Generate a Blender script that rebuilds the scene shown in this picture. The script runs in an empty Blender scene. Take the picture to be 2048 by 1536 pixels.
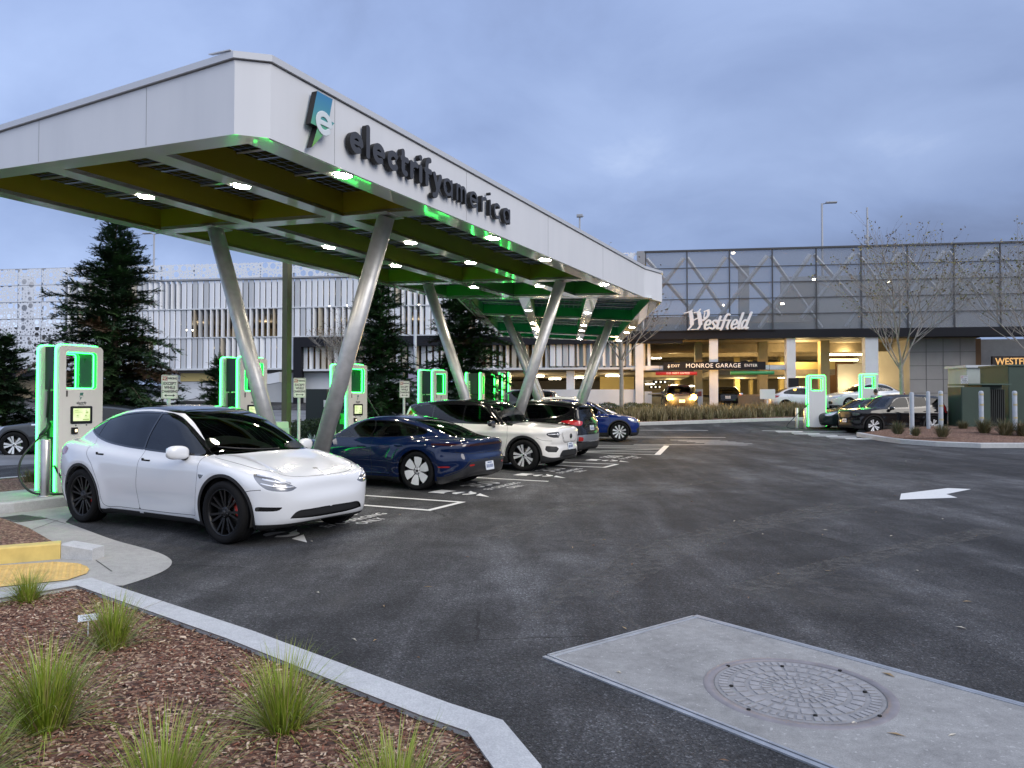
import bpy, bmesh, math, random
import numpy as np
from mathutils import Vector, Matrix, Euler
rad = math.radians
scene = bpy.context.scene
col = scene.collection
# ---------------------------------------------------------------- camera
CAM_H = 1.63
cam_data = bpy.data.cameras.new("camera")
cam_data.sensor_fit = 'HORIZONTAL'
cam_data.sensor_width = 36.0
cam_data.lens = 36.0 * 1500.0 / 2048.0
cam_data.clip_start = 0.05
cam_data.clip_end = 2000.0
camera = bpy.data.objects.new("camera", cam_data)
col.objects.link(camera)
camera.location = (0, 0, CAM_H)
camera.rotation_euler = (rad(90 + 1.2221), 0, 0)
scene.camera = camera
# ---------------------------------------------------------------- exposure and sampling
scene.render.engine = 'CYCLES'
scene.view_settings.view_transform = 'Standard'
scene.view_settings.look = 'None'
scene.view_settings.gamma = 1.0
scene.view_settings.use_curve_mapping = False
scene.view_settings.exposure = 0.42
cy = scene.cycles
cy.use_denoising = True
try:
 cy.denoiser = 'OPENIMAGEDENOISE'
 cy.denoising_input_passes = 'RGB_ALBEDO_NORMAL'
 cy.denoising_prefilter = 'ACCURATE'
except Exception:
 pass
cy.max_bounces = 7
cy.diffuse_bounces = 3
cy.glossy_bounces = 4
cy.transmission_bounces = 4
cy.transparent_max_bounces = 12
cy.sample_clamp_indirect = 6.0
cy.caustics_reflective = False
cy.caustics_refractive = False
# ---------------------------------------------------------------- sky: overcast dusk
SUN_EL, SUN_AZ = rad(32), rad(128)          # azimuth clockwise from +Y, so the light comes from behind the camera's right shoulder
world = bpy.data.worlds.new("World")
scene.world = world
world.use_nodes = True
wn, wl = world.node_tree.nodes, world.node_tree.links
wn.clear()
SKX, SKY = 12.4, 7.7
def build_world():
 out = wn.new('ShaderNodeOutputWorld')
 sky = wn.new('ShaderNodeTexSky')
 sky.sky_type = 'NISHITA'
 sky.sun_disc = False
 sky.sun_elevation = SUN_EL
 sky.sun_rotation = SUN_AZ
 bg1 = wn.new('ShaderNodeBackground')
 bg1.inputs['Strength'].default_value = 0.05
 wl.new(sky.outputs[0], bg1.inputs['Color'])
 # cloud deck: two noises over the direction flattened on a plane overhead
 tc = wn.new('ShaderNodeTexCoord')
 sep = wn.new('ShaderNodeSeparateXYZ')
 wl.new(tc.outputs['Generated'], sep.inputs[0])
 def m(op, a, b=None, c=None, clamp=False):
  n = wn.new('ShaderNodeMath')
  n.operation = op
  n.use_clamp = clamp
  for i, v in enumerate((a, b, c)):
   if v is None:
    continue
   if isinstance(v, (int, float)):
    n.inputs[i].default_value = v
   else:
    wl.new(v, n.inputs[i])
  return n.outputs[0]
 z = m('MAXIMUM', sep.outputs[2], 0.0)
 zz = m('ADD', z, 0.38)
 px = m('DIVIDE', sep.outputs[0], zz)
 py = m('DIVIDE', sep.outputs[1], zz)
 comb = wn.new('ShaderNodeCombineXYZ')
 wl.new(px, comb.inputs[0])
 wl.new(py, comb.inputs[1])
 def noise(scale, detail, rough, dist, off):
  mp = wn.new('ShaderNodeMapping')
  mp.inputs['Location'].default_value = off
  wl.new(comb.outputs[0], mp.inputs[0])
  n = wn.new('ShaderNodeTexNoise')
  n.inputs['Scale'].default_value = scale
  n.inputs['Detail'].default_value = detail
  n.inputs['Roughness'].default_value = rough
  n.inputs['Distortion'].default_value = dist
  wl.new(mp.outputs[0], n.inputs['Vector'])
  return n.outputs['Fac']
 n1 = noise(0.95, 3.0, 0.5, 0.3, (SKX, SKY, 0))
 n2 = noise(2.9, 6.0, 0.58, 0.4, (7.3, 2.2, 0))
 mix = m('ADD', m('MULTIPLY', n1, 0.78), m('MULTIPLY', n2, 0.22))
 ramp = wn.new('ShaderNodeValToRGB')
 cr = ramp.color_ramp
 cr.elements[0].position = 0.37
 cr.elements[0].color = (0.115, 0.150, 0.255, 1)
 cr.elements[1].position = 0.65
 cr.elements[1].color = (0.37, 0.44, 0.585, 1)
 e = cr.elements.new(0.46)
 e.color = (0.162, 0.216, 0.362, 1)
 e = cr.elements.new(0.55)
 e.color = (0.212, 0.276, 0.438, 1)
 wl.new(mix, ramp.inputs[0])
 # the deck thins toward the left (west) where it is paler, and towards the horizon
 side = m('MULTIPLY_ADD', sep.outputs[0], -0.28, 1.42)
 low = m('MULTIPLY_ADD', m('POWER', m('SUBTRACT', 1.0, z), 6.0), 0.22, 0.94)
 gain = m('MULTIPLY', side, low)
 back = m('MULTIPLY_ADD', m('MAXIMUM', m('MULTIPLY', sep.outputs[1], -1.0), 0.0), 0.35, 1.0)
 gain = m('MULTIPLY', gain, back)
 zen = m('MULTIPLY_ADD', m('POWER', z, 1.5), 0.9, 1.0)
 gain = m('MULTIPLY', gain, zen)
 bg2 = wn.new('ShaderNodeBackground')
 # behind the camera and overhead the deck is thicker and nearly neutral
 nb = m('MULTIPLY_ADD', sep.outputs[1], -0.9, m('MULTIPLY_ADD', z, 0.9, -0.25), True)
 mixc = wn.new('ShaderNodeMix')
 mixc.data_type = 'RGBA'
 wl.new(m('MULTIPLY', nb, 0.8), mixc.inputs[0])
 wl.new(ramp.outputs[0], mixc.inputs[6])
 mixc.inputs[7].default_value = (0.41, 0.44, 0.51, 1)
 wl.new(mixc.outputs[2], bg2.inputs['Color'])
 wl.new(gain, bg2.inputs['Strength'])
 add = wn.new('ShaderNodeAddShader')
 wl.new(bg1.outputs[0], add.inputs[0])
 wl.new(bg2.outputs[0], add.inputs[1])
 wl.new(bg2.outputs[0], out.inputs['Surface'])
 mixs = wn.new('ShaderNodeMixShader')
 mixs.inputs[0].default_value = 0.88
 wl.new(bg1.outputs[0], mixs.inputs[1])
 wl.new(bg2.outputs[0], mixs.inputs[2])
 wl.new(mixs.outputs[0], out.inputs['Surface'])
build_world()
sun_data = bpy.data.lights.new("sun", 'SUN')
sun_data.energy = 1.5
sun_data.angle = rad(35)
sun_data.color = (1.0, 0.93, 0.85)
sun = bpy.data.objects.new("sun", sun_data)
col.objects.link(sun)
_d = Vector((math.sin(SUN_AZ) * math.cos(SUN_EL), math.cos(SUN_AZ) * math.cos(SUN_EL), math.sin(SUN_EL)))
sun.rotation_euler = _d.to_track_quat('Z', 'Y').to_euler()
# ---------------------------------------------------------------- the lot's own axes
AX = rad(26.1408)
U = Vector((math.sin(AX), math.cos(AX), 0))      # along the row of stalls, away from the camera
V = Vector((math.cos(AX), -math.sin(AX), 0))     # across the row, towards the drive aisle
ROW = math.atan2(V.y, V.x)                       # rotation that turns local +x into V
def P(u, v, z=0.0):
 return U * u + V * v + Vector((0, 0, z))
def ground_z(x, y):
 """the lot rises gently beyond the far end of the stalls"""
 t = max(0.0, y - 22.0)
 t2 = min(t, 30.0)
 return 0.0019 * t2 * t2 + 0.02 * (t - t2)
# ================================================================ helpers: tags, materials, meshes
def tag(o, label=None, cat=None, group=None, kind=None):
 if label:
  o['label'] = label
 if cat:
  o['category'] = cat
 if group:
  o['group'] = group
 if kind:
  o['kind'] = kind
 return o
def empty(name, loc=(0, 0, 0), rz=0.0, label=None, cat=None, group=None):
 o = bpy.data.objects.new(name, None)
 col.objects.link(o)
 o.location = loc
 o.rotation_euler = (0, 0, rz)
 o.empty_display_size = 0.2
 return tag(o, label, cat, group)
def _kids(o):
 return [c for c in col.objects if c.parent == o]
_children = {}
def link_obj(name, me, parent=None):
 o = bpy.data.objects.new(name, me)
 col.objects.link(o)
 if parent is not None:
  o.parent = parent
  _children.setdefault(parent.name, []).append(o)
 return o
def copy_tree(o, parent=None):
 c = o.copy()
 col.objects.link(c)
 if parent is not None:
  c.parent = parent
  _children.setdefault(parent.name, []).append(c)
 for ch in _children.get(o.name, []):
  copy_tree(ch, c)
 return c
_mats = {}
class NT:
 """small wrapper to write node trees shortly"""
 def __init__(self, name):
  self.m = bpy.data.materials.new(name)
  self.m.use_nodes = True
  self.t = self.m.node_tree
  self.n, self.l = self.t.nodes, self.t.links
  self.bsdf = self.n['Principled BSDF']
  self.out = self.n['Material Output']
 def new(self, kind, **kw):
  n = self.n.new(kind)
  for k, v in kw.items():
   setattr(n, k, v)
  return n
 def put(self, sock, v):
  if hasattr(v, 'is_output'):
   self.l.new(v, sock)
  elif isinstance(v, (tuple, list)) and len(v) == 3 and sock.type == 'RGBA':
   sock.default_value = (*v, 1)
  else:
   sock.default_value = v
 def set(self, **kw):
  for k, v in kw.items():
   self.put(self.bsdf.inputs[k.replace('_', ' ')], v)
  return self
 def coord(self, kind='Object', scale=(1, 1, 1), loc=(0, 0, 0), rot=(0, 0, 0)):
  tc = self.new('ShaderNodeTexCoord')
  mp = self.new('ShaderNodeMapping')
  mp.inputs['Scale'].default_value = scale
  mp.inputs['Location'].default_value = loc
  mp.inputs['Rotation'].default_value = rot
  self.l.new(tc.outputs[kind], mp.inputs[0])
  return mp.outputs[0]
 def noise(self, vec, scale, detail=3.0, rough=0.55, dist=0.0, out='Fac'):
  n = self.new('ShaderNodeTexNoise')
  n.inputs['Scale'].default_value = scale
  n.inputs['Detail'].default_value = detail
  n.inputs['Roughness'].default_value = rough
  n.inputs['Distortion'].default_value = dist
  self.l.new(vec, n.inputs['Vector'])
  return n.outputs[out]
 def voronoi(self, vec, scale, feature='F1', out='Distance', rand=1.0):
  n = self.new('ShaderNodeTexVoronoi', feature=feature)
  n.inputs['Scale'].default_value = scale
  n.inputs['Randomness'].default_value = rand
  self.l.new(vec, n.inputs['Vector'])
  return n.outputs[out]
 def ramp(self, fac, stops, interp='LINEAR'):
  n = self.new('ShaderNodeValToRGB')
  cr = n.color_ramp
  cr.interpolation = interp
  while len(cr.elements) < len(stops):
   cr.elements.new(0.5)
  for e, (p, c) in zip(cr.elements, stops):
   e.position = p
   e.color = (*c, 1) if len(c) == 3 else c
  self.l.new(fac, n.inputs[0])
  return n.outputs[0]
 def math(self, op, a, b=0.0, c=None, clamp=False):
  n = self.new('ShaderNodeMath', operation=op, use_clamp=clamp)
  self.put(n.inputs[0], a)
  self.put(n.inputs[1], b)
  if c is not None:
   self.put(n.inputs[2], c)
  return n.outputs[0]
 def mix(self, fac, a, b, blend='MIX'):
  n = self.new('ShaderNodeMix', data_type='RGBA', blend_type=blend)
  self.put(n.inputs[0], fac)
  self.put(n.inputs[6], a)
  self.put(n.inputs[7], b)
  return n.outputs[2]
 def bump(self, height, strength=0.3, dist=0.01):
  n = self.new('ShaderNodeBump')
  n.inputs['Strength'].default_value = strength
  n.inputs['Distance'].default_value = dist
  self.l.new(height, n.inputs['Height'])
  self.l.new(n.outputs[0], self.bsdf.inputs['Normal'])
def mat(name, color, rough=0.5, metal=0.0, coat=0.0, spec=0.5, vary=0.0, vscale=3.0, bump=0.0, bscale=40.0, emit=None, estr=0.0, alpha=None):
 key = name
 if key in _mats:
  return _mats[key]
 t = NT(name)
 t.set(Base_Color=color, Roughness=rough, Metallic=metal)
 t.bsdf.inputs['Specular IOR Level'].default_value = spec
 if coat:
  t.bsdf.inputs['Coat Weight'].default_value = coat
  t.bsdf.inputs['Coat Roughness'].default_value = 0.04
 if vary or bump:
  vec = t.coord('Object')
  if vary:
   f = t.noise(vec, vscale, 4.0, 0.6)
   lo = tuple(c * (1 - vary) for c in color)
   hi = tuple(min(1, c * (1 + vary)) for c in color)
   t.set(Base_Color=t.ramp(f, [(0.3, lo), (0.7, hi)]))
  if bump:
   t.bump(t.noise(vec, bscale, 3.0, 0.6), bump, 0.01)
 if emit:
  t.put(t.bsdf.inputs['Emission Color'], emit)
  t.bsdf.inputs['Emission Strength'].default_value = estr
 _mats[key] = t.m
 return t.m
def glass_mat(name, tint=(0.01, 0.012, 0.014), clear=0.15, rough=0.015, shine=0.95):
 """car / shop glass: a mirror-like coat over a darkened see-through pane"""
 if name in _mats:
  return _mats[name]
 t = NT(name)
 gl = t.new('ShaderNodeBsdfGlossy')
 gl.inputs['Roughness'].default_value = rough
 gl.inputs['Color'].default_value = (shine, shine * 1.02, shine * 1.05, 1)
 tr = t.new('ShaderNodeBsdfTransparent')
 tr.inputs['Color'].default_value = (clear, clear * 1.03, clear * 1.04, 1)
 fr = t.new('ShaderNodeFresnel')
 fr.inputs['IOR'].default_value = 1.55
 mx = t.new('ShaderNodeMixShader')
 t.l.new(fr.outputs[0], mx.inputs[0])
 t.l.new(tr.outputs[0], mx.inputs[1])
 t.l.new(gl.outputs[0], mx.inputs[2])
 t.l.new(mx.outputs[0], t.out.inputs['Surface'])
 t.n.remove(t.bsdf)
 _mats[name] = t.m
 return t.m
class MB:
 """collects shapes, then links them as ONE mesh object"""
 def __init__(self):
  self.v, self.f, self.mi, self.sm = [], [], [], []
  self.cur, self.smooth = 0, False
 def m(self, i, smooth=False):
  self.cur, self.smooth = i, smooth
  return self
 def add(self, vs, fs, smooth=None):
  b = len(self.v)
  self.v.extend([tuple(p) for p in vs])
  for f in fs:
   self.f.append(tuple(i + b for i in f))
   self.mi.append(self.cur)
   self.sm.append(self.smooth if smooth is None else smooth)
  return self
 def box(self, c, s, rz=0.0, R=None, taper=1.0):
  hx, hy, hz = s[0] / 2, s[1] / 2, s[2] / 2
  vs = []
  for z, k in ((-hz, 1.0), (hz, taper)):
   for x, y in ((-hx, -hy), (hx, -hy), (hx, hy), (-hx, hy)):
    vs.append(Vector((x * k, y * k, z)))
  M = R if R is not None else Matrix.Rotation(rz, 3, 'Z')
  C = Vector(c)
  vs = [M @ p + C for p in vs]
  return self.add(vs, [(3, 2, 1, 0), (4, 5, 6, 7), (0, 1, 5, 4), (1, 2, 6, 5), (2, 3, 7, 6), (3, 0, 4, 7)], False)
 def rbox(self, c, s, r=0.03, seg=3, axis='z', rz=0.0, bev=0.0):
  """box with its four edges along axis rounded; bev chamfers the two end caps"""
  a = {'x': (1, 2, 0), 'y': (0, 2, 1), 'z': (0, 1, 2)}[axis]
  w, d, h = s[a[0]], s[a[1]], s[a[2]]
  ring = []
  for qx, qy, a0 in ((1, 1, 0), (-1, 1, 90), (-1, -1, 180), (1, -1, 270)):
   for k in range(seg + 1):
    t = rad(a0 + 90 * k / seg)
    ring.append((qx * (w / 2 - r) + r * math.cos(t), qy * (d / 2 - r) + r * math.sin(t)))
  n = len(ring)
  layers = [(-h / 2, 1.0)] if not bev else [(-h / 2, 0.0), (-h / 2 + bev, 1.0)]
  layers += [(h / 2, 1.0)] if not bev else [(h / 2 - bev, 1.0), (h / 2, 0.0)]
  vs = []
  M = Matrix.Rotation(rz, 3, 'Z')
  for hh, full in layers:
   for x, y in ring:
    if not full:
     x, y = x * (1 - 2 * bev / w), y * (1 - 2 * bev / d)
    p = [0, 0, 0]
    p[a[0]], p[a[1]], p[a[2]] = x, y, hh
    vs.append(M @ Vector(p) + Vector(c))
  L = len(layers)
  fs = [tuple(reversed(range(n))), tuple(range((L - 1) * n, L * n))]
  for l in range(L - 1):
   for i in range(n):
    j = (i + 1) % n
    fs.append((l * n + i, l * n + j, (l + 1) * n + j, (l + 1) * n + i))
  if axis == 'y':
   fs = [tuple(reversed(f)) for f in fs]
  return self.add(vs, fs, False)
 def tube(self, pts, r, seg=10, caps=True, r1=None, smooth=True):
  pts = [Vector(p) for p in pts]
  n = len(pts)
  rs = r if isinstance(r, (list, tuple)) else [r + ((r1 - r) * i / max(1, n - 1) if r1 is not None else 0) for i in range(n)]
  vs, fs = [], []
  up = None
  for i, p in enumerate(pts):
   d = (pts[min(i + 1, n - 1)] - pts[max(i - 1, 0)]).normalized()
   if up is None:
    up = Vector((0, 0, 1)) if abs(d.z) < 0.9 else Vector((1, 0, 0))
   a = d.cross(up)
   if a.length < 1e-6:
    a = d.cross(Vector((0, 1, 0)))
   a.normalize()
   b = a.cross(d).normalized()
   up = b
   for k in range(seg):
    t = 2 * math.pi * k / seg
    vs.append(p + (a * math.cos(t) + b * math.sin(t)) * rs[i])
  for i in range(n - 1):
   for k in range(seg):
    j = (k + 1) % seg
    fs.append((i * seg + k, i * seg + j, (i + 1) * seg + j, (i + 1) * seg + k))
  b0 = len(self.v)
  self.add(vs, fs, smooth)
  if caps:
   self.add([], [])
   self.f.append(tuple(b0 + k for k in reversed(range(seg))))
   self.f.append(tuple(b0 + (n - 1) * seg + k for k in range(seg)))
   self.mi += [self.cur] * 2
   self.sm += [False] * 2
  return self
 def lathe(self, prof, seg=32, axis='z', c=(0, 0, 0), smooth=True, a0=0.0, a1=360.0):
  """prof: list of (radius, height along axis)"""
  full = abs(a1 - a0) >= 359.9
  m = seg if full else seg + 1
  vs, fs = [], []
  for r, h in prof:
   for k in range(m):
    t = rad(a0 + (a1 - a0) * k / seg)
    x, y = r * math.cos(t), r * math.sin(t)
    p = {'z': (x, y, h), 'y': (x, h, y), 'x': (h, x, y)}[axis]
    vs.append((p[0] + c[0], p[1] + c[1], p[2] + c[2]))
  for i in range(len(prof) - 1):
   for k in range(seg):
    j = (k + 1) % m
    fs.append((i * m + k, i * m + j, (i + 1) * m + j, (i + 1) * m + k))
  return self.add(vs, fs, smooth)
 def prism(self, poly, h0, h1, fn=None, caps=(True, True)):
  """extrude a 2D polygon between h0 and h1; fn maps (a,b,h) to a point"""
  fn = fn or (lambda a, b, h: (a, b, h))
  n = len(poly)
  vs = [fn(a, b, h0) for a, b in poly] + [fn(a, b, h1) for a, b in poly]
  fs = [(i, (i + 1) % n, n + (i + 1) % n, n + i) for i in range(n)]
  if caps[0]:
   fs.append(tuple(reversed(range(n))))
  if caps[1]:
   fs.append(tuple(range(n, 2 * n)))
  return self.add(vs, fs, False)
 def quad(self, a, b, c, d):
  return self.add([a, b, c, d], [(0, 1, 2, 3)], False)
 def mesh(self, name, mats):
  me = bpy.data.meshes.new(name)
  me.from_pydata(self.v, [], self.f)
  for m in (mats if isinstance(mats, (list, tuple)) else [mats]):
   me.materials.append(m)
  me.polygons.foreach_set('material_index', self.mi)
  me.polygons.foreach_set('use_smooth', self.sm)
  me.update()
  return me
 def build(self, name, mats, parent=None, fix=False, bevel=0.0):
  me = self.mesh(name, mats)
  if fix or bevel:
   bm = bmesh.new()
   bm.from_mesh(me)
   if fix:
    bmesh.ops.remove_doubles(bm, verts=bm.verts, dist=1e-5)
    bmesh.ops.recalc_face_normals(bm, faces=bm.faces)
   if bevel:
    ed = [e for e in bm.edges if len(e.link_faces) == 2 and e.calc_face_angle(0) > 0.5]
    bmesh.ops.bevel(bm, geom=ed, offset=bevel, segments=2, affect='EDGES', profile=0.6)
   bm.to_mesh(me)
   bm.free()
  return link_obj(name, me, parent)
def catmull(pts, sub=8, closed=False):
 """smooth curve through points; a point given as (x, y, 1) is a hard corner"""
 n = len(pts)
 out = []
 rng = range(n if closed else n - 1)
 q = [np.array(p[:2], float) for p in pts]
 hard = [len(p) > 2 and p[2] for p in pts]
 for i in rng:
  p1, p2 = q[i], q[(i + 1) % n]
  p0 = q[(i - 1) % n] if (closed or i > 0) else p1
  p3 = q[(i + 2) % n] if (closed or i + 2 < n) else p2
  if hard[i]:
   p0 = p1 - (p2 - p1)
  if hard[(i + 1) % n]:
   p3 = p2 + (p2 - p1)
  # centripetal parameterisation keeps uneven spacing from overshooting
  d = [max(1e-6, np.linalg.norm(b - a)) ** 0.5 for a, b in ((p0, p1), (p1, p2), (p2, p3))]
  t0, t1 = 0, d[0]
  t2 = t1 + d[1]
  t3 = t2 + d[2]
  for k in range(sub):
   t = t1 + (t2 - t1) * k / sub
   A1 = (t1 - t) / (t1 - t0) * p0 + (t - t0) / (t1 - t0) * p1
   A2 = (t2 - t) / (t2 - t1) * p1 + (t - t1) / (t2 - t1) * p2
   A3 = (t3 - t) / (t3 - t2) * p2 + (t - t2) / (t3 - t2) * p3
   B1 = (t2 - t) / (t2 - t0) * A1 + (t - t0) / (t2 - t0) * A2
   B2 = (t3 - t) / (t3 - t1) * A2 + (t - t1) / (t3 - t1) * A3
   out.append((t2 - t) / (t2 - t1) * B1 + (t - t1) / (t2 - t1) * B2)
 if not closed:
  out.append(q[-1])
 return np.array(out)
def seg_dist(px, py, poly, closed=True):
 """unsigned distance of points to a polyline, and inside flag"""
 px = np.asarray(px, float)
 py = np.asarray(py, float)
 best = np.full(px.shape, 1e9)
 inside = np.zeros(px.shape, bool)
 n = len(poly)
 for i in range(n if closed else n - 1):
  ax, ay = poly[i]
  bx, by = poly[(i + 1) % n]
  dx, dy = bx - ax, by - ay
  L = dx * dx + dy * dy
  if L < 1e-14:
   continue
  t = np.clip(((px - ax) * dx + (py - ay) * dy) / L, 0, 1)
  d = (px - ax - t * dx) ** 2 + (py - ay - t * dy) ** 2
  best = np.minimum(best, d)
  if closed and ay != by:
   c = ((ay > py) != (by > py)) & (px < (bx - ax) * (py - ay) / (by - ay) + ax)
   inside ^= c
 return np.sqrt(best), inside
def poly_sdf(px, py, poly):
 d, i = seg_dist(px, py, poly, True)
 return np.where(i, -d, d)
def smax(a, b, k):
 h = np.clip(0.5 - 0.5 * (b - a) / k, 0, 1)
 return b * (1 - h) + a * h + k * h * (1 - h)
def smin(a, b, k):
 return -smax(-a, -b, k)
class Soup:
 """polygon soup that can be carved along the zero line of a scalar field, so outlines stay crisp"""
 def __init__(self, V, N, F, tag0='body'):
  self.V = [tuple(p) for p in V]
  self.N = [tuple(p) for p in N]
  self.F = [tuple(f) for f in F]
  self.T = [tag0] * len(self.F)
 def carve(self, field, new_tag, tags=('body',), mask=None):
  V = np.array(self.V)
  N = np.array(self.N)
  val = np.asarray(field(V, N), float)
  val = np.where(np.abs(val) < 1e-6, 1e-6, val)
  neg = val < 0
  nV, nN = self.V, self.N
  cache = {}
  F2, T2 = [], []
  ok = mask(V, N) if mask is not None else None
  def cross(i, j):
   k = (i, j) if i < j else (j, i)
   if k not in cache:
    a, b = k
    t = val[a] / (val[a] - val[b])
    p = tuple(V[a] + (V[b] - V[a]) * t)
    m = N[a] + (N[b] - N[a]) * t
    L = np.linalg.norm(m)
    nV.append(p)
    nN.append(tuple(m / (L if L > 1e-9 else 1)))
    cache[k] = len(nV) - 1
   return cache[k]
  for f, t in zip(self.F, self.T):
   if t not in tags:
    F2.append(f)
    T2.append(t)
    continue
   s = [neg[i] for i in f]
   if not any(s) or (ok is not None and not all(ok[i] for i in f)):
    F2.append(f)
    T2.append(t)
    continue
   if all(s):
    F2.append(f)
    T2.append(new_tag)
    continue
   A, B = [], []
   n = len(f)
   for k in range(n):
    i, j = f[k], f[(k + 1) % n]
    (A if s[k] else B).append(i)
    if s[k] != s[(k + 1) % n]:
     c = cross(i, j)
     A.append(c)
     B.append(c)
   if len(A) >= 3:
    F2.append(tuple(A))
    T2.append(new_tag)
   if len(B) >= 3:
    F2.append(tuple(B))
    T2.append(t)
  self.F, self.T = F2, T2
  return self
 def drop(self, tags):
  keep = [(f, t) for f, t in zip(self.F, self.T) if t not in tags]
  self.F = [k[0] for k in keep]
  self.T = [k[1] for k in keep]
 def emit(self, name, tagmats, parent=None, side=0, offs=None, thick=0.0):
  """tagmats: list of (tag, material); side: -1/+1 keeps faces with that sign of y"""
  offs = offs or {}
  idx, vs, ns, fs, mi = {}, [], [], [], []
  mats = []
  order = {}
  for t, m in tagmats:
   if m not in mats:
    mats.append(m)
   order[t] = mats.index(m)
  for f, t in zip(self.F, self.T):
   if t not in order:
    continue
   if side:
    cy_ = sum(self.V[i][1] for i in f)
    if cy_ * side <= 0:
     continue
   g = []
   o = offs.get(t, 0.0)
   for i in f:
    key = (i, o)
    if key not in idx:
     p, n = self.V[i], self.N[i]
     vs.append((p[0] + n[0] * o, p[1] + n[1] * o, p[2] + n[2] * o))
     ns.append(n)
     idx[key] = len(vs) - 1
    g.append(idx[key])
   fs.append(tuple(g))
   mi.append(order[t])
  if not fs:
   return None
  nf = len(fs)
  if thick:
   b = len(vs)
   cnt = {}
   for f in fs:
    for k in range(len(f)):
     e = (f[k], f[(k + 1) % len(f)])
     cnt[e] = cnt.get(e, 0) + 1
   rim = [(i, j) for (i, j) in cnt if (j, i) not in cnt]
   vs2 = [(v[0] - n[0] * thick, v[1] - n[1] * thick, v[2] - n[2] * thick) for v, n in zip(vs, ns)]
   vs += vs2
   ns += ns
   for i, j in rim:
    fs.append((j, i, b + i, b + j))
    mi.append(0)
  me = bpy.data.meshes.new(name)
  me.from_pydata(vs, [], fs)
  for m in mats:
   me.materials.append(m)
  me.polygons.foreach_set('material_index', mi)
  me.polygons.foreach_set('use_smooth', [True] * nf + [False] * (len(fs) - nf))
  me.update()
  if not thick:
   me.normals_split_custom_set_from_vertices(ns)
  return link_obj(name, me, parent)
def surface_nets(fgrid, xs, ys, zs):
 """quads of the zero surface of a sampled field"""
 neg = fgrid < 0
 nx, ny, nz = fgrid.shape
 c = neg[:-1, :-1, :-1].astype(int)
 tot = np.zeros((nx - 1, ny - 1, nz - 1), int)
 for i in (0, 1):
  for j in (0, 1):
   for k in (0, 1):
    tot += neg[i:nx - 1 + i, j:ny - 1 + j, k:nz - 1 + k]
 act = (tot > 0) & (tot < 8)
 idm = -np.ones(act.shape, int)
 cells = np.argwhere(act)
 idm[act] = np.arange(len(cells))
 acc = np.zeros((len(cells), 3))
 cntv = np.zeros(len(cells))
 ci, cj, ck = cells.T
 corners = [(i, j, k) for i in (0, 1) for j in (0, 1) for k in (0, 1)]
 for a in corners:
  for ax in range(3):
   if a[ax] == 1:
    continue
   b = list(a)
   b[ax] = 1
   va = fgrid[ci + a[0], cj + a[1], ck + a[2]]
   vb = fgrid[ci + b[0], cj + b[1], ck + b[2]]
   m = (va < 0) != (vb < 0)
   t = np.where(m, va / np.where(np.abs(va - vb) < 1e-12, 1, va - vb), 0)
   p = np.array(a, float)[None, :] + np.zeros((len(cells), 3))
   p[:, ax] += t
   acc[m] += p[m]
   cntv[m] += 1
 loc = acc / cntv[:, None] + cells
 h = np.array([xs[1] - xs[0], ys[1] - ys[0], zs[1] - zs[0]])
 V = loc * h + np.array([xs[0], ys[0], zs[0]])
 F = []
 for ax in range(3):
  a1, a2 = (ax + 1) % 3, (ax + 2) % 3
  s0 = [slice(None)] * 3
  s1 = [slice(None)] * 3
  s0[ax] = slice(0, -1)
  s1[ax] = slice(1, None)
  A, B = neg[tuple(s0)], neg[tuple(s1)]
  for flip, M in ((False, A & ~B), (True, ~A & B)):
   e = np.argwhere(M)
   e = e[(e[:, a1] > 0) & (e[:, a2] > 0) & (e[:, a1] < fgrid.shape[a1] - 1) & (e[:, a2] < fgrid.shape[a2] - 1)]
   quad = []
   for d1, d2 in ((-1, -1), (0, -1), (0, 0), (-1, 0)):
    q = e.copy()
    q[:, a1] += d1
    q[:, a2] += d2
    quad.append(idm[q[:, 0], q[:, 1], q[:, 2]])
   Q = np.stack(quad, 1)
   if flip:
    Q = Q[:, ::-1]
   F.append(Q)
 return V, np.concatenate(F)
def text_mesh(txt, size, depth, name, mats, parent=None, align='CENTER', offset=0.0, spacing=1.0, sx=1.0, sy=1.0, shear=0.0, bevel=0.0):
 cu = bpy.data.curves.new(name, 'FONT')
 cu.body = txt
 cu.size = size
 cu.extrude = depth / 2
 cu.offset = offset
 cu.align_x = align
 cu.align_y = 'CENTER'
 cu.space_character = spacing
 cu.shear = shear
 cu.resolution_u = 3
 tmp = bpy.data.objects.new(name, cu)
 col.objects.link(tmp)
 dg = bpy.context.evaluated_depsgraph_get()
 me = bpy.data.meshes.new_from_object(tmp.evaluated_get(dg))
 col.objects.unlink(tmp)
 bpy.data.objects.remove(tmp)
 me.transform(Matrix.Diagonal((sx, sy, 1, 1)))
 me.materials.clear()
 me.materials.append(mats)
 me.name = name
 return link_obj(name, me, parent)
def orient(o, loc, right, up):
 """place a flat thing: local +x -> right, local +y -> up"""
 r = Vector(right).normalized()
 u = Vector(up).normalized()
 n = r.cross(u)
 M = Matrix((r, u, n)).transposed()
 o.location = loc
 o.rotation_euler = M.to_euler()
 return o
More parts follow.
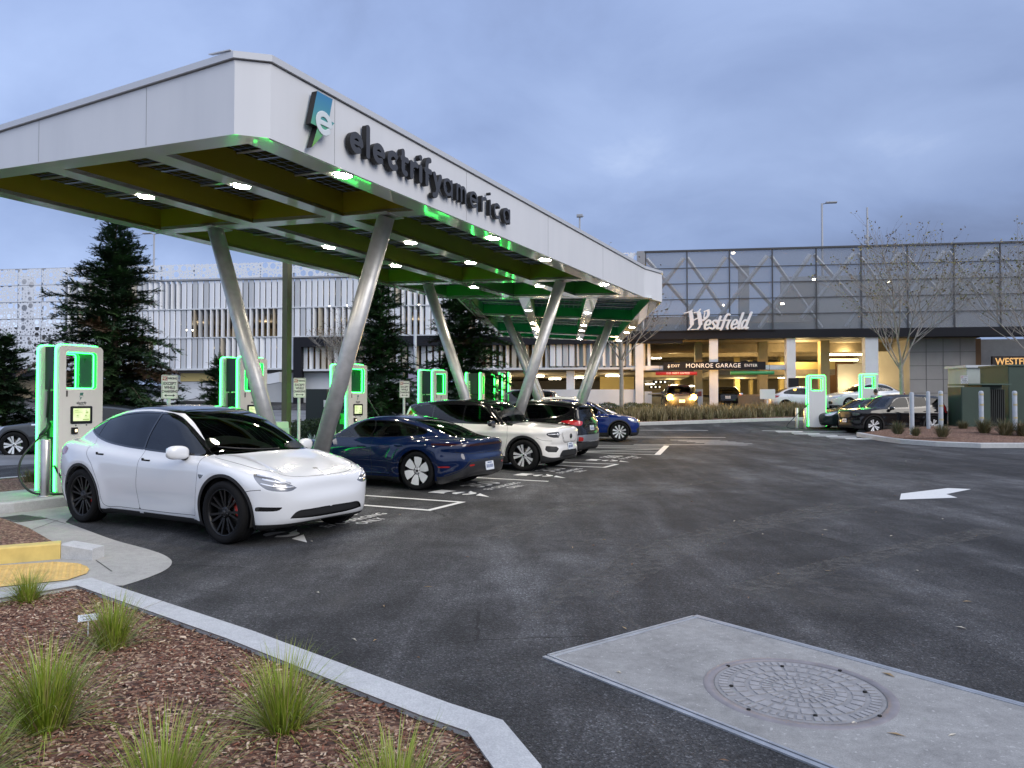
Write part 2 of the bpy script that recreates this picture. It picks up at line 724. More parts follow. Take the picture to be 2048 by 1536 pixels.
# ================================================================ ground, markings, kerbs
def m_asphalt():
 t = NT('asphalt')
 v = t.coord('Object')
 big = t.noise(v, .20, 4, .6, .6)
 mid = t.noise(v, 1.5, 6, .7, .3)
 # long wear streaks along the drive aisle
 vs = t.coord('Object', (.9, .16, 1), rot=(0, 0, -AX - 1.25))
 streak = t.noise(vs, 1.3, 6, .66, .4)
 a = t.math('ADD', t.math('MULTIPLY', big, .34), t.math('ADD', t.math('MULTIPLY', mid, .26), t.math('MULTIPLY', streak, .40)))
 base = t.ramp(a, [(.39, (.017, .0172, .0183)), (.46, (.031, .0314, .0332)), (.52, (.053, .0534, .056)), (.60, (.105, .106, .110))])
 # crushed stone: coarse and fine grains of different greys
 st = t.new('ShaderNodeTexVoronoi')
 st.inputs['Scale'].default_value = 105
 t.l.new(v, st.inputs['Vector'])
 sc = t.new('ShaderNodeSeparateColor')
 t.l.new(st.outputs['Color'], sc.inputs[0])
 grain = t.ramp(sc.outputs[0], [(.0, (.5,) * 3), (.55, (.95,) * 3), (.88, (1.25,) * 3), (1.0, (2.6,) * 3)])
 c = t.mix(1.0, base, grain, 'MULTIPLY')
 fine = t.noise(v, 38, 3, .75)
 c = t.mix(1.0, c, t.ramp(fine, [(.32, (.62,) * 3), (.68, (1.36,) * 3)]), 'MULTIPLY')
 # hair cracks, dried run-off and dust
 wv = t.new('ShaderNodeMix', data_type='RGBA')
 wv.inputs[0].default_value = .22
 t.l.new(v, wv.inputs[6])
 t.l.new(t.noise(v, 1.1, 5, .7, out='Color'), wv.inputs[7])
 ck = t.new('ShaderNodeTexVoronoi', feature='DISTANCE_TO_EDGE')
 ck.inputs['Scale'].default_value = .42
 t.l.new(wv.outputs[2], ck.inputs['Vector'])
 crk = t.math('LESS_THAN', ck.outputs['Distance'], .0035)
 where = t.ramp(t.noise(v, .33, 2, .5), [(.52, (0,) * 3), (.56, (1,) * 3)])
 c = t.mix(t.math('MULTIPLY', t.math('MULTIPLY', crk, where), .8), c, (.012, .012, .013))
 run = t.noise(v, .8, 6, .7, 1.4)
 rr = t.ramp(run, [(.488, (0,) * 3), (.5, (1,) * 3), (.512, (0,) * 3)])
 patch = t.ramp(t.noise(v, .16, 2, .5), [(.50, (0,) * 3), (.62, (1,) * 3)])
 c = t.mix(t.math('MULTIPLY', t.math('MULTIPLY', rr, patch), .38), c, (.15, .14, .125))
 dust = t.ramp(t.noise(v, .5, 5, .7, .8), [(.55, (0,) * 3), (.72, (1,) * 3)])
 c = t.mix(t.math('MULTIPLY', dust, .25), c, (.11, .105, .095))
 t.set(Base_Color=c, Roughness=.86)
 t.bsdf.inputs['Specular IOR Level'].default_value = .35
 t.bump(t.math('ADD', t.math('MULTIPLY', st.outputs['Distance'], .8), t.math('MULTIPLY', fine, .8)), .8, .008)
 return t.m
def m_concrete(name, lo, hi, spots=.0):
 t = NT(name)
 v = t.coord('Object')
 a = t.math('ADD', t.math('MULTIPLY', t.noise(v, 1.6, 6, .72, .5), .60), t.math('MULTIPLY', t.noise(v, 13, 5, .72), .45))
 c = t.ramp(a, [(.32, lo), (.66, hi)])
 f = t.noise(v, 140, 2, .6)
 c = t.mix(1.0, c, t.ramp(f, [(.35, (.84,) * 3), (.65, (1.1,) * 3)]), 'MULTIPLY')
 if spots:
  sp = t.ramp(t.noise(v, 30, 3, .7), [(.62, (0,) * 3), (.68, (1,) * 3)])
  c = t.mix(t.math('MULTIPLY', sp, spots), c, tuple(x * 1.5 for x in hi))
 t.set(Base_Color=c, Roughness=.85)
 t.bump(t.math('ADD', f, t.noise(v, 30, 3, .6)), .25, .004)
 return t.m
def m_paint(name, color):
 """worn road paint: thin enough in places that the asphalt shows"""
 t = NT(name)
 v = t.coord('Object')
 w = t.noise(v, 22, 6, .75)
 g = t.noise(v, 120, 2, .6)
 k = t.ramp(t.math('ADD', t.math('MULTIPLY', w, .65), t.math('MULTIPLY', g, .35)), [(.33, (0,) * 3), (.43, (1,) * 3)])
 k = t.math('MULTIPLY', k, .92)
 t.set(Base_Color=t.mix(k, (.08, .08, .083), color), Roughness=.6)
 t.bump(g, .2, .003)
 return t.m
def m_mulch():
 t = NT('bark_mulch')
 v = t.coord('Object', (1, 1, 1))
 cell = t.voronoi(t.coord('Object', (38, 60, 40)), 1.0, out='Color')
 sp = t.new('ShaderNodeSeparateColor')
 t.l.new(cell, sp.inputs[0])
 c = t.ramp(sp.outputs[0], [(0, (.035, .018, .012)), (.35, (.12, .056, .036)), (.7, (.23, .115, .072)), (1, (.46, .32, .22))])
 t.set(Base_Color=c, Roughness=.9)
 t.bump(t.voronoi(t.coord('Object', (38, 60, 40)), 1.0), 1.0, .02)
 return t.m
M_ASPHALT = m_asphalt()
M_CONC = m_concrete('kerb_concrete', (.36, .365, .37), (.52, .525, .52))
M_GUTTER = m_concrete('gutter_concrete', (.26, .255, .24), (.40, .39, .36))
M_PAD = m_concrete('pad_concrete', (.17, .168, .163), (.325, .322, .312), .6)
M_WPAINT = m_paint('white_road_paint', (.72, .72, .70))
M_YPAINT = mat('yellow_paint', (.60, .45, .14), .6, vary=.12, vscale=7, bump=.1)
M_MULCH = m_mulch()
M_STREET = mat('street_asphalt', (.17, .175, .185), .8, vary=.25, vscale=.8, bump=.2)
M_REDK = mat('red_kerb_paint', (.22, .05, .045), .7, vary=.3)
# one sheet of ground to the horizon, finer where the lot rises
def build_ground():
 xs = sorted(set([-900, -400, -200, -120, -90, -70, -55] + list(range(-46, 47, 4)) + [55, 70, 90, 120, 200, 400, 900]))
 ys = sorted(set([-600, -200, -80, -40, -20, -10, 0, 8, 16] + list(range(20, 56, 2)) + [60, 75, 100, 150, 300, 700, 1500]))
 mb = MB()
 vs = [(x, y, ground_z(x, y)) for y in ys for x in xs]
 n = len(xs)
 fs = [(j * n + i, j * n + i + 1, (j + 1) * n + i + 1, (j + 1) * n + i) for j in range(len(ys) - 1) for i in range(n - 1)]
 mb.m(0, True).add(vs, fs)
 g = mb.build('ground', M_ASPHALT)
 g['kind'] = 'structure'
build_ground()
def sheet(mb, pts, z=.004):
 """flat polygon laid on the ground; pts are world (x, y)"""
 b = [(p[0], p[1], ground_z(p[0], p[1]) + z) for p in pts]
 mb.add(b, [tuple(range(len(b)))], False)
def uvp(u, v):
 p = P(u, v)
 return (p.x, p.y)
def lot_line(mb, a, b, w=.1, z=.004):
 a, b = Vector(a), Vector(b)
 d = (b - a).normalized()
 n = Vector((-d.y, d.x)) * w / 2
 sheet(mb, [a + n, a - n, b - n, b + n], z)
def kerb_run(name, line, w, h, m, z0=0.0, joints=1.6, closed=False, bury=.1, kind='structure'):
 """kerb stones along a polyline (outer edge first); small gaps mark the joints"""
 mb = MB()
 pts = [Vector(p) for p in line]
 if closed:
  pts = pts + [pts[0]]
 for i in range(len(pts) - 1):
  a, b = pts[i], pts[i + 1]
  d = b - a
  L = d.length
  d.normalize()
  def nrm(k):
   # mitred inward normal at vertex k
   ns = []
   if k > 0:
    e = (pts[k] - pts[k - 1]).normalized()
    ns.append(Vector((-e.y, e.x)))
   elif closed:
    e = (pts[0] - pts[-2]).normalized()
    ns.append(Vector((-e.y, e.x)))
   if k < len(pts) - 1:
    e = (pts[k + 1] - pts[k]).normalized()
    ns.append(Vector((-e.y, e.x)))
   elif closed:
    e = (pts[1] - pts[0]).normalized()
    ns.append(Vector((-e.y, e.x)))
   m_ = sum(ns, Vector((0, 0))).normalized()
   return m_ / max(.3, m_.dot(ns[0]))
  na, nb = nrm(i), nrm(i + 1)
  k = max(1, int(round(L / joints)))
  for q in range(k):
   t0, t1 = q / k, (q + 1) / k
   e0 = .014 / L if q > 0 else .0
   e1 = .0 if q < k - 1 else .0
   p0, p1 = a + (b - a) * (t0 + e0), a + (b - a) * (t1 - e1)
   n0, n1 = na.lerp(nb, t0) * w, na.lerp(nb, t1) * w
   g0, g1 = ground_z(*p0) + z0, ground_z(*p1) + z0
   c = .02
   sec = lambda p, n, g: [(p.x, p.y, g - bury), (p.x, p.y, g + h - c), (p.x + n.x * c / w, p.y + n.y * c / w, g + h), (p.x + n.x * (1 - c / w), p.y + n.y * (1 - c / w), g + h), (p.x + n.x, p.y + n.y, g + h - c), (p.x + n.x, p.y + n.y, g - bury)]
   s0, s1 = sec(p0, n0, g0), sec(p1, n1, g1)
   mb.m(0, False).add(s0 + s1, [(j, 6 + j, 7 + j, j + 1) for j in range(5)] + [tuple(range(6)), tuple(reversed(range(6, 12)))])
 o = mb.build(name, m, fix=True)
 o['kind'] = kind
 return o
def raised(name, poly, h, m, sub=0, kind='structure', bumpy=0.0, seed=1):
 mb = MB()
 n = len(poly)
 z = [ground_z(*p) for p in poly]
 top = [(p[0], p[1], z[i] + h) for i, p in enumerate(poly)]
 mb.add(top, [tuple(range(n))], False)
 o = mb.build(name, m)
 if sub:
  bm = bmesh.new()
  bm.from_mesh(o.data)
  bmesh.ops.triangulate(bm, faces=bm.faces)
  for _ in range(sub):
   bmesh.ops.subdivide_edges(bm, edges=bm.edges, cuts=1, use_grid_fill=True)
  rn = random.Random(seed)
  for v_ in bm.verts:
   if not v_.is_boundary:
    v_.co.z += rn.uniform(-1, 1) * bumpy
  bm.to_mesh(o.data)
  bm.free()
  o.data.polygons.foreach_set('use_smooth', [True] * len(o.data.polygons))
 o['kind'] = kind
 return o
# ---- stall markings: one painted sheet per mark
STALLS = [(5.95, 9.44), (10.41, 13.82), (13.82, 17.27), (18.26, 21.9)]
def mark(name, fn):
 mb = MB()
 fn(mb)
 o = mb.build(name, M_WPAINT)
 o['kind'] = 'structure'
 return o
def hairpin(mb, u0, u1, ve=-5.95, vb=-11.1):
 w = .1
 lot_line(mb, uvp(u0, vb), uvp(u0, ve), w)
 lot_line(mb, uvp(u1, vb), uvp(u1, ve), w)
 lot_line(mb, uvp(u0 + .05, ve - .05), uvp(u1 - .05, ve - .05), w)
mark('stall_marking', lambda mb: hairpin(mb, 9.44, 10.41))
mark('stall_marking', lambda mb: lot_line(mb, uvp(13.82, -11.1), uvp(13.82, -5.97), .1))
mark('stall_marking', lambda mb: hairpin(mb, 17.27, 18.26))
A2 = rad(3.7)
U2 = Vector((math.sin(A2), math.cos(A2), 0))
V2 = Vector((math.cos(A2), -math.sin(A2), 0))
def P2(u, v, z=0.0):
 return U2 * u + V2 * v + Vector((0, 0, z))
def aisle(mb):
 # hatched access aisle where the row bends
 a, b = Vector(uvp(21.9, -5.95)), Vector(uvp(25.9, -6.7))
 a2, b2 = Vector(uvp(21.9, -10.6)), Vector(uvp(23.4, -11.8))
 lot_line(mb, a2, a, .1)
 lot_line(mb, b2, b, .1)
 lot_line(mb, a, b, .18)
 for t in (.3, .62):
  lot_line(mb, a.lerp(b, t), a2.lerp(a, .25 + t * .2), .1)
  lot_line(mb, b.lerp(a, t * .5), a2.lerp(b2, .7), .1)
mark('stall_marking', aisle)
def far_lines(mb):
 for du in (27.0, 30.6, 34.2):
  p, q = P2(du, 2.6), P2(du, 6.6)
  lot_line(mb, (p.x, p.y), (q.x, q.y), .1)
 for k in range(5):
  p, q = P2(27.6 + .4 * k, 5.2 - .25 * k), P2(27.6 + .4 * k, 6.9 - .2 * k)
  lot_line(mb, (p.x, p.y), (q.x, q.y), .09)
mark('stall_marking', far_lines)
def bolt_symbol(mb, u, v, s=1.0):
 """stencilled bolt with a round letter across its middle; top points to the charger"""
 def q(pts):
  sheet(mb, [uvp(u + a * s, v - b * s) for a, b in pts])
 arcp = lambda r, a, b, n=10, cx=0.0, cy=0.0: [(cx + r * math.cos(rad(a + (b - a) * k / n)), cy + r * math.sin(rad(a + (b - a) * k / n))) for k in range(n + 1)]
 q([(-.17, .62), (.30, .62)] + arcp(.33, 50, 125))
 q(arcp(.17, 5, 175, 12, 0, .03))
 o_, i_ = arcp(.20, 195, 345, 14, .02, -.03), arcp(.10, 345, 195, 14, .02, -.01)
 q(o_ + [(.36, .05)] + i_)
 q([(-.16, -.34), (.12, -.27), (-.26, -.66)])
for u0, u1 in STALLS:
 mark('stall_symbol', lambda mb: bolt_symbol(mb, u0 + 1.0, -6.55, 1.0))
 for txt, sz, dv, du, sy in (('350', .62, -6.9, 2.35, 1.1), ('EV CHARGING', .2, -6.42, 2.3, 1.2), ('ONLY', .2, -6.16, 2.3, 1.2)):
  t = text_mesh(txt, sz, 0, 'stall_lettering', M_WPAINT, offset=.012 * sz, sy=sy)
  p = P(u0 + du, dv, .0045)
  orient(t, p, U, -V)
  t['kind'] = 'structure'
def arrow(mb):
 a, b = Vector((6.36, 12.33)), Vector((8.85, 14.0))
 # head at the left end, shaft to the right
 d = (b - a).normalized()
 n = Vector((-d.y, d.x))
 q = lambda f, s: a + d * f + n * s
 sheet(mb, [q(0, 0), q(.95, -.62), q(.95, -.2), q(.95, .2), q(.95, .62)])
 sheet(mb, [q(.95, -.2), q(2.5, -.16), q(2.5, .16), q(.95, .2)])
def arrow2(mb):
 pts = []
 for x, y in ((1797, 999), (1800, 987), (1893, 976), (1940, 978), (1890, 988), (1912, 995)):
  z = 1.63 * 1500 / (y - 800)
  pts.append(((x - 1024) / 1500 * z, z))
 sheet(mb, [pts[0], pts[5], pts[4], pts[3], pts[2], pts[1]])
mark('direction_arrow', arrow2)
# ---- charger island: kerb, concrete strip, mulch behind
ISL_V = -11.25
isl = [(4.4, ISL_V - .9), (6.6, ISL_V - .02), (7.6, ISL_V), (19.8, ISL_V), (22.0, ISL_V - .5)]
line = [Vector(uvp(*p)) for p in isl] + [Vector(P2(26.5, -2.2).xy), Vector(P2(40, -2.2).xy)]
kerb_run('kerb', line, .16, .15, M_CONC, joints=1.1)
inner = [Vector(uvp(u, v - .16)) for u, v in isl] + [Vector(P2(26.5, -2.36).xy), Vector(P2(40, -2.36).xy)]
back = [Vector(P2(40, -3.9).xy), Vector(P2(26.5, -3.9).xy), Vector(uvp(21.5, -13.3)), Vector(uvp(19.8, -12.9)), Vector(uvp(7.4, -12.75)), Vector(uvp(3.9, -13.3))]
raised('pavement', [tuple(p) for p in inner + back], .146, M_GUTTER)
bed = [Vector(uvp(3.9, -13.3)), Vector(uvp(7.4, -12.75)), Vector(uvp(19.8, -12.9)), Vector(uvp(21.5, -13.3)), Vector(P2(26.5, -3.9).xy), Vector(P2(40, -3.9).xy),
 Vector(P2(40, -5.2).xy), Vector(P2(26, -5.4).xy), Vector(uvp(20, -15.2)), Vector(uvp(9, -14.9)), Vector(uvp(3, -15.4))]
raised('planting_soil', [tuple(p) for p in bed], .13, M_MULCH)
kerb_run('kerb', [Vector(uvp(3, -15.55)), Vector(uvp(9, -15.05)), Vector(uvp(20, -15.35)), Vector(P2(26, -5.55).xy), Vector(P2(40, -5.35).xy)], -.15, .15, M_CONC, joints=3)
# street behind the chargers
st = MB()
sheet(st, [(-60, 12), (-14.2, 17.5), (-9.0, 21.5), (-4.6, 30), (-4.5, 44), (-60, 50)], .003)
s_o = st.build('road', M_STREET)
s_o['kind'] = 'structure'
for a, b, w in (((-30, 16.2), (-13.2, 19.0), .12), ((-13.2, 19.0), (-9.5, 22.5), .12), ((-34, 24.5), (-12, 27), .12), ((-36, 19.5), (-16, 21.2), .1), ((-9.2, 24.5), (-7.2, 34), .12)):
 mark('lane_line', lambda mb: lot_line(mb, a, b, w, .007))
# ---- near corner: concrete apron, drain, ramp, yellow kerb
ap = MB()
apron_px = [(0, 1028), (77, 1018), (134, 1012), (160, 1020), (134, 1044), (175, 1059), (234, 1080), (300, 1098), (331, 1109), (347, 1122), (337, 1137), (297, 1155), (250, 1170), (170, 1168), (0, 1200)]
def px_ground(x, y, z=0.0):
 d = (CAM_H - z) * 1500 / (y - 800)
 return ((x - 1024) / 1500 * d, d)
_ac = catmull([px_ground(*p) + ((1,) if i in (0, 1, 2, 3, 4) else ()) for i, p in enumerate(apron_px[:13])], 6)
sheet(ap, [(-9.5, 10.35)] + [tuple(p) for p in _ac] + [px_ground(*p) for p in apron_px[13:]] + [(-5.5, 5.0), (-9.5, 7.5)], .004)
o = ap.build('concrete_apron', M_GUTTER)
o['kind'] = 'structure'
# gutter joints, a drain grate and an asphalt fillet by the wheel
jt = MB()
for a, b in (((0, 1050), (160, 1098)), ((80, 1032), (135, 1047)), ((196, 1120), (228, 1142)), ((120, 1040), (60, 1062))):
 lot_line(jt, px_ground(*a), px_ground(*b), .012, .0065)
o = jt.build('apron_joint', mat('joint_dark', (.08, .078, .07), .9))
o['kind'] = 'structure'
def drain():
 r = empty('drain_grate', (*px_ground(45, 1037), .0), rad(-30), 'small dark drain grate set in the concrete gutter near the first charger', 'drain grate')
 mb = MB()
 for s in (-1, 1):
  mb.box((0, s * .17, .008), (.62, .03, .012))
  mb.box((s * .3, 0, .008), (.03, .32, .012))
 mb.build('frame', mat('cast_iron', (.09, .085, .08), .6, metal=.3), r)
 mb = MB()
 mb.box((0, 0, .0068), (.57, .31, .002))
 for k in range(9):
  mb.box((-.25 + .0625 * k, 0, .0105), (.03, .31, .006))
 mb.build('grating', mat('grating_dark', (.05, .048, .045), .7), r)
drain()
# small raised mulch bed at the left edge with its yellow-painted kerb
bedpoly = [(-9.5, 9.6), px_ground(0, 1044, .0), px_ground(60, 1066, .0), px_ground(112, 1086, .06), px_ground(122, 1092, .1), px_ground(0, 1100, .12), (-9.0, 6.9)]
raised('planting_soil', bedpoly, .075, M_MULCH)
def solid_kerb(name, a, b, w, h, m, taper=1.0, lab=None):
 a, b = Vector(a), Vector(b)
 d = (b - a).normalized()
 n = Vector((-d.y, d.x)) * w
 mb = MB()
 h1 = h * taper
 vs = [(a.x, a.y, -.05), (a.x, a.y, h - .015), (a.x + n.x * .1, a.y + n.y * .1, h), (a.x + n.x, a.y + n.y, h), (a.x + n.x, a.y + n.y, -.05)]
 vs += [(b.x, b.y, -.05), (b.x, b.y, h1 - .015), (b.x + n.x * .1, b.y + n.y * .1, h1), (b.x + n.x, b.y + n.y, h1), (b.x + n.x, b.y + n.y, -.05)]
 mb.add(vs, [(i, 5 + i, 6 + i, i + 1) for i in range(4)] + [(4, 3, 2, 1, 0), (5, 6, 7, 8, 9)], False)
 o = mb.build(name, m, fix=True)
 o['kind'] = 'structure'
 return o
yb, ye = Vector(px_ground(0, 1128)), Vector(px_ground(125, 1117))
yd = (ye - yb).normalized()
solid_kerb('kerb', yb - yd * 3, ye, .16, .165, M_YPAINT)
solid_kerb('kerb', ye + yd * .004, Vector(px_ground(188, 1120)), .17, .16, M_CONC, .75)
def tactile():
 a, b, c, d = (px_ground(*q) for q in ((-300, 1150), (118, 1124), (183, 1139), (140, 1160)))
 mb = MB()
 pts = [a, b, px_ground(160, 1127), px_ground(178, 1133), c, px_ground(178, 1147), d, px_ground(-300, 1205)]
 sheet(mb, pts, .012)
 poly = np.array(pts)
 y_d = yd
 n = Vector((-y_d.y, y_d.x))
 seg = 6
 for i in range(60):
  for j in range(14):
   p = Vector(b) + y_d * (.5 - .06 * i) - n * (.04 + .06 * j)
   if poly_sdf(np.array([p.x]), np.array([p.y]), poly)[0] > -.02:
    continue
   mb.m(0, True)
   vs = [(p.x + .022 * math.cos(k * 1.047), p.y + .022 * math.sin(k * 1.047), .0125) for k in range(seg)] + [(p.x + .014 * math.cos(k * 1.047), p.y + .014 * math.sin(k * 1.047), .0215) for k in range(seg)]
   mb.add(vs, [(k, (k + 1) % seg, seg + (k + 1) % seg, seg + k) for k in range(seg)] + [tuple(range(seg, 2 * seg))])
 t = mb.build('tactile_ramp', mat('tactile_yellow', (.58, .39, .13), .75, vary=.22, vscale=6))
 t['kind'] = 'structure'
tactile()
# foreground bed
KB = [(-3.97 - 2.2, 5.84 - 1.75), (-3.97, 5.90), (-3.56, 6.36), (-1.70, 4.91), (-.98, 4.30), (-.33, 3.75), (-.06, 3.55), (.10, 3.12), (.16, 2.4), (.1, .8)]
kerb_run('kerb', [Vector(p) for p in KB], -.15, .125, M_CONC, joints=1.35)
def inset_line(line, w):
 pts = [Vector(p) for p in line]
 out = []
 for k in range(len(pts)):
  ns = []
  if k > 0:
   e = (pts[k] - pts[k - 1]).normalized()
   ns.append(Vector((e.y, -e.x)))
  if k < len(pts) - 1:
   e = (pts[k + 1] - pts[k]).normalized()
   ns.append(Vector((e.y, -e.x)))
  m_ = sum(ns, Vector((0, 0))).normalized()
  out.append(pts[k] + m_ / max(.3, m_.dot(ns[0])) * w)
 return out
KIN = inset_line(KB, .145)
BED = [tuple(p) for p in KIN] + [(.0, -2.5), (-7, -2.5), (-8, 2.6)]
raised('planting_soil', BED, .085, M_MULCH)
def chips():
 """loose bark chips over the near bed"""
 rn = random.Random(4)
 poly = np.array(BED)
 mats_ = [mat('bark_dark', (.10, .042, .027), .9), mat('bark_red', (.22, .088, .052), .85), mat('bark_brown', (.195, .105, .07), .85), mat('bark_tan', (.40, .27, .18), .8), mat('bark_pale', (.58, .45, .33), .8)]
 N = 62000
 xs = np.array([rn.uniform(-5.2, .15) for _ in range(N)])
 ys = np.array([1.2 + 5.1 * rn.random() ** 1.15 for _ in range(N)])
 ins = poly_sdf(xs, ys, poly) < -.01
 mb = MB()
 for x, y in zip(xs[ins], ys[ins]):
  if y < 1.5 or abs(x) > y * .75 + .3:
   continue
  L = rn.uniform(.008, .028) * (1.0 if rn.random() < .94 else 1.8)
  w = L * rn.uniform(.22, .55)
  h = rn.uniform(.002, .006)
  a, tx, ty = rn.uniform(0, 6.28), rn.gauss(0, .28), rn.gauss(0, .28)
  R = Euler((tx, ty, a)).to_matrix()
  z = .088 + rn.uniform(0, .016)
  mb.m(rn.choices(range(5), (3, 3, 4, 3.4, 1.3))[0])
  k = rn.uniform(.4, .9)
  vs = [R @ Vector(p) + Vector((x, y, z)) for p in ((-L / 2, -w / 2 * k, -h / 2), (L / 2, -w / 2, -h / 2), (L / 2 * k, w / 2, -h / 2), (-L / 2, w / 2 * k, -h / 2), (-L / 2 * k, -w / 2 * k, h / 2), (L / 2 * .9, -w / 2 * .8, h / 2), (L / 2 * k, w / 2 * .7, h / 2), (-L / 2 * .9, w / 2 * k, h / 2))]
  mb.add(vs, [(4, 5, 6, 7), (0, 1, 5, 4), (1, 2, 6, 5), (2, 3, 7, 6), (3, 0, 4, 7)], False)
 o = mb.build('bark_chips', mats_)
 o['kind'] = 'stuff'
chips()
# ---- concrete pad with its round cover
PA, PB = Vector((1.36, 5.67)), Vector((.23, 4.81))
PD = Vector((1.36, -1.67)).normalized()
pad = MB()
q = [PA, PB, PB + PD * 4.6, PA + PD * 4.6]
sheet(pad, q, .006)
o = pad.build('utility_pad', M_PAD)
o['kind'] = 'structure'
ed = MB()
M_EDGE = mat('galvanised_edge', (.36, .38, .41), .5, metal=.5, vary=.2, vscale=8)
for a, b, s in ((PA, PA + PD * 4.6, 1), (PB, PB + PD * 4.6, -1), (PA, PB, 0)):
 d = (b - a).normalized()
 n = Vector((-d.y, d.x))
 L = (b - a).length
 c = (a + b) / 2
 for off, w_, z_ in ((0, .018, .011), (.034, .03, .009)):
  pos = c + n * (off if s >= 0 else -off)
  ed.box((pos.x, pos.y, z_ - .006), (L, w_, .012), math.atan2(d.y, d.x))
o = ed.build('pad_edge_strip', M_EDGE)
o['kind'] = 'structure'
def manhole():
 c = px_ground(1590, 1377)
 r = empty('manhole_cover', (c[0], c[1], .006), rad(20), 'large round cast iron manhole cover with ring pattern on the concrete pad', 'manhole cover')
 M_FE = mat('cover_iron', (.25, .245, .245), .65, metal=.1, vary=.2, vscale=14, bump=.1, bscale=90)
 M_FE2 = mat('cover_frame_iron', (.23, .215, .225), .6, metal=.2, vary=.15, vscale=10)
 M_FE3 = mat('cover_iron_worn', (.29, .285, .29), .6, metal=.1, vary=.2, vscale=14)
 mb = MB()
 mb.m(0, False).lathe([(.455, 0), (.455, .006), (.505, .006), (.512, 0)], 64)
 mb.build('frame', M_FE2, r)
 mb = MB()
 mb.m(0, False).lathe([(0, .003), (.448, .003)], 64)
 h0, h1 = .003, .0075
 def arc_block(r0, r1, a0, a1):
  n = max(2, int((a1 - a0) / 6))
  vs = []
  for k in range(n + 1):
   t = rad(a0 + (a1 - a0) * k / n)
   for rr in (r0, r1):
    vs.append((rr * math.cos(t), rr * math.sin(t), h1))
  m_ = len(vs)
  vs += [(x, y, h0) for x, y, z in vs]
  fs = []
  for k in range(n):
   i = 2 * k
   fs.append((i, i + 1, i + 3, i + 2))
   fs.append((i, i + 2, m_ + i + 2, m_ + i))
   fs.append((i + 1, m_ + i + 1, m_ + i + 3, i + 3))
  fs += [(0, m_, m_ + 1, 1), (2 * n, 2 * n + 1, m_ + 2 * n + 1, m_ + 2 * n)]
  mb.m(1).add(vs, fs, False)
 for k in range(60):
  if k % 15 < 14:
   arc_block(.375, .425, k * 6 + .8, k * 6 + 4.6)
 for k in range(28):
  if k % 7 != 0:
   arc_block(.285, .345, k * 360 / 28 + 1.2, (k + 1) * 360 / 28 - 2.0)
 for k in range(4):
  arc_block(.27, .35, k * 90 + 1, k * 90 + 12)
 for k in range(22):
  if k % 11 != 0:
   arc_block(.205, .255, k * 360 / 22 + 1.6, (k + 1) * 360 / 22 - 2.6)
 for k in range(30):
  arc_block(.145, .19, k * 12 + 1.6, k * 12 + 8)
 for k in range(12):
  if k % 6:
   arc_block(.085, .13, k * 30 + 3, k * 30 + 24)
 for k in range(6):
  arc_block(.02, .07, k * 60 + 8, k * 60 + 50)
 mb.build('cover', [M_FE, M_FE3], r)
 pk = MB()
 for k in range(8):
  t = rad(18 + 45 * k)
  rr = .36 if k % 2 else .46
  pk.m(0).lathe([(0, .0105), (.011, .0105), (.011, .003)], 10, 'z', (rr * math.cos(t), rr * math.sin(t), 0))
 pk.build('pick_hole', mat('hole_black', (.005, .005, .005), .9), r)
manhole()
def leaf_litter():
 rn = random.Random(77)
 mb = MB()
 ms = [mat('litter_pale', (.55, .50, .40), .7), mat('litter_brown', (.16, .09, .05), .8), mat('litter_tan', (.34, .24, .13), .8)]
 for _ in range(70):
  y = 3.2 + 20 * rn.random() ** 2
  x = rn.uniform(-.28, .62) * y
  if poly_sdf(np.array([x]), np.array([y]), np.array(BED))[0] < .2:
   continue
  L, w, a = rn.uniform(.015, .05), rn.uniform(.005, .014), rn.uniform(0, 6.28)
  d, n = Vector((math.cos(a), math.sin(a), 0)), Vector((-math.sin(a), math.cos(a), 0))
  p = Vector((x, y, ground_z(x, y) + .009))
  k = Vector((0, 0, rn.uniform(.002, .010)))
  mb.m(rn.choices((0, 1, 2), (2, 4, 3))[0]).add([p - d * L, p - n * w + k, p + d * L, p + n * w + k], [(0, 1, 2), (0, 2, 3)], False)
 o = mb.build('leaf_litter', ms)
 o['kind'] = 'stuff'
leaf_litter()
def dust_traces():
 """pale dried water lines left on the asphalt"""
 t = NT('dust_trace')
 v = t.coord('Object')
 k = t.ramp(t.noise(v, 9, 5, .75), [(.42, (0,) * 3), (.62, (1,) * 3)])
 tr = t.new('ShaderNodeBsdfTransparent')
 mx = t.new('ShaderNodeMixShader')
 t.set(Base_Color=(.16, .152, .14), Roughness=.9)
 t.l.new(t.math('MULTIPLY', k, .42), mx.inputs[0])
 t.l.new(tr.outputs[0], mx.inputs[1])
 t.l.new(t.bsdf.outputs[0], mx.inputs[2])
 t.l.new(mx.outputs[0], t.out.inputs['Surface'])
 mb = MB()
 for w, pts in ((.045, ((1275, 1085), (1232, 1118), (1222, 1150), (1246, 1163), (1250, 1180), (1218, 1196), (1238, 1218), (1300, 1275))), (.04, ((1226, 1130), (1192, 1162), (1186, 1196))), (.12, ((1185, 1148), (1130, 1188), (1062, 1235))),
    (.5, ((1420, 960), (1200, 1000), (980, 1075))), (.6, ((1700, 1010), (1400, 1075), (1150, 1190))), (.35, ((1980, 1060), (1700, 1120), (1480, 1180)))):
  line = catmull([px_ground(*p) for p in pts], 8)
  n = len(line)
  for i in range(n - 1):
   d = Vector(line[i + 1]) - Vector(line[i])
   nn = Vector((-d.y, d.x)).normalized() * w / 2
   a, b = Vector(line[i]), Vector(line[i + 1])
   sheet(mb, [a + nn, a - nn, b - nn, b + nn], .0035)
 o = mb.build('dust_trace', t.m)
 o['kind'] = 'structure'
dust_traces()
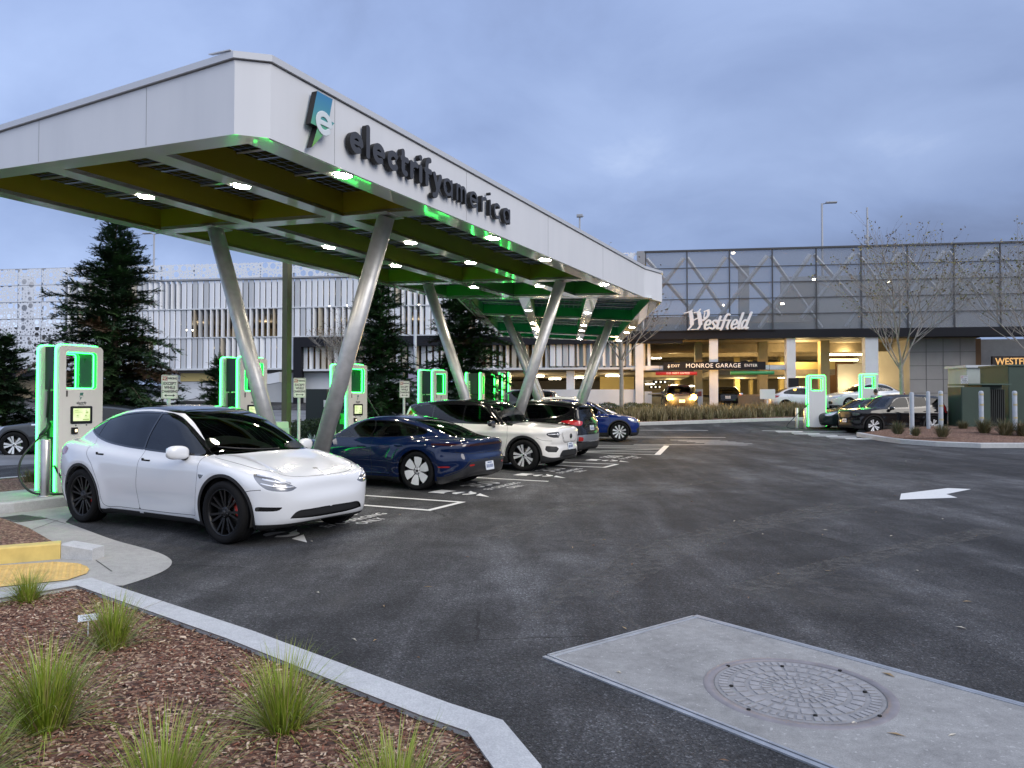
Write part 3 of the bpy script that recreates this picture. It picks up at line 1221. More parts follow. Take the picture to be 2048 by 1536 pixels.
# ================================================================ the solar canopy
def m_panel():
 """painted cladding with faint rain streaks and dust"""
 t = NT('white_panel')
 st = t.noise(t.coord('Object', (2.2, 2.2, .3)), 1.3, 4, .55)
 ds = t.noise(t.coord('Object'), .7, 4, .6)
 k = t.math('ADD', t.math('MULTIPLY', st, .6), t.math('MULTIPLY', ds, .4))
 t.set(Base_Color=t.ramp(k, [(.32, (.60, .612, .635)), (.55, (.645, .655, .675)), (.7, (.665, .673, .69))]), Roughness=.42)
 t.bump(t.noise(t.coord('Object'), 1.1, 2, .5), .12, .02)
 return t.m
M_WPANEL = m_panel()
M_COPING = mat('coping_metal', (.55, .56, .58), .4, metal=.2)
M_GLOSSW = mat('gloss_white_soffit', (.78, .80, .78), .16, coat=1.0)
M_COL = mat('galvanised_column', (.46, .465, .47), .42, metal=.55, vary=.15, vscale=5)
M_ALUB = mat('aluminium_rail', (.6, .61, .62), .35, metal=.6)
M_LAMP = mat('downlight_lens', (1, .96, .9), .4, emit=(1, .88, .70), estr=170)
M_LRING = mat('downlight_ring', (.75, .75, .75), .3)
def m_pv():
 """bifacial solar glass: dark cells with clear gaps between them"""
 t = NT('solar_cells')
 v = t.coord('Object')
 sep = t.new('ShaderNodeSeparateXYZ')
 t.l.new(v, sep.inputs[0])
 def gap(c, size, w):
  f = t.math('FRACT', t.math('DIVIDE', c, size))
  return t.math('LESS_THAN', t.math('ABSOLUTE', t.math('SUBTRACT', f, .5)), w / size / 2)
 g = t.math('MAXIMUM', gap(sep.outputs[0], .166, .010), gap(sep.outputs[1], .166, .010))
 half = gap(sep.outputs[0], 1.02, .03)
 g = t.math('MAXIMUM', g, half)
 tr = t.new('ShaderNodeBsdfTranslucent')
 tr.inputs['Color'].default_value = (.34, .37, .40, 1)
 mx = t.new('ShaderNodeMixShader')
 t.set(Base_Color=(.006, .007, .009), Roughness=.12)
 t.l.new(g, mx.inputs[0])
 t.l.new(t.bsdf.outputs[0], mx.inputs[1])
 t.l.new(tr.outputs[0], mx.inputs[2])
 t.l.new(mx.outputs[0], t.out.inputs['Surface'])
 return t.m
M_PV = m_pv()
zs1 = lambda v: 4.61 - .047 * (v + 7.13)
zs2 = lambda v: 4.83 - .0487 * (v + 3.24)
fold_u2 = lambda v: 22.14 - .381 * v
BAND = .17
DEPTH = .40
def canopy():
 root = empty('solar_canopy', P(13, -9.2), 0, 'long white solar canopy on slanted steel columns, green underside and lettered front', 'canopy')
 inv = -root.location
 def loc(p):
  return p + inv
 L1 = lambda u, v, dz=0: loc(P(u, v, zs1(v) + dz))
 L2 = lambda u, v, dz=0: loc(P2(u, v, zs2(v) + dz))
 frame = MB()
 def bar(F, u0, u1, v0, v1, dz=.06, vs=None):
  c = [F(u0, v0), F(u1, v0), F(u1, v1), F(u0, v1)]
  t = [F(u0, v0, dz), F(u1, v0, dz), F(u1, v1, dz), F(u0, v1, dz)]
  frame.add(c + t, [(3, 2, 1, 0), (4, 5, 6, 7), (0, 1, 5, 4), (1, 2, 6, 5), (2, 3, 7, 6), (3, 0, 4, 7)], False)
 # leg 1: long bands, then cross bands butted between them
 bands1 = [(-12.55, -12.2), (-10.2, -9.86), (-8.22, -7.88), (-6.5, -6.115)]
 UF = 20.35
 crosses1 = [(6.055, 6.36), (9.76, 10.08), (17.1, 17.42), (20.2, UF)]
 bar(L1, 6.055, UF, *bands1[0])
 bar(L1, 6.055, UF, *bands1[1])
 bar(L1, 6.055, UF, *bands1[2])
 bar(L1, 6.3, UF, *bands1[3])
 gaps1 = [(-12.2, -10.2), (-9.86, -8.22), (-7.88, -6.5)]
 for u0, u1 in crosses1:
  for v0, v1 in gaps1:
   bar(L1, u0, u1, v0 + .002, v1 - .002)
 # leg 2
 bands2 = [(-3.2, -2.86), (-1.27, -.93), (.76, 1.1), (2.62, 2.98)]
 gaps2 = [(-2.86, -1.27), (-.93, .76), (1.1, 2.62)]
 UE = 37.55
 crosses2 = [27.75, 34.65]
 def q2(pts, dz=.06):
  c = [L2(*p) for p in pts]
  t = [L2(p[0], p[1], dz) for p in pts]
  n = len(c)
  frame.add(c + t, [tuple(reversed(range(n))), tuple(range(n, 2 * n))] + [(i, (i + 1) % n, n + (i + 1) % n, n + i) for i in range(n)], False)
 cut = lambda v: fold_u2(v) if v < 2.0 else 21.62 + (v - 2.62) * 1.25      # the fold line, clipped by the chamfer at its front end
 for v0, v1 in bands2:
  q2([(cut(v0) + .02 + (.3 if v0 > 2 else 0), v0), (UE, v0), (UE, v1), (cut(v1) + .02 + (.3 if v0 > 2 else 0), v1)])
 for v0, v1 in gaps2:
  q2([(cut(v0) + .02, v0 + .002), (cut(v0) + .3, v0 + .002), (cut(v1) + .3, v1 - .002), (cut(v1) + .02, v1 - .002)])
  for uc in crosses2:
   q2([(uc, v0 + .002), (uc + .3, v0 + .002), (uc + .3, v1 - .002), (uc, v1 - .002)])
  q2([(UE - .3, v0 + .002), (UE, v0 + .002), (UE, v1 - .002), (UE - .3, v1 - .002)])
 # filler between the two legs at the fold
 a, b = P(UF, -12.5, zs1(-12.5)), P(UF, -6.115, zs1(-6.115))
 w = [loc(x) for x in (a, b, P(20.72, -6.04, zs1(-6.04)), P2(21.93, 2.66, zs2(2.66)), P2(21.64, 2.62, zs2(2.62)), P2(cut(1.1) + .02, 1.1, zs2(1.1)), P2(cut(-3.2) + .02, -3.2, zs2(-3.2)))]
 nw = len(w)
 frame.add(w + [x + Vector((0, 0, .06)) for x in w], [tuple(reversed(range(nw))), tuple(range(nw, 2 * nw))] + [(i, (i + 1) % nw, nw + (i + 1) % nw, nw + i) for i in range(nw)], False)
 # chamfer piece at the near right corner
 w = [L1(6.055, -6.5), L1(6.3, -6.5), L1(6.3, -6.115), L1(6.055, -6.4)]
 frame.add(w + [x + Vector((0, 0, .06)) for x in w], [(3, 2, 1, 0), (4, 5, 6, 7), (0, 1, 5, 4), (1, 2, 6, 5), (2, 3, 7, 6), (3, 0, 4, 7)], False)
 frame.build('soffit_frame', M_GLOSSW, root, fix=False)
 # bays: coloured linings that run from olive at the near end to emerald at the far end, solar glass above
 shade = [(.40, .34, .016), (.29, .38, .028), (.075, .40, .06), (.018, .38, .12), (.012, .40, .16), (.012, .40, .17)]
 def bay(F, corners, k):
  m_ = mat('bay_lining_%s' % 'abcdef'[k], shade[k], .42, coat=.1)
  lo = [F(u, v, .004) for u, v in corners]
  hi = [F(u, v, DEPTH) for u, v in corners]
  mb = MB()
  n = len(lo)
  cen = sum(lo, Vector()) / n
  for i in range(n):
   j = (i + 1) % n
   out = ((lo[i] + lo[j]) / 2 - cen)
   out.z = 0
   out = out.normalized() * .012
   mb.add([lo[i], lo[j], hi[j], hi[i], lo[i] + out, lo[j] + out, hi[j] + out, hi[i] + out],
    [(0, 3, 2, 1), (4, 5, 6, 7), (0, 1, 5, 4), (3, 7, 6, 2), (0, 4, 7, 3), (1, 2, 6, 5)], False)
  mb.build('bay_lining', m_, root)
  # glass in its own axes so that the cell grid follows the bay
  us = [c_[0] for c_ in corners]
  vs = [c_[1] for c_ in corners]
  u0, v0 = min(us), min(vs)
  o0 = F(u0, v0, DEPTH + .01)
  ex = (F(u0 + 1, v0, DEPTH + .01) - o0).normalized()
  ey = (F(u0, v0 + 1, DEPTH + .01) - o0).normalized()
  g = MB()
  n = len(corners)
  b_ = [((u - u0), (v - v0), 0) for u, v in corners]
  t_ = [(x, y, .02) for x, y, z in b_]
  g.add(b_ + t_, [tuple(reversed(range(n))), tuple(range(n, 2 * n))], False)
  po = g.build('solar_panel', M_PV, root)
  orient(po, o0, ex, ey)
  rl = MB()
  span = max(us) - u0
  wv = max(vs) - v0
  nn = max(2, int(round(span / 1.05)))
  fu = lambda v: min(us) if len(set(us)) == 2 else (corners[0][0] + (corners[-1][0] - corners[0][0]) * (v - vs[0]) / (vs[-1] - vs[0]))
  for k2 in range(1, nn):
   uu = u0 + span * k2 / nn
   va = v0 + .01
   vb = v0 + wv - .01
   if uu < max(corners[0][0], corners[-1][0]):
    continue
   p0, p1 = F(uu, va, DEPTH - .035), F(uu, vb, DEPTH - .035)
   rl.tube([p0, p1], .018, 4, smooth=False)
  if rl.v:
   rl.build('panel_rail', M_ALUB, root)
 rows1 = [(6.36, 9.76), (10.08, 17.1), (17.42, 20.2)]
 for r_, (u0, u1) in enumerate(rows1):
  for v0, v1 in gaps1:
   bay(L1, [(u0, v0), (u1, v0), (u1, v1), (u0, v1)], r_)
 for v0, v1 in gaps2:
  bay(L2, [(cut(v0) + .3, v0), (27.75, v0), (27.75, v1), (cut(v1) + .3, v1)], 3)
  bay(L2, [(28.05, v0), (34.65, v0), (34.65, v1), (28.05, v1)], 4)
  bay(L2, [(34.95, v0), (UE - .3, v0), (UE - .3, v1), (34.95, v1)], 5)
 # fascia: one skin round the edge with a coping on top
 path = [(P(6.05, -12.56), 5.24, zs1(-12.56)), (P(6.05, -6.4), 5.42, zs1(-6.4)), (P(6.3, -6.11), 5.42, zs1(-6.11)), (P(20.75, -6.0), 5.37, 4.55),
   (P2(22.35, 3.0), 5.36, 4.53), (P2(37.6, 3.0), 5.30, 4.53), (P2(37.6, -3.22), 5.18, 4.82), (P2(23.4, -3.22), 5.20, 4.83), (P(20.3, -12.56), 5.24, zs1(-12.56))]
 n = len(path)
 cen = P(14, -9.3)
 def inward(k, w_):
  ps = [p[0] for p in path]
  a_, b_, c_ = ps[(k - 1) % n], ps[k], ps[(k + 1) % n]
  e1, e2 = (b_ - a_).normalized(), (c_ - b_).normalized()
  n1, n2 = Vector((e1.y, -e1.x, 0)), Vector((e2.y, -e2.x, 0))
  m_ = (n1 + n2).normalized()
  # path runs counter-clockwise seen from below; outward is the side away from the centre
  s = m_ / max(.35, m_.dot(n1))
  if (b_ - cen).dot(s) > 0 and k not in (7,):
   s = -s
  return s * w_
 fa, co, sh = MB(), MB(), MB()
 for k in range(n):
  j = (k + 1) % n
  (p0, t0, b0), (p1, t1, b1) = path[k], path[j]
  i0, i1 = inward(k, .05), inward(j, .05)
  o0, o1 = inward(k, -.035), inward(j, -.035)
  ii0, ii1 = inward(k, .3), inward(j, .3)
  V_ = lambda p, z: loc(Vector((p.x, p.y, z)))
  fa.add([V_(p0, b0), V_(p1, b1), V_(p1, t1 - .012), V_(p0, t0 - .012), V_(p0 + i0, b0 + .002), V_(p1 + i1, b1 + .002), V_(p1 + i1, t1 - .012), V_(p0 + i0, t0 - .012)],
   [(0, 1, 2, 3), (5, 4, 7, 6), (4, 5, 1, 0), (3, 2, 6, 7)], False)
  q_ = [V_(p0 + o0, t0), V_(p1 + o1, t1), V_(p1 + o1, t1 + .075), V_(p0 + o0, t0 + .075), V_(p0 + ii0, t0), V_(p1 + ii1, t1), V_(p1 + ii1, t1 + .085), V_(p0 + ii0, t0 + .085)]
  co.add(q_, [(0, 1, 2, 3), (5, 4, 7, 6), (4, 5, 1, 0), (3, 2, 6, 7)], False)
 fo = fa.build('fascia', M_WPANEL, root, fix=True)
 co.build('coping', M_COPING, root, fix=True)
 # panel joints on the two visible faces
 jo = MB()
 Mj = mat('panel_joint', (.30, .31, .33), .7)
 for uu in (7.39, 10.68, 14.0, 17.3):
  p = loc(P(uu, -6.11 + (uu - 6.3) / 14.45 * .11 + .001, 0))
  jo.box((p.x, p.y, (4.57 + 5.39) / 2), (.006, .004, .80), AX * -1 + math.pi / 2)
 for vv in (-7.83, -9.9, -11.9):
  p = loc(P(6.049, vv, 0))
  jo.box((p.x, p.y, (zs1(vv) + 5.24 + (vv + 12.56) * .03) / 2), (.004, .006, 5.24 + (vv + 12.56) * .029 - zs1(vv) - .04), AX * -1 + math.pi / 2)
 jo.build('fascia_joint', Mj, root)
 # flashing tab lifted at the near corner
 fl = MB()
 p0 = [loc(P(6.0, -6.75, 5.515)), loc(P(6.0, -6.42, 5.50)), loc(P(6.06, -6.42, 5.50)), loc(P(6.06, -6.75, 5.53))]
 fl.add(p0 + [x + Vector((0, 0, .012)) for x in p0], [(3, 2, 1, 0), (4, 5, 6, 7), (0, 1, 5, 4), (1, 2, 6, 5), (2, 3, 7, 6), (3, 0, 4, 7)], False)
 fl.build('coping_flashing', M_COPING, root)
 # columns
 cols = [(P(9.93, -8.72), P(9.93, -7.13, zs1(-7.13))), (P(9.93, -9.2), P(9.93, -10.96, zs1(-10.96))),
   (P(17.25, -8.72), P(17.25, -7.11, zs1(-7.11))), (P(17.25, -9.2), P(17.25, -11.02, zs1(-11.02))),
   (P2(27.9, .3), P2(27.9, 1.85, zs2(1.85))), (P2(27.9, -.2), P2(27.9, -2.04, zs2(-2.04))),
   (P2(34.8, .3), P2(34.8, 1.85, zs2(1.85))), (P2(34.8, -.2), P2(34.8, -2.04, zs2(-2.04)))]
 for a, b in cols:
  mb = MB()
  d = (b - a).normalized()
  mb.m(0, True).tube([loc(a - d * .1), loc(b - d * .02)], .14, 28)
  cb = mb.build('column', M_COL, root)
  pl = MB()
  t = loc(b - Vector((0, 0, .008)))
  pl.box(tuple(t), (.5, .34, .014), math.atan2(U.y, U.x))
  pl.build('head_plate', M_GLOSSW, cb)
  g = loc(a)
  ft = MB()
  ft.m(0, True).lathe([(.24, 0), (.24, .03), (.0, .03)], 28, 'z', (g.x, g.y, ground_z(a.x, a.y)))
  ft.build('base_plate', M_COL, cb)
 # downlights
 spots = [(L1, u, v) for u in (7.76, 12.0, 14.35, 18.07) for v in (-10.03, -8.05, -6.26)]
 spots += [(L2, u, v) for u in (25.8, 30.1, 32.4, 36.8) for v in (-1.1, .93)] + [(L2, u, 2.85) for u in (30.1, 32.4, 36.8)]
 for F, u, v in spots:
  p = F(u, v, -.002)
  mb = MB()
  mb.m(0, True).lathe([(.135, 0), (.135, -.012), (.115, -.016)], 24, 'z', tuple(p))
  r_ = mb.build('downlight', M_LRING, root)
  mb = MB()
  mb.m(0, True).lathe([(.114, -.015), (.08, -.02), (0, -.022)], 24, 'z', tuple(p))
  mb.build('lens', M_LAMP, r_)
 # lettering and emblem on the front fascia
 M_LET = mat('letter_face', (.045, .046, .052), .45)
 M_LSIDE = mat('letter_return', (.006, .006, .007), .5)
 def arc(cx, cy_, rx, ry, a0, a1, n=18):
  return [(cx + rx * math.cos(rad(a0 + (a1 - a0) * k / n)), cy_ + ry * math.sin(rad(a0 + (a1 - a0) * k / n))) for k in range(n + 1)]
 def glyph(ch, t):
  """strokes on an x-height of 1; t is the stroke weight. returns strokes, advance"""
  h = t / 2
  r = .5 - h
  if ch == 'e':
   return [arc(.5, .5, r, r, 0, 302 if t > .25 else 318), ([(h, .5), (1 - h, .5)], min(t, .2))], 1.0
  if ch == 'c':
   return [arc(.48, .5, r, r, 48, 312)], .86
  if ch == 'l':
   return [[(h, h), (h, 1.62 - h)]], t
  if ch == 'i':
   return [[(h, h), (h, 1 - h)], [(h, 1.36), (h, 1.361)]], t
  if ch == 't':
   return [[(h + .1, 1.36 - h), (h + .1, .34)] + arc(.1 + h + .22, .22 + h, .22, .22, 180, 285, 8), [(h, .94 - h * .6), (.62, .94 - h * .6)]], .66
  if ch == 'r':
   return [[(h, h), (h, 1 - h)], [(h, .55)] + arc(.40 + h, .56, .40, .44 - h, 180, 75, 10)], .62
  if ch == 'f':
   return [[(h + .1, h), (h + .1, 1.1)] + arc(.1 + h + .26, 1.12, .26, .5 - h, 180, 80, 10), [(h * .9, .94 - h * .6), (.62, .94 - h * .6)]], .64
  if ch == 'y':
   return [[(h, 1 - h), (.46, .12)], [(.92 - h, 1 - h), (.44, .0), (.34, -.22), (.22, -.30), (.08, -.30)]], .92
  if ch == 'a':
   return [arc(.5, .5, r, r, 0, 360), [(1 - h, h), (1 - h, 1 - h)]], 1.0
  if ch == 'm':
   w_ = .40
   return [[(h, h), (h, 1 - h)], [(h, .5)] + arc(h + w_ / 2 + .04, .62, w_ / 2 + .04, .38 - h, 180, 0, 10) + [(h + w_ + .08, h)],
     [(h + w_ + .08, .5)] + arc(h + w_ * 1.5 + .12, .62, w_ / 2 + .04, .38 - h, 180, 0, 10) + [(h + 2 * w_ + .16, h)]], 2 * w_ + .16 + t
  return [], .4
 def letter(ch, t, size, depth):
  st_, adv = glyph(ch, t)
  g = .035
  xs = np.arange(-.1, 1.35, g)
  ys = np.arange(-.55, 1.75, g)
  X, Y = np.meshgrid(xs, ys, indexing='ij')
  Vg = [(x, y, 0) for x, y in zip(X.ravel(), Y.ravel())]
  m_ = len(ys)
  Fg = [(i * m_ + j, (i + 1) * m_ + j, (i + 1) * m_ + j + 1, i * m_ + j + 1) for i in range(len(xs) - 1) for j in range(m_ - 1)]
  s = Soup(Vg, [(0, 0, 1)] * len(Vg), Fg, 'x')
  def fld(V_, N_):
   d = np.full(len(V_), 9.0)
   for q_ in st_:
    tt = t
    if isinstance(q_, tuple):
     q_, tt = q_
    d = np.minimum(d, seg_dist(V_[:, 0], V_[:, 1], np.array(q_), False)[0] - tt / 2)
   return d
  s.carve(fld, 'in', ('x',))
  s.drop(('x',))
  s.V = [(p[0] * size, p[1] * size, p[2]) for p in s.V]
  return s, adv
 def emit_letter(s, name, u, base, depth, parent):
  # front face + dark returns as one mesh with two materials
  idx, vs, fs, mi = {}, [], [], []
  for f in s.F:
   gf = []
   for i in f:
    if i not in idx:
     idx[i] = len(vs)
     vs.append((s.V[i][0], s.V[i][1], depth))
    gf.append(idx[i])
   fs.append(tuple(gf))
   mi.append(0)
  nv = len(vs)
  cnt = set()
  for f in fs:
   for k in range(len(f)):
    cnt.add((f[k], f[(k + 1) % len(f)]))
  rim = [(i, j) for i, j in cnt if (j, i) not in cnt]
  vs += [(x, y, .0) for x, y, z in vs]
  for i, j in rim:
   fs.append((j, i, nv + i, nv + j))
   mi.append(1)
  me = bpy.data.meshes.new(name)
  me.from_pydata(vs, [], fs)
  me.materials.append(M_LET)
  me.materials.append(M_LSIDE)
  me.polygons.foreach_set('material_index', mi)
  me.update()
  o_ = link_obj(name, me, parent)
  v_ = -6.11 + (u - 6.3) / 14.45 * .11
  orient(o_, loc(P(u, v_ + .03, base)), U, Vector((0, 0, 1)))
  return o_
 size = .275
 word = [('electrify', .29, 7.56, 9.76), ('america', .175, 9.80, 12.08)]
 sign = bpy.data.objects.new('fascia_lettering', None)
 col.objects.link(sign)
 sign.parent = root
 _children.setdefault(root.name, []).append(sign)
 base = 4.79
 for txt, t, ua, ub in word:
  gl = [(letter(c, t, size, .1)) for c in txt]
  tot = sum(a * size for s, a in gl)
  sp = (ub - ua - tot) / (len(txt) - 1)
  u = ua
  for (s, a), c in zip(gl, txt):
   emit_letter(s, 'letter', u, base, .075, sign)
   u += a * size + sp
 # bolt emblem: blue to green slab with a round white e across it
 bolt = [(.13, .72), (.45, .70), (.37, .34), (.50, .36), (.20, -.02), (.06, -.06), (.17, .24), (.0, .22)]
 bolt = [(.115, .72), (.41, .72), (.34, .42), (.45, .42), (.02, -.03), (.13, .27), (.0, .27)]
 t_ = NT('emblem_gradient')
 vco = t_.coord('Object')
 sp_ = t_.new('ShaderNodeSeparateXYZ')
 t_.l.new(vco, sp_.inputs[0])
 t_.set(Base_Color=t_.ramp(sp_.outputs[1], [(.0, (.16, .38, .05)), (.30, (.10, .36, .24)), (.45, (.07, .27, .33)), (.70, (.04, .20, .38))]), Roughness=.4)
 mb = MB()
 mb.m(0).prism(bolt, .0, .085, caps=(True, True))
 for i in range(len(mb.f)):
  mb.mi[i] = 1 if i < len(bolt) else 0
 em = mb.build('emblem', [t_.m, M_LSIDE], root)
 orient(em, loc(P(6.82, -6.105 + .035, 4.635)), U, Vector((0, 0, 1)))
 em.scale = (.95, .94, 1)
 s, adv = letter('e', .24, .31, .09)
 ob = s.emit('emblem_letter', [('in', mat('emblem_white', (.60, .66, .68), .4))], em, thick=.004)
 ob.location = (.085, .19, .093)
 return root
canopy()
# ================================================================ the parking garage behind
FDIR = Vector((64.9, -9.0, 0)).normalized()
F0 = Vector((-35.5, 52.0, 0))
FN = Vector((-FDIR.y, FDIR.x, 0))           # points into the building
FANG = math.atan2(FDIR.y, FDIR.x)
TOP = 10.72
def fs_(px, back=0.0):
 """distance along the facade where the line of sight of a photo column meets it"""
 k = (px - 1024) / 1500
 o = F0 + FN * back
 # o.x + s*dx = k*(o.y + s*dy)
 return (k * o.y - o.x) / (FDIR.x - k * FDIR.y)
def fz_(px, py, back=0.0):
 s = fs_(px, back)
 y = (F0 + FN * back + FDIR * s).y
 return CAM_H + (800 - py) * y / 1500
def FP(s, z=0.0, back=0.0):
 return F0 + FDIR * s + FN * back + Vector((0, 0, z))
M_FINW = mat('fin_white', (.66, .68, .72), .45)
M_FING = mat('fin_grey', (.44, .46, .49), .5)
M_FINB = mat('fin_beige', (.42, .38, .31), .5)
M_GWALL = mat('garage_wall_white', (.55, .57, .60), .6, vary=.1, vscale=.5)
M_GDARK = mat('garage_dark_frame', (.012, .013, .018), .7, spec=.2)
M_GBACK = mat('garage_inner_grey', (.16, .15, .14), .8)
M_BEIGE = mat('garage_beige_paint', (.40, .31, .15), .7, vary=.08)
M_YELW = mat('garage_yellow_paint', (.58, .45, .17), .6)
M_CEIL = mat('garage_ceiling', (.24, .20, .14), .85, vary=.15)
M_FLOOR = mat('garage_floor', (.22, .20, .17), .6)
M_WCOL = mat('column_white_paint', (.60, .62, .66), .55, vary=.08, vscale=1.0)
M_TUBE = mat('tube_light_warm', (1, .85, .5), .4, emit=(1, .80, .42), estr=9)
M_SPARK = mat('lamp_white_warm', (1, .9, .75), .4, emit=(1, .88, .68), estr=30)
M_STEELL = mat('brace_steel', (.74, .77, .80), .5)
def m_perforated(name, scale, thr, color, open_frac=True):
 """sheet metal with round holes of mixed sizes cut right through"""
 t = NT(name)
 v = t.coord('Object')
 def layer(sc, lo, hi, off):
  vv = t.coord('Object', loc=off)
  n = t.new('ShaderNodeTexVoronoi', feature='F1', voronoi_dimensions='2D')
  n.inputs['Scale'].default_value = sc
  n.inputs['Randomness'].default_value = .62
  t.l.new(vv, n.inputs['Vector'])
  sc_ = t.new('ShaderNodeSeparateColor')
  t.l.new(n.outputs['Color'], sc_.inputs[0])
  r_ = t.math('MULTIPLY_ADD', t.math('POWER', sc_.outputs[0], 1.6), hi - lo, lo)
  return n.outputs['Distance'], r_
 d1, r1 = layer(scale, thr * .35, thr, (0, 0, 0))
 d2, r2 = layer(scale * 2.6, thr * .45, thr * .85, (3.3, 1.7, 0))
 h1 = t.math('LESS_THAN', d1, r1)
 h2 = t.math('MULTIPLY', t.math('LESS_THAN', d2, r2), t.math('GREATER_THAN', d1, t.math('ADD', r1, .17)))
 holes = t.math('MAXIMUM', h1, h2)
 tr = t.new('ShaderNodeBsdfTransparent')
 mx = t.new('ShaderNodeMixShader')
 t.set(Base_Color=color, Roughness=.5)
 t.l.new(holes, mx.inputs[0])
 t.l.new(t.bsdf.outputs[0], mx.inputs[1])
 t.l.new(tr.outputs[0], mx.inputs[2])
 t.l.new(mx.outputs[0], t.out.inputs['Surface'])
 return t.m
M_PERF = m_perforated('perforated_screen', 1.9, .40, (.66, .69, .74))
def m_mesh():
 t = NT('woven_mesh')
 tr = t.new('ShaderNodeBsdfTransparent')
 mx = t.new('ShaderNodeMixShader')
 t.set(Base_Color=(.20, .217, .245), Roughness=.5)
 mx.inputs[0].default_value = .41
 t.l.new(tr.outputs[0], mx.inputs[1])
 t.l.new(t.bsdf.outputs[0], mx.inputs[2])
 t.l.new(mx.outputs[0], t.out.inputs['Surface'])
 return t.m
M_MESH = m_mesh()
def fbox(mb, s0, s1, z0, z1, b0, b1):
 """box in facade coordinates: along, height, depth into the building"""
 c = FP((s0 + s1) / 2, (z0 + z1) / 2, (b0 + b1) / 2)
 mb.box(tuple(c), (s1 - s0, b1 - b0, z1 - z0), FANG)
def flocal(root, s, z, back):
 return FP(s, z, back) - root.location
def garage_left():
 base = FP(fs_(300), 0, 4)
 root = empty('parking_garage', (0, 0, 0), 0, 'white parking garage clad in tiers of vertical fins and round-holed metal screens', 'building')
 sL, sP, sR = fs_(-420), fs_(128), fs_(1292)
 s300 = fs_(290)
 # levels (heights from the photo at column 500)
 z = lambda py: fz_(500, py)
 zt, z1, z2, z3, z4 = TOP, z(556), z(616), z(674), z(736)
 zg = .9
 # inner body: floors and a recessed dark wall, with warm lamps seen between the fins
 mb = MB()
 for za in (z1 - .5, z2 - .35, z3 - .35, z4 - .3):
  fbox(mb, sP, sR, za, za + .32, .55, 15)
 mb.build('floor_slab', M_GBACK, root)
 mb = MB()
 fbox(mb, sP + .1, sR, z4 + .1, z1 - .6, 10, 10.3)
 mb.build('inner_wall', mat('garage_inner_beige', (.33, .27, .18), .8), root)
 # top screen band and the full-height screen at the left end
 scr = [(sP, sR, z1 + .05, zt, .0)]
 for s0, s1, za, zb_, bk in scr:
  g = MB()
  L = s1 - s0
  g.add([(0, 0, 0), (L, 0, 0), (L, zb_ - za, 0), (0, zb_ - za, 0)], [(0, 1, 2, 3)], False)
  o = g.build('perforated_screen', M_PERF, root)
  orient(o, FP(s0, za, bk), FDIR, (0, 0, 1))
 g = MB()
 L, H = sP - sL, zt - z4
 nx, nz = 12, 6
 for i in range(nx):
  for j in range(nz):
   a, b = L * i / nx + .02, L * (i + 1) / nx - .02
   c, d = H * j / nz + .02, H * (j + 1) / nz - .02
   g.add([(a, c, 0), (b, c, 0), (b, d, 0), (a, d, 0)], [(0, 1, 2, 3)], False)
 o = g.build('perforated_screen', M_PERF, root)
 orient(o, FP(sL, z4, 0), FDIR, (0, 0, 1))
 fr = MB()
 for i in range(nx + 1):
  s = sL + L * i / nx
  fbox(fr, s - .05, s + .05, z4, zt - .02, .06, .16)
 for j in range(nz + 1):
  zz = z4 + H * j / nz
  fbox(fr, sL, sP, zz - .04, zz + .04, .17, .25)
 s = sP
 while s < sR:
  fbox(fr, s - .04, s + .04, z1 + .08, zt - .02, .06, .14)
  s += 2.35
 fbox(fr, sP, sR, z1 - .06, z1 + .05, -.04, .3)
 fr.build('screen_frame', mat('screen_frame_grey', (.30, .31, .33), .5), root)
 bk = MB()
 fbox(bk, sL, sP, z4 - .4, z(640), 2.2, 2.5)
 bk.build('inner_wall', M_GBACK, root)
 sb = MB()
 for s in (sL + L * .2, sL + L * .52, sL + L * .80):
  fbox(sb, s, s + .55, z4, zt - .3, 1.2, 1.7)
 sb.build('screen_column', M_GWALL, root)
 # fins in three tiers
 rn = random.Random(11)
 for ti, (za, zb_) in enumerate(((z2 + .04, z1 - .10), (z3 + .04, z2 - .04), (z4, z3 - .04))):
  fin = MB()
  s = sP + .3
  k = 0
  run, mode = 0, 0
  while s < sR:
   px_dark = None
   if run <= 0:
    mode = rn.choice((0, 0, 0, 1, 1, 2))
    run = rn.randint(4, 9)
   run -= 1
   if ti == 2 and fs_(588) < s < fs_(1100):
    s += .42
    continue
   w = .34 if mode == 0 else (.20 if mode == 1 else .12)
   m_ = rn.choice((0, 0, 0, 1)) if mode == 0 else rn.choice((0, 0, 0, 0, 1, 2))
   fin.m(m_)
   dep = .06 if mode == 0 else .30
   ang = FANG + (0 if mode == 0 else rad(rn.choice((35, 55, 65)) if mode == 1 else rn.choice((78, 84, 90))))
   c = FP(s, (za + zb_) / 2, .12)
   if mode == 0:
    fin.rbox(tuple(c), (w, .12, zb_ - za), .05, 2, 'z', ang)
   else:
    fin.rbox(tuple(c), (.34, .07, zb_ - za), .03, 2, 'z', ang)
   s += .40
  fin.build('facade_fins', [M_FINW, M_FING, M_FINB], root)['kind'] = 'stuff'
 # ledges
 ld = MB()
 fbox(ld, sP, fs_(590), z4 - .12, z4 - .01, -.12, .5)
 for zz in (z2, z3):
  fbox(ld, sP, sR, zz - .035, zz + .035, .0, .3)
 ld.build('ledge', M_GWALL, root)
 # black portal frame and the fins below it
 zb0, zb1 = fz_(800, 692), fz_(800, 672)
 bf = MB()
 fbox(bf, fs_(588), sR + 2.2, zb0, zb1, -.15, .35)
 fbox(bf, fs_(588), fs_(603), .2, zb0 - .002, -.15, .35)
 bf.build('portal_frame', M_GDARK, root)
 fin = MB()
 s = fs_(606)
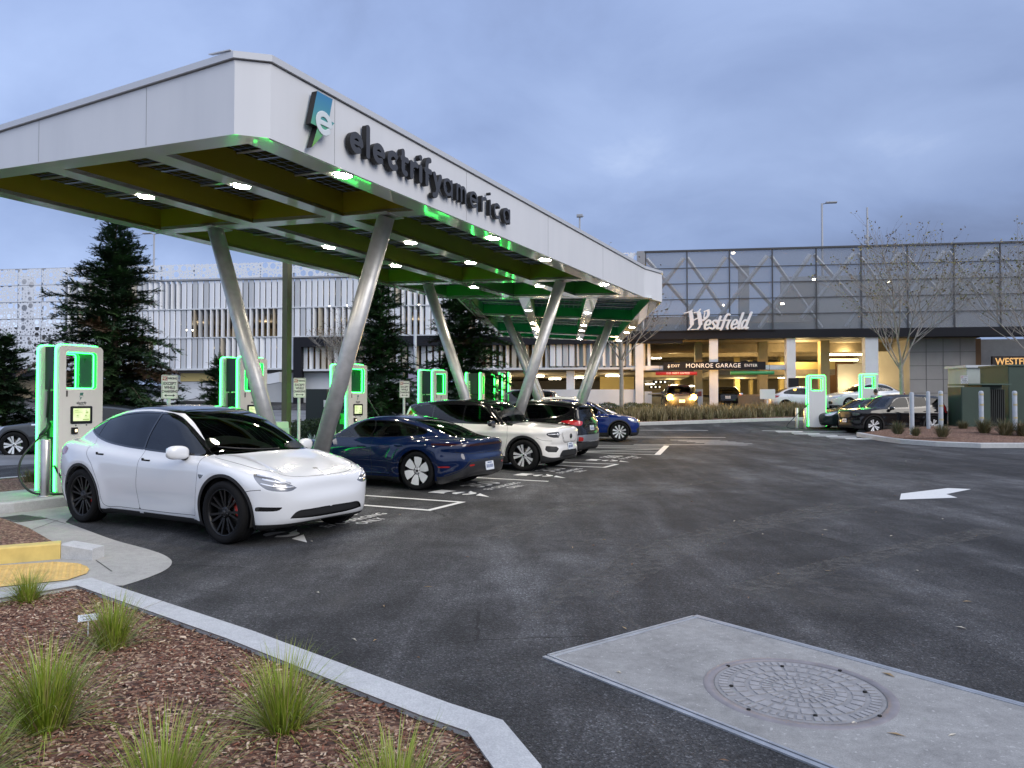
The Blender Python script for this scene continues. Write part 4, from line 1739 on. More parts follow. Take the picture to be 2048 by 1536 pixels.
 while s < sR + .4:
  fin.m(rn.choice((0, 0, 1, 2)))
  c = FP(s, (zb0 + fz_(800, 737)) / 2, .35)
  fin.rbox(tuple(c), (.30, .07, zb0 - fz_(800, 737)), .03, 2, 'z', FANG + rad(rn.choice((0, 0, 55))))
  s += .42
 fin.build('facade_fins', [M_FINW, M_FING, M_FINB], root)['kind'] = 'stuff'
 ld = MB()
 fbox(ld, fs_(606), sR, fz_(800, 741), fz_(800, 737), .0, .8)
 ld.build('ledge', M_GWALL, root)
 # lower storey: white wall, sloping ramp edge, yellow strip
 lw = MB()
 fbox(lw, fs_(330), fs_(800), .3, z4 - .13, .7, 1.1)
 lw.build('lower_wall', M_GWALL, root)
 rp = MB()
 a0, a1 = fs_(300), fs_(575)
 p = [FP(a0, fz_(300, 800), -1.2), FP(a1, fz_(575, 745), -1.2), FP(a1, fz_(575, 765), -1.2), FP(a0, fz_(300, 818), -1.2)]
 q = [x + FN * .35 for x in p]
 rp.add(p + q, [(0, 1, 2, 3), (7, 6, 5, 4), (0, 4, 5, 1), (3, 2, 6, 7), (0, 3, 7, 4), (1, 5, 6, 2)], False)
 rp.build('ramp_parapet', M_GWALL, root, fix=True)
 ys = MB()
 fbox(ys, fs_(350), fs_(430), z4 - .85, z4 - .14, .62, .69)
 ys.build('yellow_band', M_YELW, root)
 bw = MB()
 fbox(bw, sL, fs_(128), .3, z4 - .5, .4, .8)
 bw.build('lower_wall', mat('lower_wall_tan', (.30, .24, .15), .8, vary=.15, vscale=.4), root)
 cn = MB()
 fbox(cn, sL, fs_(128), z4 - .49, z4 - .25, -.4, .9)
 cn.build('canopy_edge', M_GDARK, root)
 # lamps deep in the garage
 for px, py, bk_ in ((378, 660, 6), (490, 640, 6), (612, 622, 5), (690, 610, 5), (835, 610, 5), (655, 612, 4)):
  s_, z_ = fs_(px, bk_), fz_(px, py, bk_)
  p = FP(s_, z_, bk_)
  mb = MB()
  mb.rbox(tuple(p), (.5, .14, .08), .03, 2, 'x', FANG)
  mb.build('ceiling_lamp', M_SPARK, root)
 for px, bk_, zz in ((400, 5, z2 - .6), (530, 5, z2 - .6), (680, 5, z2 - .6), (830, 5, z2 - .6), (430, 5, z3 - .55), (560, 5, z3 - .55)):
  p = FP(fs_(px, bk_), zz, bk_)
  ld = bpy.data.lights.new('garage_lamp', 'POINT')
  ld.energy = 45
  ld.color = (1, .78, .5)
  ld.shadow_soft_size = .3
  lo = bpy.data.objects.new('garage_lamp', ld)
  col.objects.link(lo)
  lo.location = p
  lo.parent = root
 # open ground floor behind the row of parked cars: half-height white wall, columns, warm rooms
 s0, s1 = fs_(800), fs_(1292)
 pw = MB()
 fbox(pw, s0, fs_(1270), .6, fz_(1150, 779), .1, .35)
 pw.build('parapet_wall', M_GWALL, root)
 for px in (1140, 1000, 870):
  c = MB()
  fbox(c, fs_(px - 8), fs_(px + 8), .6, fz_(px, 741), .4, .95)
  c.build('column', M_WCOL, root)
 rm = MB()
 fbox(rm, s0, s1, .75, .95, 1, 24)
 rm.build('garage_floor', M_FLOOR, root)
 rm = MB()
 fbox(rm, s0, s1, fz_(1150, 743), fz_(1150, 738) + .12, 1.0, 24)
 rm.build('garage_ceiling', M_CEIL, root)
 rm = MB()
 fbox(rm, s0, s1, .95, fz_(1150, 743), 23, 23.3)
 rm.build('inner_wall', M_GBACK, root)
 rm = MB()
 fbox(rm, fs_(1200, 9), fs_(1268, 9), .96, fz_(1200, 744, 0) - .02, 9, 9.2)
 rm.build('inner_wall', M_YELW, root)
 for px, bk_ in ((1075, 5), (1225, 5), (1160, 9), (1005, 8), (1110, 12)):
  p = FP(fs_(px, bk_), fz_(1150, 743) - .12, bk_)
  mb = MB()
  mb.rbox(tuple(p), (.9, .12, .07), .03, 2, 'x', FANG)
  mb.build('ceiling_lamp', M_SPARK, root)
  ld = bpy.data.lights.new('garage_lamp', 'POINT')
  ld.energy = 140
  ld.color = (1, .76, .42)
  ld.shadow_soft_size = .3
  lo = bpy.data.objects.new('garage_lamp', ld)
  col.objects.link(lo)
  lo.location = p - Vector((0, 0, .2))
  lo.parent = root
 return root
garage_left()
def mall_garage():
 root = empty('parking_garage', (0, 0, 0), 0, 'dark mesh-fronted garage entrance building with black sign beam, white columns and cross braces', 'building')
 s0, s1 = fs_(1278), fs_(2400)
 zt = TOP + .05
 zf1 = fz_(1340, 662)
 zf0 = fz_(1340, 679)
 # mesh screen in panels with a dark grid
 cols_px = [1292, 1375, 1460, 1546, 1634, 1724, 1817, 1910, 2003, 2100, 2198, 2298, 2400]
 rows = [zf1 + (zt - .15 - zf1) * k / 5 for k in range(6)]
 me = MB()
 for a, b in zip(cols_px[:-1], cols_px[1:]):
  fbox(me, fs_(a) + .02, fs_(b) - .02, zf1 + .01, zt - .12, -.02, .0)
 me.build('mesh_screen', M_MESH, root)
 gr = MB()
 for a in cols_px:
  fbox(gr, fs_(a) - .035, fs_(a) + .035, zf1, zt - .10, -.10, -.022)
 for zz in rows[1:-1]:
  for a, b in zip(cols_px[:-1], cols_px[1:]):
   fbox(gr, fs_(a) + .046, fs_(b) - .046, zz - .022, zz + .022, -.09, -.023)
 fbox(gr, fs_(1290), s1, zt - .1, zt, -.14, .1)
 gr.build('screen_grid', mat('screen_grid_dark', (.045, .048, .055), .5), root)
 ec = MB()
 fbox(ec, fs_(1275), fs_(1291), zt - 1.05, zt, -.12, .6)
 ec.build('corner_cap', mat('corner_cap_grey', (.25, .26, .28), .5), root)
 # braces behind the mesh
 for i in range(0, 12):
  a, b = fs_(cols_px[i]), fs_(cols_px[i + 1])
  mid = (a + b) / 2
  br = MB()
  for (p0, p1) in (((a + .1, zt - .3), (b + (b - a) * .3, rows[1])), ((b - .1, zt - .3), (a - (b - a) * .25, rows[1] - .2))) if i % 2 == 0 else (((a + .1, zt - .3), (b + .6, zf1 + .2)), ((b - .1, zt - .3), (a - .6, zf1 + .2))):
   br.tube([FP(p0[0], p0[1], .9), FP(p1[0], p1[1], .9 + (.3 if p0[0] < p1[0] else 0))], .13, 4, smooth=False)
  br.build('brace', M_STEELL, root)
 # things behind the mesh: upper deck wall, stair tower, deck edge
 up = MB()
 fbox(up, fs_(1275, 6), s1, zf1 + .1, rows[2] - .4, 6, 6.3)
 fbox(up, fs_(1480, 4), fs_(1500, 4), zf1 + .1, zt - .3, 4, 4.5)
 up.build('deck_wall', mat('deck_wall_grey', (.24, .26, .29), .8), root)
 up = MB()
 fbox(up, fs_(1570, 7), s1, zf1 + .1, zt - .5, 8, 8.3)
 up.build('deck_wall', mat('deck_wall_grey2', (.26, .28, .31), .8, vary=.15, vscale=.2), root)
 up = MB()
 p = [FP(fs_(1500, 5), rows[1], 5), FP(fs_(1590, 5), rows[4] - .2, 5), FP(fs_(1640, 5), rows[4] - .2, 5), FP(fs_(1640, 5), rows[1], 5)]
 q = [x + FN * .3 for x in p]
 up.add(p + q, [(0, 3, 2, 1), (4, 5, 6, 7), (0, 1, 5, 4), (1, 2, 6, 5), (2, 3, 7, 6), (3, 0, 4, 7)], False)
 up.build('ramp_wall', mat('ramp_wall_grey', (.20, .205, .215), .8), root)
 # black fascia beam
 fb = MB()
 fbox(fb, fs_(1250), s1, zf0, zf1, -.25, .8)
 fb.build('fascia_beam', M_GDARK, root)
 # ground storey room: floor, ceiling, back and side walls
 zc = zf0 - .02
 zfl = 1.06
 D = 26
 f = MB()
 fbox(f, fs_(1275), fs_(1835), zfl - .3, zfl, .0, D)
 f.build('garage_floor', M_FLOOR, root)
 f = MB()
 fbox(f, fs_(1275), fs_(1975), zc, zc + .3, .82, D)
 f.build('garage_ceiling', M_CEIL, root)
 f = MB()
 fbox(f, fs_(1275), fs_(1980), zfl, zc, D, D + .3)
 f.build('inner_wall', M_BEIGE, root)
 # beams under the ceiling
 f = MB()
 for bk in (4, 9, 14, 19):
  fbox(f, fs_(1275), fs_(1830), zc - .55, zc - .004, bk, bk + .45)
 f.build('ceiling_beam', M_CEIL, root)
 # half-level deck inside, yellow parapets
 zy0, zy1 = fz_(1560, 735), fz_(1560, 716)
 f = MB()
 fbox(f, fs_(1440), fs_(1700), zy0 + .0, zy1 - .1, 3.0, 3.25)
 f.build('deck_parapet', M_YELW, root)
 f = MB()
 fbox(f, fs_(1440), fs_(1700), zy0 - .35, zy0 - .002, 3.0, 16)
 fbox(f, fs_(1290), fs_(1400), zy0 - .35, zy0 - .002, 7, 20)
 f.build('deck_slab', M_CEIL, root)
 f = MB()
 fbox(f, fs_(1290), fs_(1700), zy0, zc - .6, 15.6, 15.9)
 f.build('inner_wall', M_GBACK, root)
 # white beams beside the sign
 zw0, zw1 = fz_(1400, 741), fz_(1400, 730)
 f = MB()
 fbox(f, fs_(1262), fs_(1575), zw0 + .04, zw1 - .02, .15, .5)
 f.build('lintel_beam', M_WCOL, root)
 # columns
 for a, b in ((1271, 1287), (1419, 1436), (1573, 1591), (1730, 1756)):
  c = MB()
  fbox(c, fs_(a), fs_(b), zfl - .6, zf0 - .004, -.12, .145 if a < 1500 else .5)
  c.build('column', M_WCOL, root)
 for a, b, bk in ((1391, 1405, 2.2), (1519, 1536, 2.2), (1642, 1660, 1.8), (1470, 1480, 12), (1350, 1360, 16), (1560, 1568, 12), (1500, 1506, 14)):
  c = MB()
  fbox(c, fs_(a, bk), fs_(b, bk), zfl, zc - .004, bk, bk + .7)
  c.build('column', M_BEIGE if bk < 5 else M_YELW, root)
 # light tubes and lamps
 for a, b, py, bk in ((1780, 1945, 688, 5.0), (1655, 1815, 709, 7.5), (1640, 1720, 720, 10), (1640, 1672, 729, 12.5)):
  s_a, s_b = fs_(a, bk), fs_(b, bk)
  z_ = fz_(a, py, bk)
  mb = MB()
  mb.tube([FP(s_a, z_, bk), FP(s_b, z_, bk + .4)], .07, 8)
  mb.build('tube_light', M_TUBE, root)
 for px, py, bk in ((1345, 693, 8), (1313, 716, 10), (1331, 750, 10), (1447, 752, 8), (1385, 772, 18), (1358, 775, 20), (1300, 768, 18), (1567, 755, 9), (1488, 740, 14)):
  p = FP(fs_(px, bk), fz_(px, py, bk), bk)
  mb = MB()
  mb.rbox(tuple(p), (.7, .13, .08), .03, 2, 'x', FANG)
  mb.build('ceiling_lamp', M_SPARK, root)
 for px, py, bk, e in ((1345, 705, 5, 260), (1500, 705, 6, 260), (1600, 705, 2.2, 160), (1345, 765, 12, 220), (1480, 765, 10, 220), (1600, 770, 8, 200), (1690, 705, 4, 130), (1790, 720, 5, 110), (1700, 770, 8, 160), (1420, 705, 18, 200)):
  p = FP(fs_(px, bk), fz_(px, py, bk), bk)
  ld = bpy.data.lights.new('garage_lamp', 'POINT')
  ld.energy = e * 1.25
  ld.color = (1, .74, .36)
  ld.shadow_soft_size = .4
  lo = bpy.data.objects.new('garage_lamp', ld)
  col.objects.link(lo)
  lo.location = p
  lo.parent = root
 # lamps behind the mesh
 for px, py in ((1468, 505), (1630, 558), (1782, 563), (1446, 610), (1566, 607)):
  p = FP(fs_(px, 3), fz_(px, py, 3), 3)
  mb = MB()
  mb.rbox(tuple(p), (.2, .1, .1), .04, 2, 'x', FANG)
  mb.build('deck_lamp', M_SPARK, root)
 # stone-clad block on the right with joints, shop entrance
 st = MB()
 fbox(st, fs_(1836), fs_(1972), .4, zf0 - .004, 1.2, 12)
 st.build('stone_wall', mat('stone_cladding', (.30, .285, .275), .7, vary=.1, vscale=.6), root)
 jn = MB()
 for k in range(1, 6):
  zz = .4 + (zf0 - .4) * k / 6
  fbox(jn, fs_(1836), fs_(1972), zz - .012, zz + .012, 1.19, 1.199)
 for px in (1870, 1905, 1940):
  fbox(jn, fs_(px) - .012, fs_(px) + .012, .5, zf0 - .02, 1.185, 1.189)
 jn.build('stone_joint', mat('stone_joint', (.12, .115, .11), .9), root)
 st = MB()
 fbox(st, fs_(1972) + .01, fs_(1990), .4, zf0 - .004, 1.6, 3.6)
 st.build('stone_wall', mat('brown_pier', (.20, .11, .05), .7), root)
 st = MB()
 fbox(st, fs_(1990) + .01, s1, .4, zf0 - .004, 2.4, 8)
 st.build('stone_wall', mat('light_stone', (.38, .37, .36), .7, vary=.1), root)
 sh = MB()
 fbox(sh, fs_(1660, 12), fs_(1835, 12), zfl, zc - .01, 12, 12.3)
 sh.build('shop_wall', mat('shop_brown', (.13, .065, .03), .7), root)
 sh = MB()
 fbox(sh, fs_(1676, 9), fs_(1726, 9), zfl + 1.0, fz_(1700, 728, 9), 9, 9.2)
 sh.build('inner_panel', mat('inner_panel_grey', (.22, .22, .23), .6), root)
 sh = MB()
 fbox(sh, fs_(1790, 10), fs_(1832, 10), zfl, fz_(1810, 762, 10), 10, 10.2)
 sh.build('shop_panel', mat('orange_panel', (.45, .20, .04), .6), root)
 return root
mall_garage()
def garage_signs():
 r = empty('garage_sign', FP(fs_(1427), fz_(1427, 732), -.2), FANG, 'long black sign beam reading MONROE GARAGE between the words EXIT and ENTER', 'sign')
 Lm = fs_(1529) - fs_(1326)
 mb = MB()
 mb.box((0, 0, 0), (Lm, .3, .46))
 mb.build('board', M_GDARK, r)
 Mt = mat('sign_white', (.8, .8, .8), .5, emit=(.9, .92, 1), estr=.08)
 for txt, px, sz in (('MONROE GARAGE', 1425, .36), ('EXIT', 1350, .24), ('ENTER', 1500, .24)):
  t = text_mesh(txt, sz, .012, 'sign_lettering', Mt, r, spacing=1.08)
  orient(t, (fs_(px) - fs_(1427), -.158, 0), (1, 0, 0), (0, 0, 1))
 # small arrow before EXIT
 mb = MB()
 xa = fs_(1337) - fs_(1427)
 mb.box((xa, -.156, 0), (.05, .01, .2))
 mb.prism([(xa - .09, -.02), (xa + .09, -.02), (xa, -.14)], -.151, -.161, lambda a, b, h: (a, h, b))
 mb.build('sign_arrow', Mt, r)
 r = empty('clearance_bar', FP(fs_(1352), fz_(1352, 747), -.25), FANG, 'red hanging clearance bar lettered DO NOT ENTER', 'clearance bar')
 mb = MB()
 L = fs_(1393) - fs_(1311)
 mb.m(0, True).tube([(-L / 2, 0, 0), (L / 2, 0, 0)], .11, 12)
 mb.build('bar', mat('bar_red', (.42, .03, .03), .5), r)
 t = text_mesh('DO NOT ENTER', .17, .01, 'sign_lettering', Mt, r, spacing=1.15)
 orient(t, (.1, -.118, 0), (1, 0, 0), (0, 0, 1))
 for s in (-.4, .4):
  mb = MB()
  mb.tube([(L * s, 0, .1), (L * s, 0, .5)], .012, 5)
  mb.build('hanger', M_GDARK, r)
 r = empty('clearance_bar', FP(fs_(1503), fz_(1503, 746), -.25), FANG, 'plain green hanging clearance bar over the entry lane', 'clearance bar')
 L = fs_(1547) - fs_(1460)
 mb = MB()
 mb.m(0, True).tube([(-L / 2, 0, 0), (L / 2, 0, 0)], .11, 12)
 mb.build('bar', mat('bar_green', (.04, .26, .10), .5), r)
 for s in (-.4, .4):
  mb = MB()
  mb.tube([(L * s, 0, .1), (L * s, 0, .5)], .012, 5)
  mb.build('hanger', M_GDARK, r)
 # sign of the mall entrance at the right edge
 r = empty('entrance_sign', FP(fs_(2040), fz_(2030, 732), .6), FANG, 'black sign with orange entrance lettering at the right edge above the green cabinets', 'sign')
 mb = MB()
 Ls = fs_(2085) - fs_(1994)
 mb.box((0, 0, 0), (Ls, .2, 1.2))
 mb.build('board', mat('sign_brown_black', (.02, .012, .008), .5), r)
 Mo = mat('sign_orange', (.75, .40, .12), .5, emit=(1, .55, .18), estr=.35)
 for txt, dz in (('WESTFIELD', .27), ('ENTRANCE', -.25)):
  t = text_mesh(txt, .56, .01, 'sign_lettering', Mo, r, align='LEFT', offset=.01, sx=.86)
  orient(t, (-Ls / 2 + .15, -.106, dz), (1, 0, 0), (0, 0, 1))
 # mall name in slanted brush-like letters on the mesh
 r = empty('mall_lettering', FP(fs_(1368), fz_(1368, 662), -.35), FANG, 'white slanted lettering with an ornate W standing on the black beam', 'sign')
 Mw = mat('letter_white', (.66, .68, .72), .45)
 scale = (fs_(1496) - fs_(1368)) / 128.0     # metres per photo pixel
 k = scale
 def pen(strokes, w, nx=160, nz=60, box=(-4, -4, 146, 46)):
  g = .9
  xs = np.arange(box[0], box[2], g)
  zs = np.arange(box[1], box[3], g)
  X, Z = np.meshgrid(xs, zs, indexing='ij')
  Vg = [(a, b, 0) for a, b in zip(X.ravel(), Z.ravel())]
  m_ = len(zs)
  Fg = [(i * m_ + j, (i + 1) * m_ + j, (i + 1) * m_ + j + 1, i * m_ + j + 1) for i in range(len(xs) - 1) for j in range(m_ - 1)]
  s = Soup(Vg, [(0, 0, 1)] * len(Vg), Fg, 'x')
  def fld(V_, N_):
   d = np.full(len(V_), 99.0)
   for pts, wt in strokes:
    pl = catmull(pts, 6) if len(pts) > 2 else np.array(pts, float)
    # broad nib: wide across, thin along the rising direction
    d = np.minimum(d, seg_dist(V_[:, 0] * 1.0, V_[:, 1] * 1.45, pl * [1.0, 1.45], False)[0] - wt)
   return d
  s.carve(fld, 'in', ('x',))
  s.drop(('x',))
  s.V = [(a * k, b * k, c) for a, b, c in s.V]
  return s
 sl = .28
 def sh_(pts, ox):
  return [(ox + x + sl * y, y) for x, y in pts]
 W = [([(13, 35), (14.5, 22), (15, 11)], 4.0), ([(15, 11), (12, 5), (8, 0)], 2.0), ([(0, 33.5), (9, 36), (16, 40)], 1.6),
  ([(29, 34), (31, 22), (32, 11)], 4.0), ([(32, 11), (30, 5), (27, 1)], 2.0), ([(20, 34.5), (27, 36), (32, 41)], 1.6), ([(13, 0), (27, .6)], 1.0),
  ([(48, 38), (48, 30), (45, 25), (38, 19)], 2.8), ([(40, 36.5), (49, 40)], 1.6), ([(17, 18), (26, 23)], 1.5), ([(41, 34), (39, 24)], 1.2)]
 def e_(ox):
  return [(sh_([(1, 9), (9, 10), (9, 17), (5, 18.5), (1.5, 14), (1, 7), (3, 1.5), (7, .8), (10, 4)], ox), 2.3)]
 W += e_(38)
 W += [(sh_([(9, 15), (7, 18), (3, 17), (2, 13), (7, 8), (8, 4), (5, .8), (1, 2.5)], 51), 2.3)]
 W += [(sh_([(4, 26), (3, 6), (4, 1.5), (8, 2)], 61), 2.5), (sh_([(0, 18), (10, 18)], 61), 1.7)]
 W += [(sh_([(11, 29), (8, 30.5), (5, 27), (3, 4), (2, -1)], 71), 2.5), (sh_([(0, 18), (16, 18)], 71), 1.7), (sh_([(15, 17), (14, 4), (16, 1)], 70), 2.5)]
 W += e_(91)
 W += [(sh_([(5, 32), (3, 6), (4, 1), (6, 1)], 103), 2.5)]
 W += [(sh_([(9, 16), (5, 18), (1.5, 14), (1, 6), (3, 1.2), (7, 3), (10, 10)], 111), 2.3), (sh_([(13, 33), (10, 6), (11, 1), (14, 2)], 111), 2.5)]
 s = pen(W, 1)
 o = s.emit('lettering', [('in', Mw)], r, thick=.14)
 orient(o, (0, -.14, .05), (1, 0, 0), (0, 0, 1))
 mb = MB()
 mb.box((fs_(1430) - fs_(1368), .1, -.02), (7, .12, .06))
 mb.build('mounting_rail', M_GDARK, r)
garage_signs()
def roof_poles():
 for px, py, arms, bk, lab in ((305, 466, 2, 14, 'twin-arm lamp post on the garage roof behind the tall conifer'), (1160, 431, 1, 16, 'lamp post with a boxy head just right of the canopy tip'),
        (1647, 405, 1, 10, 'tall lamp post with a single bent head above the mesh garage'), (1738, 413, 0, 12, 'bare pole with small cameras above the mesh garage')):
  s_, z1 = fs_(px, bk), fz_(px, py, bk)
  z0 = TOP - 4.0
  b = FP(s_, z0, bk)
  r = empty('roof_lamp_post' if arms else 'camera_pole', b, FANG, lab, 'lamp post' if arms else 'pole')
  m_ = mat('pole_grey', (.30, .31, .33), .5)
  mb = MB()
  mb.m(0, True).tube([(0, 0, 0), (0, 0, z1 - z0)], .09, 8, r1=.07)
  mb.build('pole', m_, r)
  for k in range(arms):
   sd = 1 if k == 0 else -1
   mb = MB()
   mb.tube([(0, 0, z1 - z0 - .05), (sd * .35, 0, z1 - z0 + .02)], .04, 6)
   mb.rbox((sd * .65 if px != 1160 else .0, 0, z1 - z0 + .05), (.75 if px != 1160 else .5, .3, .12 if px != 1160 else .25), .05, 2, 'x')
   mb.build('lamp_head', m_, r)
  if not arms:
   mb = MB()
   for dz in (2.2, 2.6):
    mb.rbox((-.15, -.1, z1 - z0 - dz), (.2, .2, .22), .04, 2, 'z')
   mb.build('camera', m_, r)
roof_poles()
# ================================================================ cars: bodies carved from a smooth solid
M_TYRE = mat('tyre_rubber', (0.006, 0.006, 0.0065), 0.85, spec=.2, bump=0.15, bscale=60)
M_BLACK = mat('black_plastic', (0.013, 0.013, 0.014), 0.55)
M_GBLACK = mat('gloss_black', (0.008, 0.008, 0.009), 0.12, coat=0.6)
M_SEAM = mat('panel_gap', (0.02, 0.02, 0.022), 0.8)
M_UNDER = mat('underbody', (0.012, 0.012, 0.012), 0.9)
M_CABIN = mat('cabin_trim', (0.02, 0.02, 0.022), 0.8)
M_SEAT = mat('seat_cloth', (0.035, 0.035, 0.038), 0.7)
M_CHROME = mat('bright_metal', (0.75, 0.76, 0.78), 0.14, metal=1.0)
M_ALU = mat('wheel_alloy', (0.74, 0.75, 0.76), 0.35, metal=0.4)
M_DARKRIM = mat('dark_wheel', (0.005, 0.005, 0.0055), 0.38, spec=.35)
M_DISC = mat('brake_disc', (0.22, 0.21, 0.2), 0.4, metal=0.9)
M_RED = mat('caliper_red', (0.45, 0.02, 0.01), 0.35)
M_WHITERIM = mat('wheel_cover_silver', (0.78, 0.79, 0.77), 0.4)
M_LENS = mat('lamp_inside', (0.42, 0.43, 0.46), 0.18, metal=0.85)
M_LENSDARK = mat('lamp_housing', (0.05, 0.052, 0.055), 0.2, coat=1.0)
M_LED = mat('lamp_strip', (0.9, 0.9, 0.92), 0.2, metal=0.5)
M_TAIL = mat('tail_lamp_red', (0.22, 0.006, 0.008), 0.12, coat=1.0)
M_AMBER = mat('marker_red', (0.3, 0.012, 0.01), 0.2, coat=0.8)
M_PLATE = mat('plate_face', (0.62, 0.66, 0.7), 0.45)
M_PLATEINK = mat('plate_ink', (0.05, 0.08, 0.2), 0.5)
G_DARK = glass_mat('tinted_glass', clear=0.035)
G_MID = glass_mat('car_glass', clear=0.42)
G_DIMMED = glass_mat('dimmed_reflection_glass', clear=.03, shine=.38)  # gloss colour darkened to dim the sky's reflection in these panes
G_PRIV = glass_mat('privacy_glass', clear=0.06)
def lerp_tab(tab):
 xs = np.array([p[0] for p in tab], float)
 ys = np.array([p[1] for p in tab], float)
 o = np.argsort(xs)
 xs, ys = xs[o], ys[o]
 def f(x):
  # smooth (cubic) interpolation through the table
  x = np.clip(x, xs[0], xs[-1])
  i = np.clip(np.searchsorted(xs, x) - 1, 0, len(xs) - 2)
  t = (x - xs[i]) / (xs[i + 1] - xs[i])
  m = np.gradient(ys, xs)
  h = xs[i + 1] - xs[i]
  return ((2 * t**3 - 3 * t**2 + 1) * ys[i] + (t**3 - 2 * t**2 + t) * h * m[i]
    + (-2 * t**3 + 3 * t**2) * ys[i + 1] + (t**3 - t**2) * h * m[i + 1])
 return f
class SdfTable:
 """signed distance to a closed outline: from a table while sampling the volume, exact while placing the surface"""
 def __init__(self, poly, h=0.01, pad=0.35):
  self.p, self.h = poly, h
  self.lo = poly.min(0) - pad
  n = np.ceil((poly.max(0) + pad - self.lo) / h).astype(int) + 2
  a = self.lo[0] + h * np.arange(n[0])
  b = self.lo[1] + h * np.arange(n[1])
  A, B = np.meshgrid(a, b, indexing='ij')
  self.g = poly_sdf(A, B, poly)
  self.n = n
 def __call__(self, x, y, exact):
  if exact:
   return poly_sdf(x, y, self.p)
  u = np.clip((x - self.lo[0]) / self.h, 0, self.n[0] - 1.001)
  v = np.clip((y - self.lo[1]) / self.h, 0, self.n[1] - 1.001)
  i, j = u.astype(int), v.astype(int)
  u, v = u - i, v - j
  g = self.g
  return (g[i, j] * (1 - u) + g[i + 1, j] * u) * (1 - v) + (g[i, j + 1] * (1 - u) + g[i + 1, j + 1] * u) * v
def rim_mesh(style, rr, w):
 """wheel face pointing +y, hub at the origin"""
 mb = MB()
 d = w / 2
 mb.m(0, True).lathe([(rr, -d), (rr * 0.97, -d * 0.3), (rr * 0.93, d * 0.55), (rr * 0.955, d * 0.8), (rr * 1.0, d * 0.86), (rr * 1.02, d * 0.8)], 40, 'y')
 mb.m(2, False).lathe([(rr * 0.3, -d * 0.1), (rr * 0.9, -d * 0.1)], 32, 'y')       # backing
 mb.m(3, True).lathe([(rr * 0.22, d * 0.12), (rr * 0.62, d * 0.12), (rr * 0.62, 0)], 32, 'y')   # brake disc
 def spoke(a, poly, y0, y1, m_face=1, m_side=0, dish=0.0):
  ca, sa = math.cos(a), math.sin(a)
  # poly: (radius, offset, [depth drop])
  top = [(r * ca - o * sa, y1 - dish * (1 - r / rr) ** 2, r * sa + o * ca) for r, o in poly]
  bot = [(p[0], y0, p[2]) for p in top]
  n = len(poly)
  mb.m(m_face).add(top, [tuple(range(n))], False)
  mb.m(m_side).add(top + bot, [(i, n + i, n + (i + 1) % n, (i + 1) % n) for i in range(n)], False)
 if style == 'twin_black':
  for k in range(7):
   a = 2 * math.pi * k / 7
   for s in (-1, 1):
    spoke(a + s * 0.12, [(rr * .2, -.012), (rr * .95, -.013 + s * .012), (rr * .95, .013 + s * .012), (rr * .2, .012)], d * .35, d * .72, 1, 0, 0.03)
 elif style == 'aero_six':
  for k in range(6):
   a = 2 * math.pi * k / 6 + 0.3
   spoke(a, [(rr * .26, -.03), (rr * .5, -.062), (rr * .93, -.082), (rr * .97, 0), (rr * .93, .088), (rr * .62, .078), (rr * .26, .035)], d * .5, d * .82, 1, 0, 0.035)
 elif style == 'five_twin':
  for k in range(5):
   a = 2 * math.pi * k / 5 + math.pi / 2
   for s in (-1, 1):
    spoke(a + s * 0.2, [(rr * .2, -.012), (rr * .95, -.034), (rr * .95, .034), (rr * .2, .012)], d * .45, d * .8, 1, 0, 0.03)
 elif style == 'five_wide':
  for k in range(5):
   a = 2 * math.pi * k / 5 + math.pi / 2
   spoke(a, [(rr * .2, -.03), (rr * .95, -.052), (rr * .95, .052), (rr * .2, .03)], d * .45, d * .8, 1, 0, 0.03)
 elif style == 'swirl':
  for k in range(10):
   a = 2 * math.pi * k / 10
   wd = .03 if k % 2 else .018
   spoke(a, [(rr * .2, -.012), (rr * .6, -.02), (rr * .95, -.005 - wd), (rr * .95, .04), (rr * .2, .012)], d * .45, d * .8, 1, 0, 0.03)
 elif style == 'ten':
  for k in range(10):
   a = 2 * math.pi * k / 10
   spoke(a, [(rr * .2, -.013), (rr * .95, -.02), (rr * .95, .02), (rr * .2, .013)], d * .45, d * .8, 1, 0, 0.03)
 mb.m(1, True).lathe([(rr * .27, d * .4), (rr * .25, d * .62), (rr * .12, d * .68), (0.0, d * .68)], 24, 'y')
 mb.m(2, True).lathe([(rr * .1, d * .68), (rr * .09, d * .74), (0.0, d * .74)], 16, 'y')
 for k in range(5):
  a = 2 * math.pi * k / 5
  mb.m(2, False).lathe([(rr * .035, d * .6), (rr * .035, d * .7), (0, d * .7)], 8, 'y', (rr * .18 * math.cos(a), 0, rr * .18 * math.sin(a)))
 return mb
def tyre_mesh(R, rr, w):
 d = w / 2
 mb = MB()
 prof = [(rr * .99, -d * .82), (rr * 1.06, -d * .95), ((R + rr) / 2, -d * 1.0), (R * .955, -d * .93), (R * .985, -d * .82), (R, -d * .6),
   (R, -d * .55), (R * .985, -d * .53), (R * .985, -d * .45), (R, -d * .43), (R, -d * .05), (R * .985, -d * .03), (R * .985, d * .03), (R, d * .05),
   (R, d * .43), (R * .985, d * .45), (R * .985, d * .53), (R, d * .55),
   (R, d * .6), (R * .985, d * .82), (R * .955, d * .93), ((R + rr) / 2, d * 1.0), (rr * 1.06, d * .95), (rr * .99, d * .82)]
 mb.m(0, True).lathe(prof, 48, 'y')
 return mb
